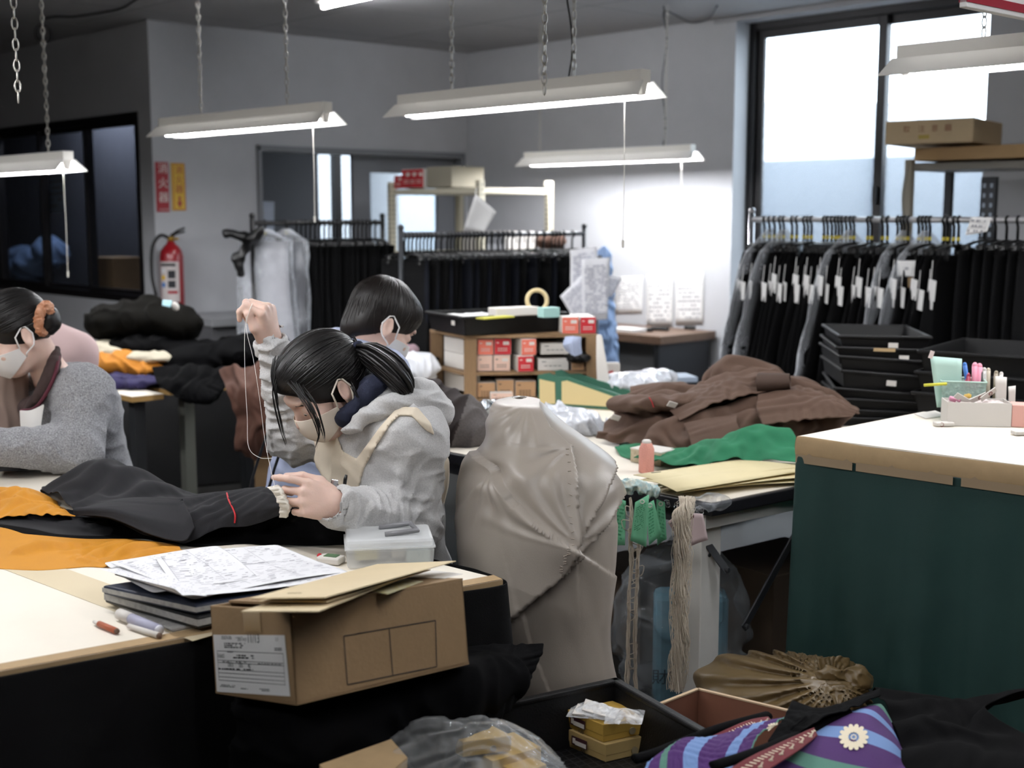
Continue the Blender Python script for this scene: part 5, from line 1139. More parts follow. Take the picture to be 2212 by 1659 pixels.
def boxat(px0, px1, z, h, front, label, dep=.24, back=.012, **k):
    o = fl_+dy*back; a, b = along(o+UP*z, dx, px0), along(o+UP*z, dx, px1); return carton(o+dx*(a+b)/2+dy*dep/2+UP*(z+h/2), (b-a, dep, h), Rx, front, label, **k)
G = 'small boxes in the wooden shelf'
zr = [.018, .126, .192]
boxat(1032, 1066, zr[2], .064, M_salmon, 'salmon box, top row of the wooden shelf, leftmost', group=G, seed=1)
boxat(1068, 1104, zr[2], .066, M_red, 'red box, top row of the wooden shelf, second', group=G, seed=2)
carton(fl_+dx*along(fl_+UP*.2, dx, 1131)+dy*.11+UP*(zr[2]+.033), (.062, .25, .066), Rx @ rotz(.16), M_salmon, 'salmon box turned to show its white side, top row of the wooden shelf', 'box', G, seed=3)
boxat(1031, 1064, zr[1], .064, M_pink, 'pale pink box, second row of the wooden shelf, leftmost', group=G, seed=4, name_box=False)
boxat(1066, 1102, zr[1], .064, M_pink, 'pale pink box with a white patch, second row of the wooden shelf', group=G, seed=5)
carton(fl_+dx*along(fl_+UP*.15, dx, 1127)+dy*.1+UP*(zr[1]+.032), (.066, .24, .064), Rx @ rotz(.12), M_red, 'red box, second row of the wooden shelf under the turned salmon one', 'box', G, seed=6)
boxat(1168, 1232, zr[2]+.0, .045, M_wcard, 'low white box, top row of the wooden shelf', group=G, seed=7, name_box=False, lines=1)
boxat(1162, 1228, zr[1], .048, M_wcard, 'low white box, second row of the wooden shelf', group=G, seed=8, name_box=False, lines=1)
boxat(1234, 1262, zr[1], .05, M_tan, 'open tan box at the right of the second row of the wooden shelf', group=G, seed=9)
for i, (a, b, h) in enumerate(((1031, 1070, .062), (1073, 1110, .072), (1113, 1157, .066))): boxat(a, b, zr[0]+(.0 if i else .0), h, M_tan, ('tan box with a grid of marks, bottom row of the wooden shelf, leftmost', 'tallest tan box, bottom row of the wooden shelf', 'tan box with a dark mark, bottom row of the wooden shelf')[i], group=G, lines=4, name_box=False, seed=10+i, back=.015)
boxat(1060, 1108, zr[0], .03, M_pink, 'flat pink box lying in front of the bottom row', dep=.05, back=-.07, group=G, seed=14, name_box=False)
for i, (z, h) in enumerate(((zr[2], .062), (zr[1], .064), (zr[0]+.02, .07))):
    o = fl_+sk*.15+dx*.035; carton(o+UP*(z+h/2), (.05, .22, h), np.stack([np.cross(sk, UP), sk, UP], 1), M_wcard, ('white box seen between the two left posts, top row', 'white box seen between the two left posts, second row', 'white box seen between the two left posts, bottom row')[i], 'box', 'white boxes at the left end of the wooden shelf', seed=20+i, name_box=False, lines=1)
bz = Hs+.013
boxat(1214, 1250, bz, .068, M_salmon, 'salmon box on top of the wooden shelf at the right', dep=.2, group=G, seed=30)
boxat(1253, 1287, bz, .068, M_red, 'red box on top of the wooden shelf at the right end', dep=.2, group=G, seed=31)
# ---- big black tray on the shelf with odds and ends
def tray(name, label, c, R, w, d, h, m=None, fl=.012, rim=.012, cat='tray', group=None, ribs=True):
    """open plastic tray: c is the centre of its base"""
    m = m or M_black; t = thing(name, label, cat, c, group); th = .004
    def ringpts(z, gx): return [c+R @ V(x*(w/2-gx), y*(d/2-gx), z) for x, y in ((-1, -1), (1, -1), (1, 1), (-1, 1))]
    a, b = ringpts(.004, fl), ringpts(h-.002, 0)
    for i, nm in enumerate(('front', 'end', 'back', 'end')):
        j = (i+1) % 4; n = unit(np.cross(a[j]-a[i], UP))
        MB().hexa([a[i]-n*th, a[j]-n*th, a[j], a[i], b[i]-n*th, b[j]-n*th, b[j], b[i]]).build(nm, m, t)
    MB().prism([p-UP*.004 for p in a], UP*.005).build('bottom', m, t)
    mb = MB(); q = [p+UP*-.004 for p in ringpts(h, -.003)]
    for i in range(4): A_, B_ = q[i], q[(i+1) % 4]; d_ = unit(B_-A_); mb.box((A_+B_)/2, (np.linalg.norm(B_-A_)+rim*.9, rim, .012), basis(d_))
    mb.build('rim', m, t, bevel=.004); return t
tp = P(1003, 737, 4.93); tp[2] = TZ+Hs+.018; Rt_ = np.stack([unit((.87, .49, 0)), unit((-.49, .87, 0)), UP], 1)
c = tp+Rt_ @ V(.24, .17, 0); tr = tray('tray', 'black plastic tray on top of the wooden shelf', c, Rt_, .48, .34, .075)
MB().box(tp+Rt_ @ V(-.004, .09, .045), (.001, .03, .018), Rt_).build('sticker', M_wcard, tr)
tz = tp[2]+.07
mb = SDF(V(c[0]-.3, c[1]-.35, tz-.08), V(c[0]+.3, c[1]+.35, tz+.06), .006); mb.box(c+UP*.04, (.38, .26, .05), Rt_, .02); mb.band(lambda p: .012*noise(p*14)+.006*noise(p*40)); tag(mb.build('paper_heap', M_paper), 'loose papers heaped inside the tray on the wooden shelf', 'paper')
q = P(1110, 690, 5.05); q[2] = tz+.002; t = thing('white_box', 'long white box lying on the tray of papers', 'box', q); MB().box(q+UP*.017, (.2, .07, .034), Rt_).build('box_body', M_wcard, t, bevel=.003)
q = P(1160, 690, 5.12); q[2] = tz+.046; MBt = MB(); MBt.torus(q+UP*.012, .042, .009, frame(V(.25, -1, .15)), 28, 8); tag(MBt.build('tape_roll', mat('tape_beige', 'c8b68b', .5), smooth=True), 'roll of beige tape standing behind the long white box', 'tape')
q = P(1185, 688, 4.98); q[2] = tz; tag(MB().box(q+UP*.02, (.075, .05, .04), Rt_).build('pale_green_box', mat('mint_card', '9cc3bd', .6), bevel=.002), 'pale mint box on the tray beside the tape roll', 'box')
tag(MB().box(P(1070, 692, 4.9)*V(1, 1, 0)+UP*(tz+.006), (.16, .05, .006), Rt_ @ rotz(.25)).build('ruler', mat('yellow_green', 'c8c455', .5)), 'yellow edged ruler lying on the papers in the tray', 'ruler')
# ---- behind the shelf at the left: black tray with pinkish scraps, white bags
c = P(860, 765, 5.3); c[2] = TZ+.1; tray('tray', 'small black tray behind the seated man, left of the wooden shelf', c-UP*.02, Rt_, .22, .3, .08)
S = SDF(c-.2, c+.2, .006); S.ell(c+UP*.08, (.09, .08, .035)); S.band(lambda p: .02*noise(p*22)); tag(S.build('cloth_scraps', mat('mauve_cloth', '8a7278', .9)), 'mauve cloth scraps in the small black tray', 'cloth')
S = SDF(P(870, 800, 5.1)-.3, P(870, 800, 5.1)+.3, .008); S.ell(P(880, 800, 5.1), (.13, .1, .05)); S.ell(P(905, 790, 5.1), (.06, .08, .06), k=.03); S.band(lambda p: folds(p, (1, .3, .4), 16, 9, .02, 3)); S.half(V(0, 0, TOP), (0, 0, -1)); tag(S.build('plastic_bag', mat('milky_film', 'd4d6da', .3), smooth=1), 'milky plastic bags of goods behind the ponytail', 'bag')
# ---- cream divider with green frame
gA = on(1163, 876); gd = unit(on(1348, 889)-gA); ga_l = lambda px: along(gA, gd, px); gn = unit(np.cross(gd, UP)); gn = gn if gn[1] < 0 else -gn
def onG(px, py): return PL(px, py, gA, gn)
M_gfr = mat('green_frame', '2f5f4e', .6); M_gpan = mat('cream_panel', 'd0bd8b', .6)
gf = thing('file_divider', 'cream file divider with a dark green frame, sloping down to the right', 'file divider', gA+gd*.17)
outl = [onG(*p) for p in ((1162, 810), (1185, 806), (1202, 815), (1225, 815), (1347, 856), (1347, 886))]; outl = [onG(1162, 877)]+outl; outl[-1][2] = TOP; outl[0][2] = TOP
MB().prism(outl, -gn*.014).build('frame_board', M_gfr, gf); MB().prism([p-gn*.12 for p in outl], -gn*.012).build('frame_board', M_gfr, gf)
for q in (((1166, 819), (1199, 826), (1200, 862), (1200, 872), (1166, 872)), ((1214, 824), (1225, 822), (1341, 862), (1341, 880), (1214, 872))): MB().prism([onG(*p)+gn*.001 for p in q], gn*.003).build('panel', M_gpan, gf)
MB().prism([outl[0], outl[-1], outl[-1]-gn*.12, outl[0]-gn*.12], UP*.004).build('bottom_board', M_gpan, gf)
# ---- bags, foil, white envelopes
def blob(name, label, cat, parts, m, fold=(.02, 18, 9), seed=0, h=.006, floor=TOP, smooth=1, k=.03, sharp=2, ax=(1, .3, .3)):
    A = np.array([P(*p[:3]) for p in parts]); R_ = np.array([max(p[3]) for p in parts]); lo = (A-R_[:, None]).min(0)-.05; hi = (A+R_[:, None]).max(0)+.05
    S = SDF(lo, hi, h)
    for p in parts: S.ell(P(*p[:3]), p[3], k=k)
    if fold[0]: S.band(lambda q: folds(q, ax, fold[1], fold[2], fold[0], seed, sharp))
    if floor is not None: S.half(V(0, 0, floor), (0, 0, -1))
    return tag(S.build(name, m, smooth=smooth), label, cat)
M_crink = mat('crinkled_film', 'c9ccd2', .18, spec=.8, var=.25, vs=30)
blob('plastic_bag', 'clear crinkled bag of white goods before the file divider', 'bag', [(1230, 920, 4.3, (.12, .09, .055)), (1200, 900, 4.4, (.05, .06, .05)), (1290, 930, 4.3, (.06, .07, .035))], M_crink, (.022, 22, 14), 2)
blob('foil_pack', 'silver foil pack beside the wooden shelf', 'pack', [(1062, 886, 4.6, (.05, .05, .035))], mat('foil', 'aab0b4', .15, .9), (.022, 34, 26), 5, .005)
blob('plastic_bag', 'clear bag of papers on the middle table right of the shelf', 'bag', [(1370, 826, 5.0, (.14, .1, .035)), (1420, 815, 5.1, (.08, .08, .03))], M_crink, (.016, 16, 12), 7)
tag(MB().box(on(1450, 822)+UP*.012, (.2, .16, .024), rotz(.2)).build('pale_blue_box', mat('pale_blue_card', 'aebccd', .6), bevel=.003), 'pale blue flat box behind the brown garment', 'box')
mb = MB(); mb.box(on(1320, 850)+UP*.06+V(0, .1, 0), (.085, .05, .12), rotz(.1)); t = tag(mb.build('white_carton', M_wcard, bevel=.003), 'white carton with red line print right of the wooden shelf', 'box')
q = on(1320, 850)+V(0, .1, 0); MB().box(q+UP*.08+V(-.01, -.027, 0), (.05, .002, .008), euler(0, -.25, .1)).build('red_print', M_red, t)
q = on(1334, 838)+V(0, .06, 0); t = thing('plastic_cup', 'small clear cup of green and yellow bits right of the wooden shelf', 'cup', q); MB().lathe([(.022, 0), (.026, .06), (.025, .06), (.021, .003)], q, 16).build('cup_wall', clearfilm('cup_film', 'f2f4f2', .25), t, True); MB().ball(q+UP*.03, (.018, .018, .025), 6).build('contents', mat('olive_bits', '7d8050', .6, col2='2d6a5b', vs=60), t, True)
psheet('blue_bag', [[(1222, 728, 4.95), (1238, 727, 4.95), (1254, 728, 4.95)], [(1218, 745, 4.94), (1236, 742, 4.93), (1254, 746, 4.95)], [(1224, 758, 4.95), (1240, 768, 4.93), (1256, 764, 4.95)]], mat('pale_blue_cloth', 'a4aec6', .85), nu=24, nv=24, su=1.3, it=50); tag(COL.objects['blue_bag'], 'pale blue cloth stuffed in the right bay of the wooden shelf', 'cloth')
blob('black_pouch', 'black pouch in the right bay of the wooden shelf', 'pouch', [(1250, 771, 5.06, (.05, .06, .02))], M_black, (.01, 30, 20), 3, .004, None)
psheet('white_envelope', [[(1288, 722, 4.98), (1300, 724, 4.98), (1302, 745, 4.98)], [(1288, 780, 4.96), (1305, 780, 4.96), (1312, 790, 4.96)], [(1290, 832, 4.95), (1305, 838, 4.95), (1318, 838, 4.95)]], M_wcard, nu=10, nv=10, raw=True); tag(COL.objects['white_envelope'], 'white envelope standing against the right end of the wooden shelf', 'envelope')
# small spool and white scraps left of the shelf foot
q = on(942, 858); t = thing('thread_spool', 'small cream spool with an orange top left of the wooden shelf', 'spool', q); MB().lathe([(.016, 0), (.017, .004), (.017, .03), (.012, .04), (.008, .046)], q, 16).build('thread', M_wcard, t, True); MB().lathe([(.01, .04), (.013, .042), (.012, .05)], q, 14).build('spool_cap', mat('orange_cap', 'b98560', .5), t, True)
# ---- charcoal garment lying on the table behind the seated woman
M_char = mat('charcoal_brown', '241e1d', .85, bump=.15, bs=400, spec=.2); M_flan = mat('grey_flannel', '55504e', .95, col2='3f3b3a', vs=200, bump=.2, bs=400)
def mi_(c): x, y = proj(c); return (x > 995+(905-y)*.35).astype(np.int32)
S = SDF(P(990, 920, 4.1)-.35, P(990, 920, 4.1)+.35, .006); S.ell(P(985, 930, 4.15), (.12, .15, .085), euler(0, .25, .3), .03); S.cap(P(930, 850, 4.25), P(985, 900, 4.2), .05, .08, .05); S.cap(P(985, 915, 4.15), P(1048, 955, 4.1), .08, .045, .05)
S.band(lambda p: folds(p, (1, 0, -.5), 15, 6, .016, 4)); S.half(V(0, 0, TOP), (0, 0, -1)); o = S.build('garment_bundle', [M_char, M_flan], smooth=1, mi=mi_); tag(o, 'charcoal and grey flannel garment bundled on the table behind the grey hoodie', 'garment')
blob('white_cloth', 'white padded cloth edge behind the hood', 'cloth', [(965, 862, 4.3, (.04, .04, .022)), (915, 842, 4.4, (.07, .05, .02))], M_wcard, (.008, 30, 18), 6, .005, None)
# ---- heap of brown garments
M_brown = mat('brown_wool', '4d392d', .85, bump=.15, bs=450, sheen=.15, var=.08, vs=5); M_brown2 = mat('brown_wool_dark', '3c2c23', .85, bump=.15, bs=450)
hp = thing('brown_garments', 'heap of brown wool garments lying on the middle table', 'garment', on(1560, 950))
psheet('garment_body', [[(1288, 948, 4.1), (1370, 958, 3.95), (1460, 985, 3.78), (1560, 978, 3.78), (1650, 958, 3.85), (1740, 950, 3.85), (1810, 925, 3.9)],
 [(1298, 928, 4.1), (1390, 918, 3.98), (1470, 938, 3.84), (1560, 932, 3.82), (1660, 920, 3.86), (1760, 905, 3.9), (1838, 900, 3.95)],
 [(1325, 892, 4.2), (1400, 878, 4.08), (1480, 893, 4.0), (1570, 880, 3.95), (1670, 868, 3.95), (1760, 862, 3.95), (1847, 889, 3.98)],
 [(1352, 866, 4.3), (1410, 855, 4.2), (1490, 856, 4.15), (1560, 826, 4.12), (1640, 822, 4.1), (1730, 846, 4.08), (1842, 882, 4.05)],
 [(1365, 850, 4.4), (1420, 842, 4.35), (1510, 836, 4.3), (1582, 783, 4.28), (1655, 803, 4.24), (1738, 834, 4.22), (1825, 877, 4.15)],
 [(1375, 880, 4.7), (1430, 860, 4.7), (1510, 860, 4.7), (1590, 820, 4.7), (1660, 830, 4.7), (1740, 850, 4.6), (1830, 885, 4.5)]], M_brown, hp, nu=54, nv=40, su=1.16, sv=1.2, it=160, pull=.01, amp=.055, ns=4.5, seed=4, floor=TOP, bend=.22, thick=.004, sub=2)
def tubecloth(name, pts, r, m, parent, flat=.55, seed=0, slack=1.06, nu=22, nv=22, up=UP, **k):
    C = [P(*p) for p in pts]; X = []
    for i, c in enumerate(C):
        d = unit(C[min(i+1, len(C)-1)]-C[max(i-1, 0)]); x = unit(np.cross(d, up)); y = np.cross(x, d); ri = r[i] if not np.isscalar(r) else r; X.append(ring(c, x, y, ri, ri*flat, 10))
    return sheet(name, X, m, parent, nu=nu, nv=nv, cyc=True, su=1.05, sv=slack, it=90, pull=.02, amp=.016, ns=6, seed=seed, thick=.004, bend=.3, sub=2, **k)
tubecloth('sleeve', [(1345, 872, 4.15), (1400, 872, 4.02), (1450, 868, 4.0), (1500, 862, 4.02)], [.056, .052, .046, .04], M_brown, hp, .5, 2, slack=1.16)
psheet('lapel', [[(1470, 905, 3.88), (1540, 872, 3.9), (1610, 852, 3.94), (1690, 838, 3.98)], [(1450, 880, 3.98), (1520, 852, 4.0), (1590, 822, 4.04), (1690, 812, 4.04)], [(1470, 858, 4.1), (1520, 826, 4.14), (1590, 790, 4.2), (1680, 803, 4.14)]], M_brown, hp, nu=30, nv=22, su=1.08, sv=1.12, it=90, amp=.02, ns=5, bend=.3, sub=2, seed=8, thick=.005)
tubecloth('cuff', [(1640, 828, 4.0), (1680, 826, 3.98), (1706, 824, 3.97)], [.05, .042, .036], M_brown2, hp, .62, 7)
psheet('front_panel', [[(1650, 915, 3.80), (1720, 905, 3.79), (1780, 902, 3.80), (1838, 900, 3.84)], [(1640, 885, 3.86), (1720, 874, 3.85), (1785, 872, 3.85), (1846, 892, 3.86)], [(1640, 860, 3.94), (1720, 850, 3.93), (1790, 860, 3.92), (1848, 886, 3.9)], [(1650, 835, 4.04), (1725, 836, 4.02), (1790, 855, 4.0), (1840, 880, 3.98)]], M_brown, hp, nu=30, nv=22, su=1.1, sv=1.14, it=90, amp=.03, ns=5, bend=.25, sub=2, seed=13, thick=.006)
psheet('pocket_flap', [[(1500, 975, 3.74), (1560, 962, 3.74), (1600, 940, 3.76)], [(1490, 940, 3.8), (1550, 925, 3.8), (1590, 915, 3.8)], [(1480, 915, 3.85), (1540, 905, 3.86), (1590, 900, 3.86)]], M_brown, hp, nu=20, nv=20, su=1.08, sv=1.1, it=60, amp=.02, ns=5, bend=.3, sub=2, seed=3)
MB().tube([P(1402, 858, 3.95), P(1408, 868, 3.945), P(1412, 880, 3.95)], .0016, 5).build('red_stitch', M_red, hp)
for px, py, D in ((1452, 874, 3.93), (1330, 902, 4.05), (1815, 886, 3.87)): MB().box(P(px, py, D), (.03, .003, .02), euler(.6, .3, .3)).build('size_label', M_wcard, hp)
# ---- green cloth
M_gcl = mat('green_linen', '0f6240', .8, bump=.2, bs=380, sheen=.3, var=.1, vs=6)
psheet('green_cloth', [[(1345, 985, 3.85), (1440, 1000, 3.62), (1530, 998, 3.6), (1620, 990, 3.62), (1728, 998, 3.58)],
 [(1335, 968, 3.95), (1450, 985, 3.68), (1530, 975, 3.66), (1620, 955, 3.68), (1728, 970, 3.64)],
 [(1345, 962, 4.05), (1460, 975, 3.78), (1540, 955, 3.74), (1630, 926, 3.76), (1700, 930, 3.74)],
 [(1360, 962, 4.1), (1480, 975, 3.86), (1560, 960, 3.82), (1640, 940, 3.86), (1700, 940, 3.84)]], M_gcl, nu=32, nv=18, su=1.13, sv=1.13, it=120, pull=.012, amp=.02, ns=7, sub=2, seed=6, floor=TOP, bend=.2)
tag(COL.objects['green_cloth'], 'bright green linen cloth under the heap of brown garments', 'cloth')
# ---- spool and patterned box
q = on(1396, 1020); t = thing('thread_spool', 'tall cone spool of pink thread standing on the middle table', 'spool', q); s_ = 3.43/2724
MB().lathe([(17*s_, 0), (18*s_, 2*s_), (18*s_, 55*s_), (13*s_, 68*s_), (11*s_, 70*s_)], q, 28).build('thread', mat('pink_thread', 'd9988a', .7, stripe=None, bump=.4, bs=300, vstretch=None), t, True)
MB().lathe([(9*s_, 69*s_), (11*s_, 70*s_), (11*s_, 74*s_), (8*s_, 77*s_)], q, 20).build('spool_cap', M_wcard, t, True)
q = on(1412, 998); Rp = rotz(-.75); t = thing('patterned_box', 'small box with white lid and gold leaf patterned sides behind the pink spool', 'box', q)
MB().box(q+UP*.02, (.115, .085, .04), Rp).build('box_body', mat('leaf_pattern', 'a8987a', .6, col2='d8ccb0', vs=70), t, bevel=.002); MB().box(q+UP*.0415, (.117, .087, .004), Rp).build('lid', M_wcard, t, bevel=.001)
# ---- stack of pattern cards
M_cardc = mat('pattern_card', 'd5c79c', .65, var=.03, vs=12)
def pat(corners, z, label, bend=0, sl=0):
    a, b, c, d = [PZ(*p, z) for p in corners]; X = []
    for v in np.linspace(0, 1, 5): X.append([(a+(d-a)*v)*(1-u)+(b+(c-b)*v)*u+UP*(bend*math.sin(math.pi*u)) for u in np.linspace(0, 1, 9)])
    o = sheet('pattern_card', X, M_cardc, None, nu=9, nv=5, raw=True, thick=.0018, sub=0); tag(o, label, 'pattern card', 'pattern cards on the table corner')
    n_ = MB(); p = a*.85+c*.1+d*.05+UP*(.0014+bend*.3); n_.box(p, (.03, .006, .0008), rotz(.4)); n_.build('slot', M_ink2, o); return o
cards = [(((1430, 1062), (1735, 1038), (1740, 1018), (1480, 1030)), 'lowest cream pattern card of the stack on the table corner'), (((1460, 1066), (1740, 1042), (1742, 1020), (1500, 1028)), 'second lowest cream pattern card of the stack'), (((1420, 1056), (1745, 1032), (1742, 1012), (1500, 1020)), 'third cream pattern card from the bottom of the stack'), (((1500, 1060), (1748, 1030), (1742, 1008), (1520, 1015)), 'fourth cream pattern card from the bottom of the stack'), (((1410, 1052), (1740, 1022), (1735, 1002), (1500, 1010)), 'fifth cream pattern card, just below the two top ones'), (((1372, 1038), (1462, 1062), (1742, 1016), (1600, 1000)), 'long cream pattern card second from the top of the stack'), (((1368, 1026), (1432, 1046), (1738, 1008), (1588, 994)), 'topmost cream pattern card with a small slot')]
for i, (q, lab) in enumerate(cards): pat(q, TOP+.003+.0058*i, lab, .004+.003*(i % 3))
# ---- things hung from the table end: green tags, twine, hank of thread, pink tags
M_gtag = mat('green_tag', '74bd94', .7, var=.05, vs=20); hd_ = P(1375, 1062, 3.28)
tg = [((1325, 1075), (1352, 1082), (1350, 1178), (1318, 1178), 3.30, 'green tag at the left of the hanging bunch'), ((1372, 1085), (1402, 1068), (1396, 1182), (1362, 1168), 3.20, 'front green tag with printed lines in the hanging bunch'), ((1396, 1090), (1412, 1080), (1430, 1155), (1402, 1178), 3.24, 'narrow green tag behind the front one in the bunch'), ((1418, 1078), (1436, 1085), (1440, 1165), (1420, 1178), 3.28, 'green tag at the right of the hanging bunch')]
for i, (a, b, c, d, D, lab) in enumerate(tg):
    o = card('green_tag', [P(*a, D), P(*b, D), P(*c, D-.02), P(*d, D-.02)], M_gtag, lab, 'tag', 'green tags hanging on the table end', curl=.008, rows=12 if i == 1 else 9, seed=40+i, ink=mat('green_print', '2f7a55', .8), margin=.16)
    e = (P(*a, D)+P(*b, D))/2-UP*.008+V(0, -.004, 0); MB().torus(e, .005, .0015, frame(V(0, -1, 0)), 12, 5).build('eyelet', M_wcard, o)
blob('ribbon_bunch', 'bunch of pale coloured ribbons tied on the table end above the green tags', 'ribbon', [(1352, 1050, 3.27, (.016, .014, .014)), (1380, 1052, 3.26, (.02, .014, .012)), (1412, 1062, 3.26, (.013, .014, .016))], mat('ribbon_mix', 'd9d5c4', .5, col2='8fb8c0', vs=60), (.012, 60, 40), 3, .0032, None)
def strand(pts, n, spread, r, name, label, cat, m, seed, group=None, k=40, fly=0):
    rr_ = random.Random(seed); mb = MB(); C = spline([P(*p) for p in pts], k)
    for i in range(n):
        ph, q = rr_.uniform(0, 6.28), rr_.random()**.5*spread; f1 = rr_.uniform(2, 6); w = rr_.uniform(.3, 1)
        mb.tube([C[j]+V(math.cos(ph+j*.1), math.sin(ph+j*.1), 0)*q*(.75+.35*math.sin(j*f1/k*6+ph))+V(math.sin(j*1.7+ph), math.cos(j*2.1+ph), 0)*.0012*w for j in range(0, k, 1)], r, 4, cap=False)
    for i in range(fly):
        j = rr_.randrange(2, k-4); p = C[j]; s = rr_.uniform(.012, .026)*rr_.choice((-1, 1)); mb.tube(spline([p, p+V(s, -.006, .004), p+V(s*.8, -.008, -.018), p+V(0, 0, -.03)], 9), r*.6, 3, cap=False)
    o = mb.build(name, m, smooth=True); return tag(o, label, cat, group)
M_twine = mat('cotton_twine', 'cbbfae', .9, bump=.3, bs=300)
strand([(1362, 1075, 3.24), (1363, 1180, 3.22), (1358, 1330, 3.2), (1356, 1490, 3.18)], 6, .007, .0022, 'cotton_twine', 'left strand of cotton twine hanging below the green tags', 'twine', M_twine, 3, 'cotton twine below the green tags', 60, 10)
strand([(1376, 1085, 3.24), (1378, 1180, 3.22), (1374, 1330, 3.2), (1374, 1490, 3.18)], 5, .006, .0022, 'cotton_twine', 'right strand of cotton twine hanging below the green tags', 'twine', M_twine, 5, 'cotton twine below the green tags', 60, 10)
strand([(1484, 1075, 3.14), (1474, 1120, 3.11), (1474, 1200, 3.11), (1468, 1300, 3.1), (1468, 1400, 3.1), (1462, 1490, 3.1)], 150, .026, .0008, 'thread_hank', 'thick hank of loose cream threads hanging from the table end', 'thread', mat('cream_thread', 'ddd2c0', .9), 7, None, 44, 60)
for i, (q, D, lab) in enumerate(((((1490, 1108), (1518, 1110), (1530, 1166), (1492, 1180)), 3.13, 'pale pink tag with an eyelet behind the thread hank'), (((1442, 1128), (1466, 1108), (1480, 1140), (1460, 1156)), 3.14, 'small pale tag sticking out left of the thread hank'))):
    o = card('pink_tag', [P(*p, D) for p in q], mat('pale_pink_tag', 'd9c4c4', .7), lab, 'tag', curl=.003, rows=5 if i else 0, seed=50+i)
    if not i: MB().torus(P(1492, 1115, D-.004), .006, .003, frame(V(0, -1, 0)), 14, 6).build('eyelet', mat('brown_eyelet', '6a3a34', .6), o)
mb = MB(); r = random.Random(8)
for k in range(26): p = P(r.uniform(1432, 1512), 0, 3.2); q = m0+ma_*(.02+.12*r.random()); mb.torus(q-n_*0+V(-.01, -.012, -.012-.012*r.random()), .006, .0016, euler(r.random()*3, r.random()*3, 0), 10, 4)
tag(mb.build('safety_pins', mat('chrome'), smooth=True), 'row of steel rings and pins hooked on the table corner', 'pin', kind='stuff')
S = SDF(P(1540, 1085, 3.15)-.12, P(1540, 1085, 3.15)+.12, .004); S.ell(P(1535, 1085, 3.18), (.05, .03, .02)); S.band(lambda p: folds(p, (1, .2, 0), 30, 20, .01, 2)); tag(S.build('plastic_bag', clearfilm('dark_film', '8a8f94', .1, .1, .3, 30)), 'clear plastic bag hooked over the table corner', 'bag')
# ---- under the table: clear sack, blue printed bag, boxes
M_sack = clearfilm('sack_film', 'c8ced2', .06, .1, .16, 12)
S = SDF(V(.28, 3.2, 0), V(.95, 4.1, .75), .012); S.ell(P(1470, 1420, 3.72)*V(1, 1, 0)+UP*.24, (.2, .2, .27)); S.band(lambda p: folds(p, (.2, .4, 1), 9, 6, .035, 2)); S.half(V(0, 0, .004), (0, 0, -1)); tag(S.build('plastic_sack', M_sack, smooth=1), 'big clear plastic sack under the middle table', 'bag')
t = thing('printed_bag', 'blue printed bag standing inside the clear sack under the table', 'bag', P(1490, 1400, 3.66)*V(1, 1, 0)); c = P(1490, 1400, 3.66); Rb_ = basis(V(1, -.05, 0)); MB().box(V(c[0], c[1], .2), (.22, .1, .36), Rb_).build('bag_body', mat('blue_print_bag', '6794a6', .6), t, bevel=.02)
for s_, py, sz in (('宝', 1412, .022), ('に飲む温泉', 1448, .019), ('財宝温泉', 1468, .05)): q = P(1480, py, 3.60); text(s_, sz, mat('dark_blue_print', '1c2f3c', .7), V(q[0], c[1]-.0515, q[2]), (1, -.05, 0), UP, t, 'print')
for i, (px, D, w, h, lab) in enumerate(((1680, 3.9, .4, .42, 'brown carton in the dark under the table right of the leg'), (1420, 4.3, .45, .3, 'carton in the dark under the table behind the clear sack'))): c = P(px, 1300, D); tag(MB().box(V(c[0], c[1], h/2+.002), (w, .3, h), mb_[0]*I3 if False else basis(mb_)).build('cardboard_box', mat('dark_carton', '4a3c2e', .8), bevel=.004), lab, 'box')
# ---- the form wrapped in satin
M_satin = mat('stone_satin', '968d83', .38, spec=.6, sheen=.25, bump=.04, bs=300, var=.03, vs=4)
lv = [(858, 1114, 1128, 3.05, .02), (862, 1094, 1146, 3.04, .045), (871, 1072, 1168, 3.02, .08), (905, 1058, 1200, 3.0, .11), (955, 1048, 1262, 2.98, .14), (1000, 1010, 1302, 2.96, .17), (1060, 1000, 1326, 2.95, .18), (1130, 996, 1333, 2.93, .18), (1200, 998, 1330, 2.92, .18), (1280, 1012, 1322, 2.91, .175), (1360, 1045, 1318, 2.91, .17), (1430, 1072, 1325, 2.91, .17), (1500, 1090, 1340, 2.92, .17), (1560, 1085, 1345, 2.93, .17), (1680, 1080, 1350, 2.95, .17)]
X = []
for py, x0, x1, D, dp in lv:
    a, b = P(x0, py, D), P(x1, py, D); c = (a+b)/2; X.append(ring(c, unit(b-a), V(0, 1, 0), np.linalg.norm(b-a)/2, dp, 12))
X = cr(cr(X, 230, 0), 260, 1, True); N_ = gnormals(X, True); px, py = proj(X)
if np.dot(N_[100, 195], V(0, -1, 0)) < 0 and False: pass
cen = X.mean(1, keepdims=True); out = X-cen; out[..., 2] = 0; out /= np.linalg.norm(out, axis=-1, keepdims=True)+1e-9
disp = np.zeros(px.shape); front = X[..., 1] < cen[..., 1]+.02
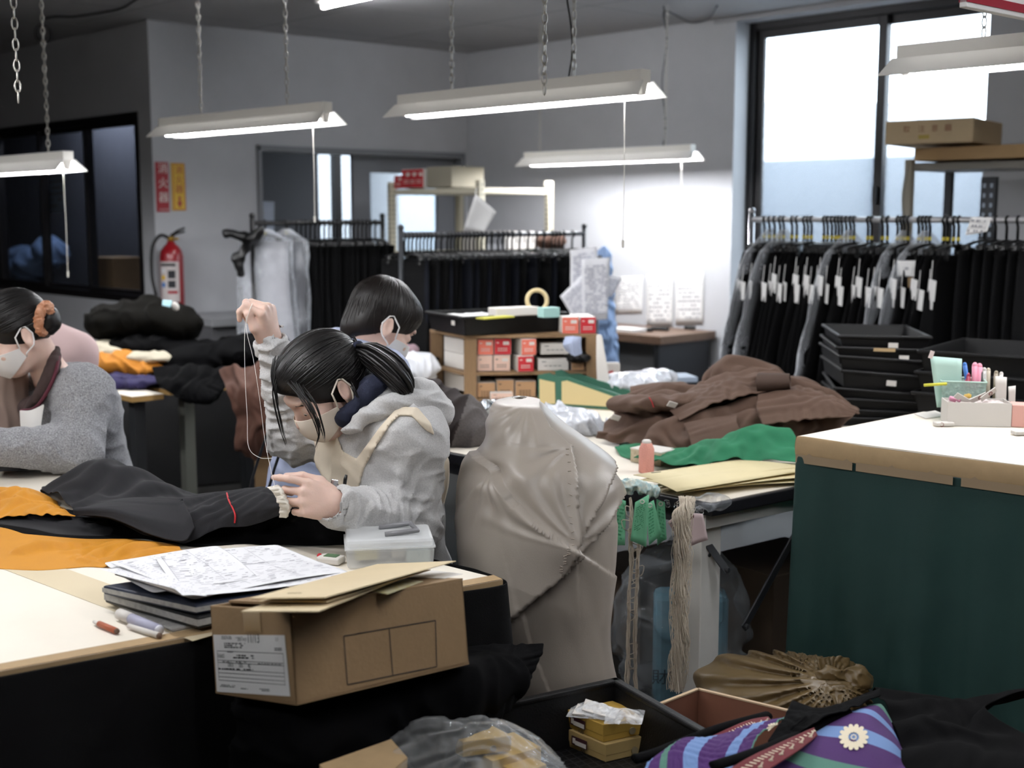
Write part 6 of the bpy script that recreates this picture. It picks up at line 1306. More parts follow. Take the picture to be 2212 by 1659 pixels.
def wrap(poly, h, fall):     # cloth layer lying outside of a line: a step with soft fall-off
    p = np.asarray(poly, float); best = np.full(px.shape, 1e9); sg = np.zeros(px.shape)
    for i in range(len(p)-1):
        e = p[i+1]-p[i]; L = np.hypot(*e); t = np.clip(((px-p[i, 0])*e[0]+(py-p[i, 1])*e[1])/L**2, 0, 1); qx, qy = px-(p[i, 0]+t*e[0]), py-(p[i, 1]+t*e[1]); d = np.hypot(qx, qy); s = np.sign(e[0]*qy-e[1]*qx); m = d < best; best = np.where(m, d, best); sg = np.where(m, s, sg)
    return np.where(sg > 0, h*np.exp(-best/fall), -h*.25*np.exp(-best/(fall*.3)))*front
disp += wrap([(1060, 1015), (1105, 1075), (1165, 1135), (1228, 1178)], .026, 80)
disp += wrap([(1296, 955), (1300, 1010), (1270, 1090), (1232, 1178)], -.022, 60)*-1
disp += wrap([(1330, 1060), (1290, 1140), (1215, 1230), (1128, 1318)], .03, 100)
disp += wrap([(1128, 1318), (1150, 1400), (1190, 1500)], .005, 60)
disp += wrap([(1150, 862), (1180, 920), (1222, 960), (1232, 1010), (1235, 1100), (1240, 1170)], .014, 40)
def fan(cx, cy, a0, a1, n, amp, r0, r1):
    dx_, dy_ = px-cx, py-cy; r = np.hypot(dx_, dy_); a = np.degrees(np.arctan2(dy_, dx_)); w = np.clip((a-a0)/8, 0, 1)*np.clip((a1-a)/8, 0, 1)*np.clip((r-r0)/30, 0, 1)*np.clip((r1-r)/(r1*.6), 0, 1); return amp*w*np.sin(a/(a1-a0)*2*math.pi*n+np.sin(r*.02)*1.2)*front
disp += fan(1234, 1175, -170, -95, 4, .0038, 10, 260)+fan(1225, 960, 120, 230, 4, .003, 5, 160)+fan(1128, 1318, 185, 290, 4, .0035, 5, 220)+fan(1060, 1015, 60, 130, 3, .004, 5, 200)+fan(1232, 1178, -85, -20, 3, .003, 10, 240)+fan(1140, 870, 70, 170, 4, .0035, 15, 150)
disp += .012*noise(X*V(7, 7, 5))+.0025*noise(X*V(24, 24, 6)+np.stack([X[..., 2]*8, 0*px, 0*px], -1))
dm = 1-np.exp(-(((px-1052)/34)**2+((py-1020)/22)**2)); disp -= .03*(1-dm)*front
X = X+out*disp[..., None]
o = mkmesh('wrapped_form', X.reshape(-1, 3), grid_faces(230, 260, True).tolist()+[list(range(260)), list(range(230*260-1, 229*260-1, -1))], M_satin, None, True); tag(o, 'upright form wrapped in stone coloured satin standing between the two tables', 'dress form')
r = random.Random(3); mb = MB()
for path in ([(1222, 955, 2.80), (1230, 1010, 2.775), (1232, 1100, 2.765), (1236, 1165, 2.765)], [(1236, 1178, 2.765), (1222, 1205, 2.765), (1213, 1235, 2.765)]):
    C = spline([P(*p) for p in path], 12)
    for p in C: 
        i_ = np.argmin(((proj(X[:, :])[0]-proj(p)[0])**2+(proj(X)[1]-proj(p)[1])**2)+1e6*(~front)); q = X.reshape(-1, 3)[i_]; a = r.uniform(-1, 1); mb.tube([q+V(-.004, -.002, 0), q+V(.003, -.003, .003*a)], .0009, 4)
tag(mb.build('hand_stitches', mat('stitch', '9d9185', .7), o), kind='stuff')
o['label'] = 'upright form wrapped in stone coloured satin standing between the two tables'
# ---- stack of black trays
r = random.Random(5); tc_ = P(1915, 900, 4.45); tc_[2] = TOP
stk = ['lowest black tray of the stack behind the green table', 'black tray second from the bottom of the stack', 'black tray third from the bottom of the stack', 'black tray fourth from the bottom of the stack', 'black tray fifth from the bottom, with a white sticker', 'black tray third from the top of the stack', 'black tray second from the top, with tan tape on its rim', 'topmost black tray of the stack behind the green table']
z = 0; tops = [896, 880, 858, 838, 800, 768, 746, 720]
for i, lab in enumerate(stk):
    zt_ = P(1915, tops[i]+4, 4.45)[2]; hh = .062; c = V(tc_[0], tc_[1]+.2, zt_-hh); R_ = euler(0, (-.0, .02, .04, .06, .07, .055, .02, .005)[i], -.12+r.uniform(-.04, .04)); t = tray('tray', lab, c+R_ @ V(r.uniform(-.008, .008), 0, 0), R_, .315-.004*(i % 3), .46, hh, group='stack of black trays', rim=.011)
    if i in (4, 6, 7): MB().box(c+R_ @ V((.02, 0, .07, .03)[i-4], -.2335, hh*.45), (.034, .0012, .02), R_).build('sticker', M_wcard, t)
    if i == 6: MB().box(c+R_ @ V(-.0, -.237, hh-.006), (.075, .005, .012), R_).build('tan_tape', mat('tan_tape', 'b59a72', .5), t)
c = P(2130, 840, 4.2); 
for i in range(3): R_ = rotz(-.7+.04*i); tray('tray', ('black tray behind the pen basket, lowest', 'black tray behind the pen basket, middle', 'black tray behind the pen basket, topmost')[i], V(c[0]+.03, c[1], TOP+.1+.07*i), R_, .36, .5, .07, group='black trays behind the pen basket')
# ============================================================ things on and before the near table
NT = TZ+.0012
M_ink_cloth = mat('charcoal_cloth', '17171a', .85, bump=.12, bs=600, spec=.25, sheen=.1)
M_blackc = mat('deep_black_cloth', '050506', .9, bump=.15, bs=500, spec=.06)
M_orange = mat('orange_cloth', 'c3831f', .7, bump=.1, bs=400, var=.06, vs=6, sheen=.2); M_lining = mat('white_lining', 'd8d2c6', .85)
jk = thing('dark_garment', 'charcoal garment with red piping being sewn, lying across the near table', 'garment', on(350, 1150, NT))
psheet('lower_layer', [[(60, 1186, 2.90), (180, 1188, 2.86), (300, 1178, 2.85), (420, 1190, 2.80), (540, 1182, 2.80), (660, 1178, 2.78), (765, 1172, 2.76)],
 [(0, 1160, 3.0), (170, 1165, 2.95), (300, 1160, 2.92), (420, 1165, 2.86), (540, 1148, 2.84), (660, 1130, 2.80), (752, 1135, 2.76)],
 [(0, 1120, 3.1), (160, 1130, 3.05), (300, 1140, 2.98), (420, 1140, 2.92), (540, 1125, 2.88), (650, 1108, 2.82), (735, 1106, 2.79)],
 [(0, 1095, 3.2), (160, 1115, 3.12), (300, 1120, 3.05), (420, 1110, 3.0), (540, 1100, 2.95), (650, 1100, 2.92), (725, 1105, 2.9)]], M_blackc, jk, nu=40, nv=24, su=1.07, sv=1.12, it=120, amp=.02, ns=6, seed=2, floor=NT+.001, bend=.3, sub=2, pull=.015)
psheet('body_panel', [[(162, 1116, 2.98), (240, 1124, 2.92), (330, 1160, 2.80), (405, 1168, 2.78), (470, 1142, 2.80), (540, 1134, 2.78), (606, 1112, 2.74)],
 [(160, 1100, 3.0), (250, 1092, 2.94), (335, 1104, 2.88), (410, 1115, 2.84), (480, 1108, 2.82), (545, 1100, 2.78), (613, 1088, 2.73)],
 [(125, 1068, 3.14), (220, 1062, 3.08), (320, 1074, 3.0), (410, 1086, 2.93), (480, 1080, 2.88), (550, 1070, 2.83), (607, 1068, 2.77)],
 [(92, 1062, 3.26), (200, 1001, 3.24), (290, 1016, 3.18), (400, 1066, 3.08), (480, 1066, 2.98), (555, 1056, 2.93), (598, 1058, 2.84)],
 [(100, 1074, 3.4), (210, 1012, 3.42), (300, 1034, 3.36), (400, 1074, 3.25), (480, 1072, 3.15), (555, 1064, 3.05), (600, 1064, 2.95)]], M_ink_cloth, jk, nu=42, nv=30, su=1.06, sv=1.075, it=130, amp=.03, ns=4.5, seed=5, floor=NT+.004, bend=.35, sub=2, pull=.03)
XB = cr(cr(LASTX, 110, 0), 160, 1)
MB().tube(spline(stick(XB, [(490, 1064), (494, 1080), (502, 1096), (508, 1112), (507, 1130)], .005), 24), .0022, 6, flat=.5).build('red_piping', mat('red_piping', 'b5252c', .6), jk, True)
psheet('front_flap', [[(162, 1112, 2.90), (240, 1120, 2.83), (330, 1156, 2.74), (395, 1168, 2.71), (420, 1140, 2.74)], [(160, 1100, 2.91), (240, 1100, 2.85), (330, 1122, 2.78), (392, 1132, 2.76), (412, 1115, 2.78)], [(185, 1096, 2.96), (250, 1086, 2.92), (330, 1090, 2.87), (380, 1092, 2.85), (398, 1088, 2.86)], [(240, 1080, 3.0), (290, 1076, 2.96), (340, 1076, 2.92), (380, 1078, 2.89), (395, 1078, 2.88)]], M_ink_cloth, jk, nu=40, nv=26, su=1.03, sv=1.05, it=60, amp=.01, ns=6, seed=9, sub=2, pull=.05, bend=.3, thick=.005)
psheet('waist_lining', [[(578, 1054, 2.70), (586, 1060, 2.685), (596, 1078, 2.68), (604, 1098, 2.68), (604, 1116, 2.69)], [(598, 1050, 2.70), (608, 1057, 2.68), (617, 1076, 2.67), (624, 1096, 2.67), (620, 1116, 2.69)], [(600, 1060, 2.8), (610, 1064, 2.79), (618, 1080, 2.78), (622, 1096, 2.78), (618, 1110, 2.79)]], M_lining, jk, nu=40, nv=16, su=1.3, sv=1.05, it=50, amp=.005, ns=40, seed=3, thick=.002)
psheet('side_layer', [[(0, 1172, 3.0), (60, 1180, 2.96), (130, 1188, 2.9), (200, 1180, 2.88), (235, 1172, 2.88)], [(-10, 1120, 3.1), (50, 1120, 3.05), (120, 1135, 2.98), (190, 1140, 2.94), (240, 1150, 2.93)], [(-10, 1092, 3.18), (40, 1088, 3.14), (95, 1108, 3.08), (160, 1118, 3.02), (230, 1130, 2.98)], [(-10, 1085, 3.3), (40, 1088, 3.26), (100, 1104, 3.2), (160, 1112, 3.12), (230, 1120, 3.1)]], M_ink_cloth, jk, nu=32, nv=24, su=1.08, sv=1.1, it=100, amp=.025, ns=6, seed=12, floor=NT+.002, bend=.3, sub=2, pull=.02)
psheet('orange_cloth', [[(-20, 1118, 3.02), (50, 1112, 3.02), (110, 1112, 3.0), (160, 1116, 2.98)], [(-20, 1082, 3.12), (40, 1076, 3.1), (95, 1092, 3.06), (150, 1112, 3.02)], [(-20, 1062, 3.2), (30, 1058, 3.2), (85, 1072, 3.16), (130, 1100, 3.08)], [(-20, 1060, 3.35), (30, 1062, 3.32), (90, 1076, 3.25), (140, 1105, 3.15)]], M_orange, None, nu=28, nv=26, su=1.13, sv=1.16, it=100, amp=.018, ns=8, seed=4, floor=NT, sub=2)
tag(COL.objects['orange_cloth'], 'orange cloth emerging behind the charcoal garment at the left', 'cloth')
o = psheet('orange_cloth', [[(-30, 1244, 2.62), (80, 1240, 2.60), (190, 1226, 2.62), (300, 1222, 2.60), (400, 1200, 2.64)], [(-30, 1212, 2.70), (80, 1216, 2.68), (180, 1205, 2.68), (290, 1202, 2.68), (395, 1194, 2.68)], [(-30, 1178, 2.82), (60, 1180, 2.80), (170, 1182, 2.78), (280, 1174, 2.76), (385, 1186, 2.72)], [(-30, 1176, 2.95), (60, 1180, 2.92), (170, 1180, 2.86), (280, 1174, 2.84), (380, 1182, 2.80)]], M_orange, None, nu=48, nv=26, su=1.12, sv=1.18, it=110, amp=.018, ns=8, seed=7, floor=NT, sub=2)
tag(o, 'orange cloth spilling towards the front from under the charcoal garment', 'cloth')
o = psheet('black_roll', [[(-20, 1018, 3.55), (40, 1016, 3.54), (104, 1008, 3.54)], [(-20, 1000, 3.58), (40, 994, 3.57), (106, 990, 3.56)], [(-20, 988, 3.66), (40, 982, 3.64), (98, 978, 3.62)], [(-20, 990, 3.8), (40, 986, 3.78), (98, 982, 3.74)]], M_ink_cloth, None, nu=30, nv=20, su=1.05, sv=1.1, it=50, amp=.01, seed=3, floor=NT, sub=2)
tag(o, 'folded black cloth under the left woman\'s sleeve', 'cloth')
# ---- binders, papers, pens
M_bind = mat('black_binder', '121315', .4); M_navyb = mat('navy_binder', '1b2233', .45)
def slab(name, q, z, h, m, label, cat, bev=.004, pages=None):
    a, b, c, d = [PZ(*p, z) for p in q]; t = thing(name, label, cat, (a+c)/2); MB().prism([a, b, c, d], UP*h).build('cover', m, t, bevel=bev)
    if pages: k = (a+b+c+d)/4; MB().prism([p+(k-p)*-.004+UP*h*.25 for p in (a, b, c, d)], UP*h*.5).build('pages', pages, t)
    return t
M_news = mat('newsprint', 'b3b1ac', .85, col2='8f8e8b', vs=60)
tag(MB().prism([PZ(*p, NT) for p in ((232, 1302), (372, 1366), (640, 1310), (480, 1260))], UP*.006).build('newspaper', M_news, bevel=.002), 'folded newspaper under the black binders', 'newspaper')
slab('binder', ((226, 1302), (428, 1360), (640, 1312), (460, 1262)), NT+.008, .024, M_bind, 'black binder at the bottom under the printed papers', 'binder', pages=M_news)
slab('binder', ((222, 1284), (424, 1328), (640, 1290), (470, 1246)), NT+.034, .018, M_navyb, 'navy and black binder directly under the printed papers', 'binder', pages=M_news)
M_sheet = mat('bright_paper', 'e4e4e6', .8)
shs = [((240, 1240), (640, 1200), (755, 1240), (420, 1296), 'printed sheet at the bottom of the white pile on the binders'), ((232, 1222), (480, 1196), (700, 1222), (400, 1290), 'printed sheet in the middle of the white pile, curling at the left'), ((222, 1208), (470, 1186), (560, 1250), (330, 1280), 'printed sheet with a drawing sticking out at the left of the pile'), ((330, 1200), (600, 1178), (768, 1234), (390, 1292), 'large topmost printed sheet of the pile'), ((212, 1220), (300, 1212), (450, 1286), (378, 1299), 'narrow printed sheet at the left edge of the pile')]
for i, (a, b, c, d, lab) in enumerate(shs):
    z = NT+.056+.004*i; A_, B_, C_, D_ = [PZ(*p, z) for p in (a, b, c, d)]; X = []
    for v in np.linspace(0, 1, 14): X.append([(A_+(D_-A_)*v)*(1-u)+(B_+(C_-B_)*v)*u+UP*(.010*math.sin(2.6*u+i)*math.sin(2.2*v+i*2)+(.018*max(0, .25-u)*4*(v if i in (1, 4) else 0))) for u in np.linspace(0, 1, 18)])
    o = sheet('printed_sheet', X, M_sheet, None, nu=18, nv=14, raw=True, thick=.0007, sub=1); tag(o, lab, 'paper', 'printed sheets on the binders'); X = LASTX
    mb = MB(); r = random.Random(i+60)
    for v in np.linspace(.06, .94, 22):
        u = .05
        while u < .93:
            L = r.uniform(.01, .07)
            if r.random() < .62:
                def S_(u_, v_): q = cr(cr(X[:, :], 2, 0)[0:0], 2, 1) if False else None; iu, iv = min(u_, .999)*17, min(v_, .999)*13; a_, b_ = int(iv), int(iu); fv, fu = iv-a_, iu-b_; return (X[a_, b_]*(1-fu)+X[a_, b_+1]*fu)*(1-fv)+(X[a_+1, b_]*(1-fu)+X[a_+1, b_+1]*fu)*fv+UP*.0016
                h_ = .006 if r.random() < .8 else .012; mb.quad(S_(u, v), S_(min(u+L, .95), v), S_(min(u+L, .95), v+h_), S_(u, v+h_))
            u += L+r.uniform(.01, .05)
    for u in (.05, .38, .7): mb.quad(S_(u, .05), S_(u+.0025, .05), S_(u+.0025, .5), S_(u, .5)); mb.quad(S_(u, .5), S_(u+.0025, .5), S_(u+.0025, .93), S_(u, .93))
    mb.build('print', mat('paper_print', 'a3a3aa', .8), o)
def stickpen(name, p, q, r, prof, label, cat='pen'):
    a, b = PZ(*p, NT+r), PZ(*q, NT+r); d = unit(b-a); L = np.linalg.norm(b-a); t = thing(name, label, cat, a-UP*r)
    for nm, t0, t1, r0, r1, m in prof: MB().cyl(a+d*L*t0, a+d*L*t1, r*r0, r*r1, 14).build(nm, m, t, True)
    return t
M_clearpl = mat('frosted_plastic', 'd4d4da', .3, trans=.0); M_label = mat('lilac_label', 'a9a9bd', .5)
stickpen('marker_pen', (258, 1326), (346, 1362), .0105, (('cap', 0, .3, 1, 1, M_wcard), ('barrel', .3, .97, .95, .95, M_label), ('end_plug', .97, 1, .9, .8, M_clearpl)), 'fat white marker pen with a lilac label by the newspaper', 'pen')
stickpen('pencil', (278, 1352), (346, 1374), .0058, (('barrel', 0, .96, .8, 1, M_wcard), ('end_cap', .96, 1, 1, .9, mat('end_brown', '6a5446', .6))), 'white pencil lying nearest the table edge')
stickpen('pencil', (203, 1343), (254, 1364), .0056, (('tip', 0, .22, .5, .9, M_wcard), ('barrel', .22, .95, 1, 1, mat('red_brown_pencil', 'a85a3c', .5)), ('end_cap', .95, 1, .9, .8, mat('end_brown'))), 'short red brown pencil lying alone on the near table')
# ---- clear plastic case with a grey handle
M_milk = mat('milky_plastic', 'f6f8f8', .3, alpha=.36)
a, b = PZ(747, 1231, NT), PZ(940, 1223, NT); d = unit(b-a); R = basis(d); w_ = np.linalg.norm(b-a); dp = .13; hh = .064; c = (a+b)/2+R[:, 1]*dp/2
pc = thing('plastic_case', 'translucent plastic case with a grey carrying handle on the near table corner', 'case', c)
MB().box(c+UP*.021, (w_, dp, .042), R, taper=(.96, .96)).build('case_body', M_milk, pc, bevel=.006); MB().box(c+UP*.053, (w_*.98, dp*.98, .02), R).build('lid', M_milk, pc, bevel=.008)
MB().box(c+UP*.043, (w_*1.02, dp*1.02, .004), R).build('lid_rim', M_milk, pc, bevel=.001)
h0_ = c+UP*.066; MB().tube([h0_+R @ V(-.02, .03, 0), h0_+R @ V(.05, .035, .006), h0_+R @ V(.06, -.03, .006), h0_+R @ V(-.01, -.035, .0)], .0075, 8, flat=.8).build('handle', mat('smoke_plastic', '77777a', .3), pc, True)
for i, (x, y, cc, lab) in enumerate(((-.05, .0, 'c9c08f', 0), (.03, .01, 'd8d3c8', 0), (.06, -.03, '9aa7a2', 0))): MB().box(c+R @ V(x, y, .022), (.05, .06, .026), R).build('contents', mat('case_content'+cc, cc, .6), pc, bevel=.003)
q = PZ(715, 1216, NT); t = thing('row_counter', 'small white and green hand counter with a red button left of the plastic case', 'counter', q); R = rotz(-.35)
MB().box(q+UP*.008, (.055, .035, .016), R).build('case_body', M_wcard, t, bevel=.004); MB().box(q+UP*.0165+R @ V(.002, 0, 0), (.03, .02, .002), R).build('display', mat('green_display', '5c7a5a', .4), t); MB().ball(q+R @ V(-.03, .004, .012), .006, 6).build('button', M_red, t, True)
# ---- the cardboard box before the table corner
O = V(-.358, 1.95, .870); exv, eyv, ezv = None, None, None
_y, _p, _r = -.789, -.079, -.19
cy, sy, cp_, sp_, cr_, sr_ = math.cos(_y), math.sin(_y), math.cos(_p), math.sin(_p), math.cos(_r), math.sin(_r)
RB_ = np.array([[cy, -sy, 0], [sy, cy, 0], [0, 0, 1]]) @ np.array([[1, 0, 0], [0, cp_, -sp_], [0, sp_, cp_]]) @ np.array([[cr_, 0, sr_], [0, 1, 0], [-sr_, 0, cr_]])
ex_, ey_, ez_ = RB_[:, 0], RB_[:, 1], RB_[:, 2]; BL, BW, BH = .379, .243, .152
cb = thing('cardboard_box', 'open cardboard box with a white shipping label before the near table corner', 'box', O-ez_*BH-ex_*BW/2+ey_*BL/2)
B_ = lambda x, y, z: O-ex_*x*BW+ey_*y*BL-ez_*z*BH     # x: 0 front .. 1 back, y: 0 left .. 1 right, z: 0 top .. 1 bottom
th = .005
MB().box(B_(.5, .0, .5)+ey_*th/2, (BW, th, BH), RB_).build('end_panel', M_card, cb, bevel=.0015); MB().box(B_(.5, 1, .5)-ey_*th/2, (BW, th, BH), RB_).build('end_panel', M_card, cb, bevel=.0015)
side = MB().box(B_(0, .5, .5)-ex_*th/2, (th, BL, BH), RB_).build('side_panel', M_card, cb, bevel=.0015); MB().box(B_(1, .5, .5)+ex_*th/2, (th, BL, BH), RB_).build('side_panel', M_card, cb, bevel=.0015)
MB().box(B_(.5, .5, 1)+ez_*th/2, (BW, BL, th), RB_).build('bottom_panel', M_card, cb)
MB().hexa([B_(0, .16, 0), B_(0, 1, 0), B_(.52, 1, 0), B_(.52, .16, 0), B_(0, .16, 0)+ez_*.004, B_(0, 1, 0)+ez_*.004, B_(.52, 1, 0)+ez_*.004, B_(.52, .16, 0)+ez_*.004]).build('top_flap', M_card, cb)
MB().hexa([B_(.54, .1, 0), B_(.54, 1, 0), B_(1, 1, 0), B_(1, .1, 0), B_(.54, .1, 0)+ez_*.004, B_(.54, 1, 0)+ez_*.004, B_(1, 1, 0)+ez_*.004, B_(1, .1, 0)+ez_*.004]).build('top_flap', M_card, cb)
fE = lambda px, py: PL(px, py, O, -ey_); fS = lambda px, py: PL(px, py, O, ex_); fT = lambda px, py, g=.004: PL(px, py, O+ez_*g, ez_)
mb = MB()
for a, b in (((742, 1374), (940, 1340)), ((940, 1340), (943, 1440)), ((943, 1440), (750, 1479)), ((750, 1479), (742, 1374)), ((840, 1357), (848, 1459))): line(mb, fS(*a), fS(*b), .0019, ex_, .0008)
mb.build('printed_frame', mat('black_print', '1e1a17', .7), side)
MB().prism([fT(*p, .0045) for p in ((800, 1278), (872, 1250), (914, 1256), (838, 1284))], ez_*.0005).build('yellow_sticker', mat('yellow_sticker', 'b9ad4f', .5, col2='d8d6cf', vs=120), cb)
MB().prism([fT(*p, .0046) for p in ((870, 1246), (935, 1232), (1000, 1240), (960, 1250))], ez_*.0004).build('white_sticker', M_wcard, cb)
MB().prism([fE(*p)-ey_*.0006 for p in ((524, 1318), (562, 1322), (566, 1366), (530, 1364))], -ey_*.0004).build('packing_tape', mat('tan_packing_tape', '8a714f', .25), cb)
La, Lb_, Lc_, Ld = [fE(*p)-ey_*.0008 for p in ((462, 1371), (616, 1372), (628, 1504), (470, 1494))]; lx, ly = unit(Lb_-La), unit(Ld-La); lw, lh_ = np.linalg.norm(Lb_-La), np.linalg.norm(Ld-La)
lb = MB().prism([La, Lb_, Lc_, Ld], -ey_*.0005).build('shipping_label', mat('label_white', 'c9c8c6', .7), cb); lq = lambda u, v: La+lx*lw*u+ly*lh_*v-ey_*.001
for s_, u, v, z in (('11/13', .58, .065, .021), ('1/1', .9, .07, .010), ('003074-006', .2, .05, .0085), ('20001 W27', .42, .08, .0075), ('760603', .1, .37, .0095), ('100.0', .23, .52, .011), ('505', .38, .52, .011), ('40', .5, .53, .011), ('Lot No.29-19', .38, .04, .005)): text(s_, z, M_ink2, lq(u, v), lx, -ly, lb, 'print', gap=.0003, sx=.8)
mb = MB(); nl_ = -ey_
for u0, v0, w, h, rows, sd in ((.16, .13, .3, .1, 3, 1), (.28, .33, .3, .08, 2, 2), (.2, .28, .08, .03, 1, 3), (.86, .2, .1, .06, 2, 4), (.12, .455, .34, .02, 1, 5), (.62, .47, .32, .02, 1, 6), (.05, .57, .5, .035, 1, 7), (.06, .86, .22, .05, 2, 8), (.36, .9, .1, .03, 1, 9), (.62, .89, .14, .05, 2, 10)): marks(mb, lq(u0, v0), lx, ly, lw*w, lh_*h, rows, sd, .85, .6)
for v in (.28, .44, .48, .6, .66, .73, .79): line(mb, lq(.05, v), lq(.97, v+.02), .0009, nl_)
for a, b in (((.05, .28), (.05, .8)), ((.97, .3), (.97, .82))): line(mb, lq(*a), lq(*b), .0009, nl_)
mb.build('print', M_ink2, lb)
# cream cards on the box
for i, (q, g, lab) in enumerate((((( 521, 1322), (688, 1322), (910, 1234), (745, 1252)), .012, 'lower cream pattern card lying on the cardboard box'), (((560, 1300), (705, 1302), (930, 1232), (780, 1240)), .017, 'middle cream pattern card lying on the cardboard box'), (((540, 1294), (702, 1292), (985, 1213), (815, 1220)), .026, 'upper cream pattern card lying on the cardboard box'))):
    a, b, c, d = [fT(*p, g) for p in q]; o = MB().prism([a, b, c, d], ez_*.0016).build('pattern_card', mat('cream_card', 'cdbb97', .65, var=.03, vs=12)); tag(o, lab, 'pattern card', 'pattern cards on the cardboard box')
    p = a*.62+b*.28+c*.1; MB().box(p+ez_*.002, (.028, .003, .0006), np.stack([unit(b-a), np.cross(ez_, unit(b-a)), ez_], 1)).build('slot', mat('slot_brown', '5b4a30', .8), o)
# black cloth covered stack carrying the box
cc = O-ez_*BH-ex_*BW/2+ey_*BL/2
S = SDF(V(-.75, 1.75, 0), V(.32, 2.56, .8), .009); Rk = basis(V(ey_[0], ey_[1], 0)); S.box(V(cc[0]+.0, cc[1]+.05, .3), (.38, .24, .74), Rk, .05, .03)
S.cap(P(980, 1490, 2.25), P(1090, 1465, 2.36), .07, .04, .06)
S.band(lambda p: folds(p, (1, .6, .2), 11, 5, .02, 3)); S.half(O-ez_*(BH+.004), ez_); S.half(V(0, 0, .004), (0, 0, -1)); S.half(tN+n_*.03, -n_ if np.dot(-n_, V(0, 1, 0)) > 0 else n_)
tag(S.build('covered_stack', M_blackc), 'stack covered with black cloth carrying the cardboard box before the table', 'cloth')
o = psheet('black_drape', [[(985, 1400, 2.36), (1060, 1395, 2.40), (1120, 1390, 2.44), (1172, 1388, 2.46)], [(980, 1440, 2.28), (1050, 1430, 2.31), (1110, 1425, 2.36), (1168, 1420, 2.42)], [(985, 1500, 2.22), (1050, 1490, 2.26), (1105, 1470, 2.32), (1150, 1460, 2.38)], [(990, 1600, 2.2), (1050, 1580, 2.24), (1090, 1540, 2.3), (1128, 1495, 2.36)]], M_blackc, None, nu=24, nv=24, su=1.12, sv=1.08, it=70, amp=.03, ns=6, seed=3, sub=2); tag(o, 'corner of black cloth sticking out right of the cardboard box, before the satin form', 'cloth')
# ---- big black tray in the foreground
z_t = .55; ta_, tb_, tc2 = PZ(826, 1578, z_t), PZ(1328, 1470, z_t), PZ(1566, 1592, z_t); d1 = unit(ta_-tb_); d2 = unit(tc2-tb_); d2 = unit(d2-d1*np.dot(d1, d2)); R = np.stack([-d1, np.cross(UP, -d1), UP], 1)
L1, L2 = .62, .44; c = tb_+d1*L1/2+d2*L2/2-UP*.115; bt = tray('tray', 'big black tray with a raised rim in the foreground', c, R, L1, L2, .115, rim=.02, fl=.02)
mb = MB()
for i in range(22): mb.box(c+R @ V(0, -L2*.42+i*L2*.04, .0035), (L1*.9, .003, .004), R)
for i in range(30): mb.box(c+R @ V(-L1*.43+i*L1*.0297, 0, .0035), (.003, L2*.88, .004), R)
tag(mb.build('mesh_floor', mat('mesh_black', '1d1d1f', .4), bt), kind='stuff')
st = thing('low_trolley', 'low dark stand carrying the big black tray in the foreground', 'trolley', V(c[0], c[1], 0)); MB().box(V(c[0], c[1], c[2]-.018), (L1*.9, L2*.9, .02), R).build('trolley_top', M_steel, st)
for x in (-1, 1):
    for y in (-1, 1): p = c+R @ V(x*L1*.4, y*L2*.4, 0); MB().box(V(p[0], p[1], (c[2]-.03)/2), (.03, .03, c[2]-.03), R).build('leg', M_steel, st)
# two ochre boxes
M_och = mat('ochre_card', 'ad8c40', .55, var=.06, vs=14); M_och2 = mat('dull_ochre_card', 'a58d5c', .55, var=.06, vs=14); M_lab = mat('label_maroon', '3f2228', .5)
def oboxes(l, f, r, z, h, m, label, marks_=True, lid=True, seed=0):
    a, b, c_ = PZ(*l, z), PZ(*f, z), PZ(*r, z); d = a+c_-b; t = thing('small_box', label, 'box', (a+c_)/2, 'ochre boxes in the foreground')
    MB().prism([a, b, c_, d], UP*h).build('box_body', m, t, bevel=.0015)
    if lid: k = (a+c_)/2; MB().prism([p+(p-k)*.012+UP*h*.35 for p in (a, b, c_, d)], UP*h*.66).build('lid', m, t, bevel=.0012)
    x = unit(b-a); n = unit(np.cross(x, UP)); w = np.linalg.norm(b-a); k = a+(b-a)*.32+UP*h*.55+n*.0035
    if marks_:
        R_ = np.stack([x, -n, UP], 1); L_ = MB().box(k, (w*.42, .001, h*.5), R_).build('box_label', M_lab, t); MB().box(k+x*w*.04-UP*h*.08+n*.0008, (w*.3, .0008, h*.24), R_).build('white_field', M_wcard, L_); MB().box(k-x*w*.14+n*.0008, (w*.07, .0008, h*.3), R_).build('pictogram', M_wcard, L_)
        text('60' if seed else '120', h*.3, M_ink2, a+(b-a)*.42+UP*h*.13+n*.0036, x, UP, t, 'handwriting')
    k = b+(c_-b)*.62+UP*h*.36; x2 = unit(c_-b); n2 = unit(np.cross(x2, UP)); MB().cyl(k+n2*.002, k+n2*.004, h*.2, n=16).build('thumb_notch', mat('notch', '8d8064', .7), t)
    return t
zb = c[2]+.006; h_b = .036
oboxes((1229, 1613), (1308, 1647), (1406, 1624), zb, h_b, M_och2, 'dull ochre box with a maroon label, lower of the two in the tray', seed=1)
oboxes((1226, 1570), (1303, 1604), (1401, 1583), zb+h_b+.001, h_b, M_och, 'bright ochre box with a maroon label, on top of the dull one', seed=0)
tb = P(1365, 1585, PZ(1365, 1640, zb)[1]); 
M_zip = clearfilm('zip_film', 'f4f6f8', .16, .08, .45, 40)
zt2 = zb+2*h_b+.004
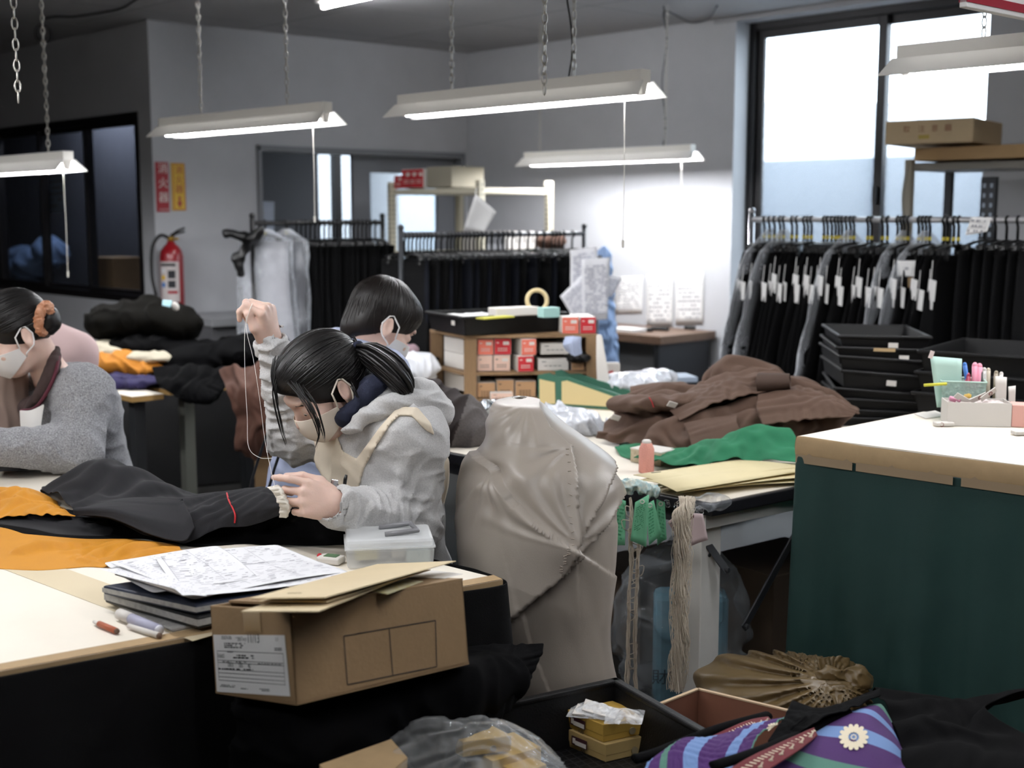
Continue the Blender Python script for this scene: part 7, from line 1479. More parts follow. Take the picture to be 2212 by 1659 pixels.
for i, (q, lab) in enumerate(((((1224, 1540), (1240, 1512), (1335, 1530), (1318, 1548)), 'zip bag with a white card lying lowest on the ochre boxes'), (((1246, 1530), (1256, 1500), (1352, 1530), (1336, 1556)), 'zip bag with a white card lying across the first on the ochre boxes'), (((1306, 1555), (1312, 1520), (1392, 1528), (1385, 1556)), 'empty zip bag at the right on the ochre boxes'))):
    a, b, c_, d = [PZ(p[0], p[1]+8, zt2+.006*i) for p in q]; t = thing('zip_bag', lab, 'bag', (a+c_)/2, 'zip bags on the ochre boxes')
    X = [[(a+(d-a)*v)*(1-u)+(b+(c_-b)*v)*u+UP*.012*math.sin(math.pi*u)*math.sin(math.pi*v) for u in np.linspace(0, 1, 5)] for v in np.linspace(0, 1, 5)]; sheet('film', X, M_zip, t, nu=22, nv=22, su=1.08, sv=1.08, it=40, amp=.005, ns=30, seed=i, thick=0, floor=zt2+.004*i)
    if i < 2: k = (a+b+c_+d)/4; MB().prism([p+(k-p)*.22+UP*.003 for p in (a, b, c_, d)], UP*.002).build('white_card', M_wcard, t)
# boxes in a clear bag
zz = zb+.02
oboxes((1006, 1665), (1064, 1700), (1168, 1668), zz, .05, M_och, 'ochre box under the crumpled clear bag, lower one at the right', False)
def rbox(l, f, r, z, h, m, label): return oboxes(l, f, r, z, h, m, label, False)
rbox((922, 1592), (1000, 1636), (1104, 1622), zz+.055, .030, M_och, 'ochre box under the crumpled clear bag, upper one')
rbox((1080, 1690), (1120, 1712), (1180, 1690), zz, .035, M_och, 'small ochre box at the right end of the clear bag')
o = psheet('clear_bag', [[(800, 1600, 2.10), (850, 1650, 1.98), (900, 1720, 1.86), (1000, 1740, 1.84), (1120, 1720, 1.88), (1230, 1670, 1.98)], [(818, 1582, 2.14), (880, 1600, 2.05), (960, 1640, 1.95), (1040, 1640, 1.93), (1130, 1630, 1.98), (1215, 1650, 2.05)], [(830, 1578, 2.18), (910, 1556, 2.12), (1000, 1575, 2.06), (1080, 1570, 2.05), (1150, 1592, 2.1), (1205, 1640, 2.15)], [(840, 1582, 2.25), (920, 1552, 2.22), (1010, 1544, 2.2), (1090, 1560, 2.2), (1150, 1590, 2.22), (1195, 1635, 2.25)]], clearfilm('bag_film', 'f2f4f4', .02, .1, .16, 8, .28), None, nu=60, nv=44, su=1.12, sv=1.1, it=90, amp=.012, ns=12, seed=8, thick=0, sub=1)
tag(o, 'crumpled clear plastic bag over ochre boxes at the bottom of the picture', 'bag')
for i in range(4): a, b, c_, d = [PZ(p[0], p[1]+i*6, .60-.004*i) for p in ((690, 1655), (845, 1600), (880, 1640), (760, 1740))]; tag(MB().prism([a, b, c_, d], UP*.003).build('kraft_card', M_kraft), ('topmost', 'second', 'third', 'lowest')[i]+' kraft card of the pile left of the clear bag', 'card', 'kraft cards left of the clear bag')
p = PZ(785, 1665, .58); tag(MB().box(V(p[0], p[1], .2925), (.16, .14, .583), rotz(.5)).build('dark_box', M_black, bevel=.01), 'dark box under the pile of kraft cards', 'box')
# ---- open brown carton behind the tray
k0 = PZ(1508, 1489, .5); kd1, kd2 = unit(PZ(1398, 1510, .5)-k0), unit(PZ(1700, 1535, .5)-k0); kd1 = unit(kd1-kd2*np.dot(kd1, kd2)*.6); LA_, LB2 = .3, .46
M_inner = mat('red_brown_carton', '6b4433', .75, var=.07, vs=12)
oc = thing('open_carton', 'empty red brown open carton behind the black tray', 'box', V((k0+kd1*.15+kd2*.23)[0], (k0+kd1*.15+kd2*.23)[1], .0)); hC = .5
def panel(a, b, z0, z1, name='side_panel'): n = unit(np.cross(b-a, UP)); MB().hexa([V(a[0], a[1], z0)+n*.003, V(b[0], b[1], z0)+n*.003, V(b[0], b[1], z0)-n*.003, V(a[0], a[1], z0)-n*.003, V(a[0], a[1], z1)+n*.003, V(b[0], b[1], z1)+n*.003, V(b[0], b[1], z1)-n*.003, V(a[0], a[1], z1)-n*.003]).build(name, M_inner, oc, bevel=.001)
q0, q1, q2, q3 = k0, k0+kd2*LB2, k0+kd2*LB2+kd1*LA_, k0+kd1*LA_
for a, b in ((q0, q1), (q0, q3)): panel(a, b, .004, hC)
for a, b in ((q1, q2), (q3, q2)): panel(a, b, .004, hC-.12)
MB().prism([V(p[0], p[1], .004) for p in (q0, q1, q2, q3)], UP*.006).build('bottom_panel', M_inner, oc)
mb = MB()
for a, b in ((q0, q1), (q0, q3)): mb.box((a+b)/2+UP*.001, (np.linalg.norm(b-a), .008, .003), basis(unit(b-a)))
mb.build('torn_edge', mat('pale_board_edge', 'b59d80', .8), oc)
# ---- gold satin bundle
M_gold = mat('gold_satin', '5a492b', .4, spec=.6, sheen=.3, var=.05, vs=5); G0 = P(1668, 1492, 2.92); kn = P(1792, 1472, 2.84)
S = SDF(G0-V(.4, .4, .4), G0+V(.45, .4, .3), .006); S.ell(G0, (.19, .17, .075), euler(0, .08, 0), .03); S.ell(P(1760, 1495, 2.88), (.13, .13, .06), k=.05)
def gf_(p):
    d = p-kn; r_ = np.linalg.norm(d, axis=1); a = np.arctan2(d[:, 2]*.94+d[:, 1]*.36, -d[:, 0]); return .008*np.sin(a*30+np.sin(r_*12+a*2)*.5+noise(p*7)*.8)*np.clip(r_/.08, 0, 1)*np.clip(1.7-r_/.3, .4, 1)+.006*noise(p*16)
S.band(gf_, .04); gb_ = thing('gold_bundle', 'gold satin bundle tied with a knot before the white table leg', 'bundle', G0-UP*.08); S.half(V(0, 0, G0[2]-.075), (0, 0, -1)); S.build('wrap', M_gold, gb_, smooth=1)
S = SDF(kn-.16, kn+.16, .0045); S.chain(ring(kn, (1, 0, 0), (0, -.4, 1), .022, .022, 10)+[kn+V(.022, 0, 0)], [.016]*11, .006); S.ell(P(1850, 1470, 2.84), (.035, .03, .035), k=.01); S.ell(P(1820, 1480, 2.84), (.03, .02, .02), k=.01); S.band(lambda p: folds(p, (0, .3, 1), 50, 30, .009, 2)); S.build('knot', M_gold, gb_, smooth=1)
psheet('knot_end', [[(1782, 1470, 2.84), (1800, 1470, 2.85), (1830, 1466, 2.87)], [(1772, 1440, 2.85), (1805, 1435, 2.87), (1850, 1446, 2.9)], [(1768, 1422, 2.86), (1815, 1418, 2.89), (1868, 1438, 2.93)]], M_gold, gb_, nu=30, nv=24, su=1.3, sv=1.05, it=50, amp=.01, ns=16, seed=3)
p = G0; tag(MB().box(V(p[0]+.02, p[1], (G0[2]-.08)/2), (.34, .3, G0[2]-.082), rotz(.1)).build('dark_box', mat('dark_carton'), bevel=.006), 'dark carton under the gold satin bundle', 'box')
# ---- purple striped cloth, black cloth
M_pur, M_pblue, M_pgreen = mat('purple_weave', '3c1a55', .85, bump=.2, bs=420, var=.1, vs=10), mat('pale_blue_stripe', '6a86b4', .85, bump=.2, bs=420), mat('sage_stripe', '4c7769', .85, bump=.2, bs=420)
seq = [int(c_) for c_ in '1'*5+'0'*8+'2'*5+'0'*8+'1'*6+'0'*12+'1'*5+'0'*7+'2'*4]
def stripes(off=0, f=60., vert=False):
    def mi(nv, nu, X):
        i, j = np.meshgrid(np.arange(nv-1), np.arange(nu-1), indexing='ij'); k = ((i if vert else j)*f+off).astype(int) % len(seq); return np.array(seq)[k].ravel()
    return mi
ck = thing('striped_cloth', 'purple cloth with pale blue and sage stripes and white flowers at the bottom right', 'cloth', PZ(1780, 1640, .42))
psheet('panel', [[(1600, 1690, 1.98), (1680, 1720, 1.94), (1780, 1740, 1.92), (1880, 1740, 1.92), (1960, 1720, 1.95)], [(1680, 1625, 2.08), (1745, 1650, 2.03), (1820, 1670, 2.0), (1900, 1680, 2.0), (1956, 1672, 2.03)], [(1745, 1578, 2.17), (1800, 1580, 2.14), (1860, 1585, 2.12), (1920, 1610, 2.1), (1952, 1640, 2.1)], [(1800, 1550, 2.24), (1840, 1540, 2.22), (1880, 1545, 2.2), (1920, 1580, 2.18), (1945, 1615, 2.18)], [(1860, 1530, 2.30), (1885, 1522, 2.29), (1905, 1522, 2.28), (1922, 1550, 2.26), (1938, 1590, 2.25)]], [M_pur, M_pblue, M_pgreen], ck, nu=61, nv=61, su=1.02, sv=1.02, it=40, amp=.008, ns=6, seed=4, thick=.003, sub=1, mi=stripes(0, 1., True))
XP = LASTX
def flower(cx, cy, R_, n, name='flower'):
    mb = MB()
    for i in range(n):
        a = 2*math.pi*i/n
        for k, (r0, r1, w) in enumerate(((.34, 1., .19),)):
            pts = [(cx+R_*(r0+(r1-r0)*t_)*math.cos(a)-R_*w*s_*math.sin(a), cy+R_*.88*((r0+(r1-r0)*t_)*math.sin(a)+w*s_*math.cos(a))) for t_, s_ in ((0, -.35), (0, .35), (.55, .95), (.9, .6), (1, 0), (.9, -.6), (.55, -.95))]
            q = stick(XP, pts, .007); mb.add(q, [tuple(range(7))])
    for i in range(8): a = 2*math.pi*i/8; q = stick(XP, [(cx+R_*.16*math.cos(a)+dx_, cy+R_*.15*math.sin(a)+dy_) for dx_, dy_ in ((-1.5, -1.5), (1.5, -1.5), (1.5, 1.5), (-1.5, 1.5))], .007); mb.add(q, [(0, 1, 2, 3)])
    mb.build(name, mat('flower_cream', 'd8cdb4', .85), ck)
flower(1844, 1592, 33, 14)
psheet('rolled_part', [[(1380, 1690, 2.0), (1450, 1680, 2.02), (1540, 1690, 2.0), (1600, 1690, 1.99)], [(1400, 1650, 2.05), (1455, 1625, 2.08), (1540, 1640, 2.05), (1620, 1630, 2.07)], [(1440, 1625, 2.12), (1480, 1600, 2.13), (1560, 1605, 2.1), (1640, 1590, 2.13)], [(1465, 1600, 2.2), (1510, 1608, 2.2), (1600, 1575, 2.18), (1680, 1560, 2.2)], [(1480, 1605, 2.28), (1530, 1600, 2.26), (1620, 1562, 2.26), (1695, 1550, 2.28)]], [M_pur, M_pblue, M_pgreen], ck, nu=61, nv=45, su=1.1, sv=1.1, it=80, amp=.014, ns=8, seed=9, thick=.003, mi=stripes(3, .9))
XP = LASTX; flower(1672, 1572, 15, 12)
M_band = mat('red_band', '5a131c', .8, bump=.2, bs=420)
def band(rows, seed):
    psheet('red_border', rows, M_band, ck, nu=50, nv=10, su=1.0, sv=1.0, it=5, amp=.002, thick=.003); X = LASTX; mb = MB(); r = random.Random(seed)
    for i in range(24):
        j = 3+i*2; p = X[7, min(j, 48)]; q = X[5, min(j+1, 49)]; e = unit(V(0, 0, H)-p)*.004; w = X[7, min(j+1, 49)]-p; mb.add([p+e, p+w*.6+e, q+w*.3+e, q-w*.3+e], [(0, 1, 2, 3)])
        if i % 3 == 0: c_ = X[3, min(j, 48)]+e; mb.ball(c_, (.004, .002, .003), 5); mb.tube([c_, c_+w*1.2+V(0, 0, .006)], .0016, 4)
    mb.build('white_pattern', mat('flower_cream'), ck)
band([[(1530, 1690, 1.93), (1612, 1640, 1.99), (1680, 1608, 2.05), (1758, 1572, 2.13)], [(1610, 1710, 1.90), (1665, 1662, 1.96), (1722, 1625, 2.02), (1766, 1590, 2.11)]][::-1], 3)
band([[(1510, 1604, 2.16), (1568, 1576, 2.19), (1618, 1556, 2.22), (1660, 1547, 2.25)], [(1535, 1618, 2.12), (1586, 1598, 2.15), (1630, 1576, 2.18), (1668, 1560, 2.22)]][::-1], 4)
psheet('black_collar', [[(1660, 1600, 2.1), (1700, 1590, 2.1), (1760, 1560, 2.14), (1830, 1530, 2.2), (1900, 1505, 2.28)], [(1690, 1555, 2.16), (1730, 1550, 2.16), (1780, 1540, 2.2), (1840, 1520, 2.24), (1900, 1496, 2.3)], [(1712, 1514, 2.26), (1760, 1528, 2.26), (1810, 1522, 2.28), (1855, 1508, 2.3), (1900, 1490, 2.34)]], M_blackc, ck, nu=40, nv=26, su=1.08, sv=1.1, it=60, amp=.012, ns=12, seed=5)
for q in ([(1540, 1655, 1.98), (1620, 1630, 2.02), (1690, 1603, 2.08), (1762, 1570, 2.16), (1830, 1535, 2.22)], [(1370, 1640, 2.1), (1420, 1625, 2.12), (1470, 1605, 2.16), (1560, 1572, 2.2), (1660, 1545, 2.26)]): MB().tube(spline([P(*p) for p in q], 30), .012, 8, flat=.6).build('black_edge', M_blackc, ck, True)
o = psheet('black_cloth', [[(1940, 1720, 1.95), (2020, 1740, 1.93), (2120, 1740, 1.93), (2240, 1740, 1.93)], [(1950, 1640, 2.1), (2040, 1610, 2.12), (2130, 1620, 2.1), (2240, 1620, 2.1)], [(1930, 1560, 2.25), (2010, 1550, 2.25), (2090, 1570, 2.22), (2140, 1530, 2.25), (2240, 1545, 2.2)][:4], [(1900, 1500, 2.4), (2000, 1512, 2.4), (2100, 1520, 2.36), (2240, 1490, 2.34)], [(1880, 1488, 2.55), (2000, 1510, 2.55), (2100, 1525, 2.5), (2240, 1495, 2.5)]], M_blackc, None, nu=30, nv=26, su=1.08, sv=1.1, it=110, amp=.05, ns=4, seed=8, sub=2, bend=.3)
tag(o, 'black cloth heaped at the bottom right corner before the green curtain', 'cloth')
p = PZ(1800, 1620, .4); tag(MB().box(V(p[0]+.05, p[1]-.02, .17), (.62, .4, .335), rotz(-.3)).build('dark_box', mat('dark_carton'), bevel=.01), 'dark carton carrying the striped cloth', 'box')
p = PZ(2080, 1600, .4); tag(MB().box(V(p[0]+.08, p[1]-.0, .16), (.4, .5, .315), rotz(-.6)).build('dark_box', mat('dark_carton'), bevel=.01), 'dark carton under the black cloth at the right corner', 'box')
# ============================================================ on the green table
gz_ = GZ+.0012; ong = lambda px, py: PZ(px, py, gz_)
q = ong(2062, 908); bk = thing('mesh_basket', 'pale mint mesh basket of pens standing on the cutting table', 'basket', q); M_mint = clearfilm('mint_mesh', 'b9d6cb', .55, .5, .2, 90)
s_ = q[1]/2724; Rg_ = rotz(-.25); bw, bd2, bh = 95*s_, 80*s_, 86*s_; q = q+Rg_ @ V(.02, bd2/2, 0)
def wallq(x0, y0, x1, y1):
    a0, a1 = q+Rg_ @ V(x0*bw*.38, y0*bd2*.38, 0), q+Rg_ @ V(x1*bw*.38, y1*bd2*.38, 0); b0, b1 = q+Rg_ @ V(x0*bw*.5, y0*bd2*.5, bh), q+Rg_ @ V(x1*bw*.5, y1*bd2*.5, bh); return a0, a1, b1, b0
mb = MB()
for x0, y0, x1, y1 in ((-1, -1, 1, -1), (1, -1, 1, 1), (1, 1, -1, 1), (-1, 1, -1, -1)): mb.quad(*wallq(x0, y0, x1, y1))
mods(mb.build('basket_wall', M_mint, bk), solid=.0015); mb = MB()
for x0, y0, x1, y1 in ((-1, -1, 1, -1), (1, -1, 1, 1), (1, 1, -1, 1), (-1, 1, -1, -1)):
    a0, a1, b1, b0 = wallq(x0, y0, x1, y1); mb.cyl(b0, b1, .0025, n=6)
    for k in range(1, 9): mb.cyl(a0+(b0-a0)*k/9, a1+(b1-a1)*k/9, .0007, n=4)
    for k in range(1, 10): mb.cyl(a0+(a1-a0)*k/10, b0+(b1-b0)*k/10, .0007, n=4)
tag(mb.build('lattice', mat('mint_plastic', 'b4d0c4', .5), bk), kind='stuff')
MB().box(q+UP*.002, (bw*.78, bd2*.78, .003), Rg_).build('basket_floor', mat('mint_plastic'), bk)
DQ = q[1]
card('mint_sheet', [P(2009, 769, DQ-.01), P(2078, 775, DQ-.02), P(2076, 880, DQ-.03), P(2024, 880, DQ-.02)], mat('mint_paper', 'b5d3c8', .8), 'mint folded sheet standing in the mesh basket', 'sheet', curl=.004, th=.002)
tag(MB().box(P(2012, 766, DQ-.015), (.012, .002, .022), euler(0, .3, 0)).build('index_tab', mat('blush_paper', 'd8c9c4', .8)), 'pale paper tab at the corner of the mint sheet', 'tab')
def pen(px, py, top, r, m, label, lean=0, cap=None):
    a = P(px, py, DQ+.01); b = P(px+lean, top, DQ+.01); t = thing('pen', label, 'pen', a, 'pens in the mesh basket'); MB().cyl(a, b, r, n=10).build('barrel', m, t, True); MB().ball(b, (r, r, r*1.3), 6).build('pen_end', cap or m, t, True)
pen(2096, 870, 788, .006, mat('blue_pen', '3b6fb8', .4), 'blue pen nearest the mint sheet', -12); pen(2092, 870, 812, .008, mat('crimson_pen', '9c2f48', .4), 'crimson pen beside the blue pen', -2)
pen(2104, 870, 790, .008, mat('pink_pen', 'e294a8', .4), 'pink clip-topped pen, left of the pair', 2); pen(2110, 870, 792, .008, mat('pink_pen', 'e294a8', .4), 'pink clip-topped pen, right of the pair', 6); pen(2118, 870, 806, .007, mat('pen_black'), 'black pen between the pink and the clear ones', 0)
M_clr = clearfilm('clear_pen', 'e2dfda', .5, .1); pen(2124, 870, 800, .007, M_clr, 'clear pen right of the black one', 2); pen(2133, 870, 800, .006, mat('ivory_pen', 'b5aa98', .4), 'ivory pen, third from the right', 2); pen(2148, 872, 806, .006, mat('brass_pen', '8d8371', .4), 'brownish pen, second from the right', 4); pen(2155, 872, 808, .0055, M_wcard, 'white pen at the right end of the pens', 8)
a, b = P(1996, 832, DQ-.09), P(2045, 829, DQ-.09); tag(MB().cyl(a, b, .0042, n=10).build('yellow_stick', mat('lime', 'c9c63f', .5), smooth=True), 'lime yellow stick clipped to the rim of the mesh basket', 'stick')
q = ong(2110, 930); wb = thing('white_tray_box', 'open white box of buttons and labels on the cutting table', 'box', q); Rw_ = basis(unit(ong(2185, 925)-ong(2045, 922))); q0_ = ong(2045, 918); w1 = np.linalg.norm(ong(2185, 926)-q0_); hb = 52*q0_[1]/2724; dd = .09; kx = q0_+Rw_ @ V(w1/2, dd/2-.01, 0)
for x, y, sx, sy in ((0, -dd/2, w1, .002), (0, dd/2, w1, .002), (-w1/2, 0, .002, dd), (w1/2, 0, .002, dd)): MB().box(kx+Rw_ @ V(x, y, hb/2), (sx, sy, hb), Rw_).build('side', M_wcard, wb)
MB().box(kx+UP*.0015, (w1, dd, .002), Rw_).build('bottom', M_wcard, wb)
S = SDF(kx-.12, kx+.12, .004); S.box(kx+UP*hb*.5, (w1-.01, dd-.01, hb*.9), Rw_, .01); S.band(lambda p: .012*noise(p*60)); tag(S.build('contents', mat('button_mix', 'd6d0cc', .6, col2='bfa8a4', vs=80), wb), kind='stuff')
for i, (px, py, cc, lab) in enumerate(((2058, 862, 'd795ae', 'pink clip lying on the white box of buttons, left'), (2072, 864, 'd795ae', 'pink clip lying on the white box of buttons, right'), (2090, 856, 'c9a64e', 'ochre clip lying on the white box of buttons'))): tag(MB().box(P(px, py, kx[1]-.01), (.02, .012, .012), euler(.4, .3, i)).build('clip', mat('clip'+cc, cc, .5), bevel=.003), lab, 'clip', 'clips on the white box of buttons')
for i, (px, py, a_, lab) in enumerate(((2080, 862, .5, 'folded white label leaning left on the white box'), (2112, 860, -.4, 'white label with a ring print, middle of the white box'), (2135, 852, -.6, 'white label with a ring print, right of the white box'))):
    t = thing('woven_label', lab, 'label', P(px, py, kx[1]-.02), 'labels on the white box'); R = euler(.5, a_, .1); MB().box(P(px, py, kx[1]-.02), (.05, .003, .018), R).build('label_cloth', M_wcard, t, bevel=.001)
    if i: MB().torus(P(px, py, kx[1]-.02)-R[:, 1]*.0022+R[:, 0]*.006, .005, .0011, np.stack([R[:, 0], R[:, 2], -R[:, 1]], 1), 14, 5).build('ring_print', mat('ring_brown', '7a3b34', .6), t)
for px, py, lab in ((2186, 845, 'white tag standing at the right of the white box'), (2176, 838, 'white card standing behind the white box')): card('white_tag', [P(px-8, py-10, kx[1]+.047), P(px+8, py-12, kx[1]+.047), V(P(px+6, py+60, kx[1]+.047)[0], kx[1]+.047, gz_), V(P(px-6, py+60, kx[1]+.047)[0], kx[1]+.047, gz_)] if px == 2186 else [P(2150, 812, kx[1]+.047), P(2175, 815, kx[1]+.047), V(P(2172, 905, kx[1]+.047)[0], kx[1]+.047, gz_), V(P(2150, 905, kx[1]+.047)[0], kx[1]+.047, gz_)], M_wcard, lab, 'tag')
q = ong(2206, 924); tag(MB().box(q+UP*.03+V(.015, .04, 0), (.055, .07, .06), rotz(-.3)).build('pink_box', mat('pink_card', 'd8a59a', .6), bevel=.002), 'pink printed box at the right edge of the cutting table', 'box')
for i, (q, lab) in enumerate((((2014, 926, 2062, 906), 'folded white label with an oval print lying before the mesh basket'), ((2186, 940, 2230, 930), 'white label lying at the right edge of the cutting table'))):
    a = ong((q[0]+q[2])/2, (q[1]+q[3])/2+4); t = thing('folded_label', lab, 'label', a); MB().box(a+UP*.006, (.05, .03, .01), rotz(.1)).build('label_cloth', M_wcard, t, bevel=.002)
    if not i: MB().torus(a+V(-.01, -.0155, .006), .005, .0009, frame(V(0, -1, .1)), 14, 5).build('oval_print', mat('ring_brown'), t)
tag(MB().prism([ong(*p) for p in ((1975, 895), (2020, 888), (2045, 898), (2000, 905))], UP*.002).build('white_card', M_wcard), 'white card lying behind the mesh basket on the cutting table', 'card')
# ============================================================ behind the women, left background
M_edge = mat('table_edge_wood', 'a8854f', .6)
def ltable(name, label, c, d1, L1, d2, L2, z, top, legs, th=.022):
    t = thing(name, label, 'table', V((c+d1*L1/2+d2*L2/2)[0], (c+d1*L1/2+d2*L2/2)[1], 0)); q = [c, c+d1*L1, c+d1*L1+d2*L2, c+d2*L2]
    MB().prism([p-UP*th for p in q], UP*th).build('table_edge', M_edge, t); MB().prism([p for p in q], UP*.002).build('tabletop', top, t)
    for a_, b_, m_ in legs: p = c+d1*a_+d2*b_; MB().box(V(p[0], p[1], (z-th)/2), (.05, .05, z-th), basis(d1)).build('leg', m_, t)
    return t
M_leg2 = mat('grey_green_leg', '5d5f58', .6)
c = PZ(285, 858, .75); ltable('side_table', 'pale topped table with a wooden edge behind the left woman', c, AV, 1.3, BV, .14, .75, M_top, ((.1, .07, M_steel), (1.2, .07, M_steel)))
c2 = PZ(352, 845, .75)+BV*.03; ltable('side_table', 'dark topped table carrying black garments behind the raised fist', c2, AV, 1.0, BV, 1.0, .745, mat('dark_top', '2b2a2c', .5), ((.08, .12, M_leg2), (.1, .9, M_steel), (.9, .1, M_steel), (.9, .9, M_steel)))
BZ = .75
bag = blob('fabric_bag', 'dark olive cloth bag lying on the cloths beside the fire extinguisher', 'bag', [(305, 692, 5.9, (.26, .2, .095)), (370, 702, 5.85, (.15, .15, .075)), (240, 702, 5.95, (.13, .14, .065)), (318, 662, 5.85, (.08, .06, .045))], mat('olive_black', '070604', .9, bump=.1, bs=300, spec=.08), (.022, 9, 2.5), 5, .009, None, ax=(1, .2, .5))
card('bag_tag', [P(351, 648, 5.72), P(372, 649, 5.72), P(368, 664, 5.70), P(350, 660, 5.70)], mat('cyan_tag', '9cc4cc', .6), 'pale blue tag on the dark olive bag', 'tag'); tag(MB().ball(P(379, 662, 5.75), (.016, .008, .022), 8, euler(0, -.4, 0)).build('white_tag', M_wcard, smooth=True), 'white oval tag on the dark olive bag', 'tag')
blob('folded_cloth', 'cream folded cloth under the dark olive bag', 'cloth', [(250, 758, 5.7, (.08, .1, .025)), (300, 768, 5.65, (.1, .12, .02)), (350, 772, 5.62, (.07, .1, .022)), (222, 748, 5.75, (.05, .08, .025))], mat('cream_fleece', 'b9b19c', .9), (.01, 16, 8), 3, .006, None)
blob('folded_cloth', 'orange folded cloth between the cream and the purple ones', 'cloth', [(265, 785, 5.62, (.13, .14, .055)), (225, 790, 5.65, (.07, .12, .055)), (320, 795, 5.6, (.08, .12, .03))], mat('dull_orange', 'b5741f', .85), (.016, 14, 7), 6, .006, None)
blob('folded_cloth', 'deep purple folded cloth at the bottom of the pile behind the left woman', 'cloth', [(250, 822, 5.5, (.12, .14, .035)), (300, 826, 5.45, (.08, .1, .025))], mat('deep_purple', '1d1740', .85), (.014, 16, 8), 2, .006, BZ+.003)
blob('black_garments', 'mound of black garments covering the dark table', 'garment', [(420, 775, 5.75, (.2, .2, .08)), (520, 760, 5.8, (.18, .2, .07)), (400, 820, 5.55, (.16, .12, .05)), (330, 745, 5.8, (.2, .18, .05)), (570, 745, 5.9, (.12, .15, .06))], M_blackc, (.02, 9, 3), 4, .009, None)
psheet('hanging_garment', [[(332, 795, 5.35), (400, 790, 5.35), (470, 792, 5.35), (520, 800, 5.38)], [(345, 830, 5.24), (400, 825, 5.22), (450, 828, 5.24), (500, 822, 5.3)], [(380, 855, 5.18), (420, 860, 5.16), (455, 858, 5.18), (480, 845, 5.24)], [(395, 868, 5.18), (425, 872, 5.16), (450, 872, 5.18), (470, 862, 5.24)]], M_blackc, None, nu=30, nv=30, su=1.15, sv=1.1, it=60, amp=.02); tag(COL.objects['hanging_garment'], 'black garment edge hanging over the front of the dark table', 'garment')
c = P(385, 930, 6.95); tag(MB().box(V(c[0], c[1], .34), (1.15, .3, .68), basis((.9, .42, 0))).build('dark_filler', mat('dark_filler_tone', '1a1a1b', .7), bevel=.01), 'dark storage chest in the shade under the back tables', 'chest')  # dark block added where the space under the tables lies in shade
# brown cloth hanging, carton, tubes
o = psheet('brown_cloth', [[(478, 800, 4.95), (520, 790, 4.9), (570, 785, 4.9), (625, 800, 4.95)], [(498, 850, 4.82), (530, 845, 4.78), (580, 848, 4.8), (630, 850, 4.85)], [(515, 905, 4.8), (550, 900, 4.76), (590, 905, 4.78), (635, 900, 4.82)], [(512, 962, 4.8), (545, 950, 4.76), (590, 940, 4.78), (635, 935, 4.82)], [(520, 975, 4.82), (552, 988, 4.8), (595, 975, 4.8), (630, 960, 4.84)]], mat('hanging_brown', '57392d', .85, bump=.1, bs=300), None, nu=22, nv=24, su=1.3, sv=1.12, it=100, amp=.05, ns=5, seed=6, sub=2); tag(o, 'red brown cloth hanging off the table behind the sewing thread', 'cloth')
c = P(575, 1030, 4.9); t = thing('cardboard_box', 'tall cardboard box with a white label in the shade behind the sewing woman', 'box', V(c[0], c[1], 0)); MB().box(V(c[0], c[1]+.1, .32), (.13, .2, .635), rotz(.2)).build('carton', M_card, t, bevel=.003); MB().box(P(562, 1040, 4.88)*V(1, 0, 1)+V(0, c[1]-.004, 0), (.045, .002, .06), rotz(.2)).build('label_sheet', M_wcard, t)
c = P(607, 1000, 4.7); mb = MB(); mb.cyl(V(c[0], c[1], .003), V(c[0]-.01, c[1], .92), .022, n=12); tag(mb.build('fabric_roll', mat('dark_roll', '26262a', .6), smooth=True), 'dark roll standing between the carton and the man', 'roll')
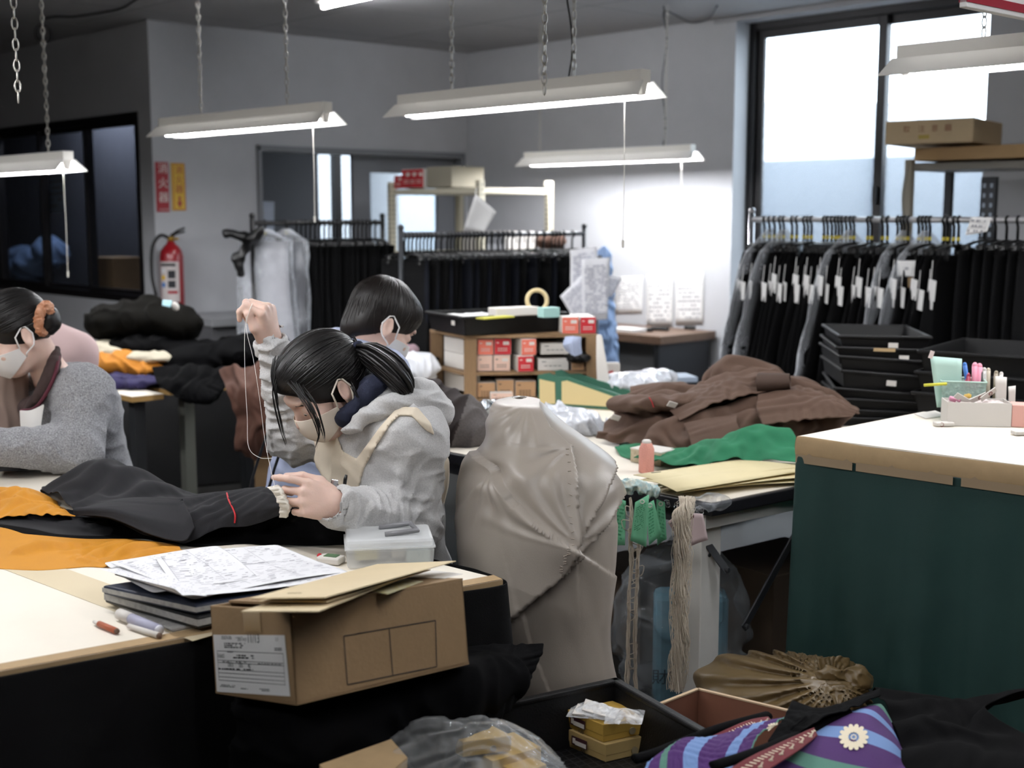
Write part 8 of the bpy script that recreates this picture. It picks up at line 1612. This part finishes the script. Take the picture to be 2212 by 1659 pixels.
# pale pink and taupe forms behind the left woman
S = SDF(P(150, 780, 4.4)-.4, P(150, 780, 4.4)+.4, .008); S.cap(P(95, 722, 4.42), P(165, 760, 4.4), .05, .065, .04); S.cap(P(165, 762, 4.4), P(165, 880, 4.42), .068, .075, .04); S.cap(P(110, 760, 4.45), P(110, 900, 4.45), .1, .1, .05); S.band(lambda p: folds(p, (.4, .2, 1), 10, 5, .004, 2)); tag(S.build('dress_form', mat('blush_cloth', 'c4aaa8', .85)), 'pale pink padded form behind the left woman', 'dress form')
S = SDF(P(30, 880, 3.84)-.35, P(30, 880, 3.84)+.35, .007); S.cap(P(20, 805, 3.82), P(12, 1010, 3.84), .045, .07, .05); S.band(lambda p: folds(p, (1, .2, .05), 18, 3, .016, 3)); tag(S.build('taupe_form', mat('taupe_satin', '8e7a70', .5, sheen=.3)), 'taupe draped form behind the left woman\'s sleeve', 'dress form')
for x, y, h, w in ((P(15, 900, 3.84)[0], 3.84, .75, .2), (P(150, 800, 4.38)[0], 4.38, .85, .16)): tag(MB().box(V(x, y, h/2), (.05, .05, h), I3).box(V(x, y, .015), (w, w, .03), I3).build('form_stand', M_steel), 'dark stand under the '+('taupe' if w == .2 else 'pale pink')+' form', 'stand')
# store room things behind the inner window
def inl(px, py, d): return PL(px, py, LW-NA*d, NA)
a, b = inl(230, 640, .3), inl(285, 640, .3); c = (a+b)/2; tag(MB().box(V(c[0], c[1], c[2]+.1), (.36, .26, .36), np.stack([AV, -NA, UP], 1)).build('cardboard_box', M_card, bevel=.003), 'cardboard box on the sill behind the dark inner window', 'box')
S = SDF(inl(75, 560, .35)-.5, inl(75, 560, .35)+.5, .012); S.ell(inl(60, 570, .35), (.32, .16, .14), np.stack([AV, -NA, UP], 1), .03); S.ell(inl(110, 545, .35), (.14, .14, .12), k=.05); S.band(lambda p: folds(p, (.6, .2, 1), 9, 6, .03, 3)); tag(S.build('blue_sheeting', mat('blue_film', '6f86a8', .35), smooth=1), 'pale blue plastic sheeting behind the dark inner window', 'sheeting')
c = inl(140, 660, .3); tag(MB().box(V(c[0], c[1], .45), (2.6, .44, .9), np.stack([AV, -NA, UP], 1)).build('store_shelf', mat('store_board', '3a352f', .8)), 'low board shelf behind the dark inner window', 'shelf')
card('wall_notice', [inl(95, 366, .12), inl(142, 360, .12), inl(140, 455, .12), inl(97, 462, .12)], mat('pale_notice', '9fb0c4', .7), 'pale notice behind the second pane of the dark inner window', 'notice', rows=6, seed=9)
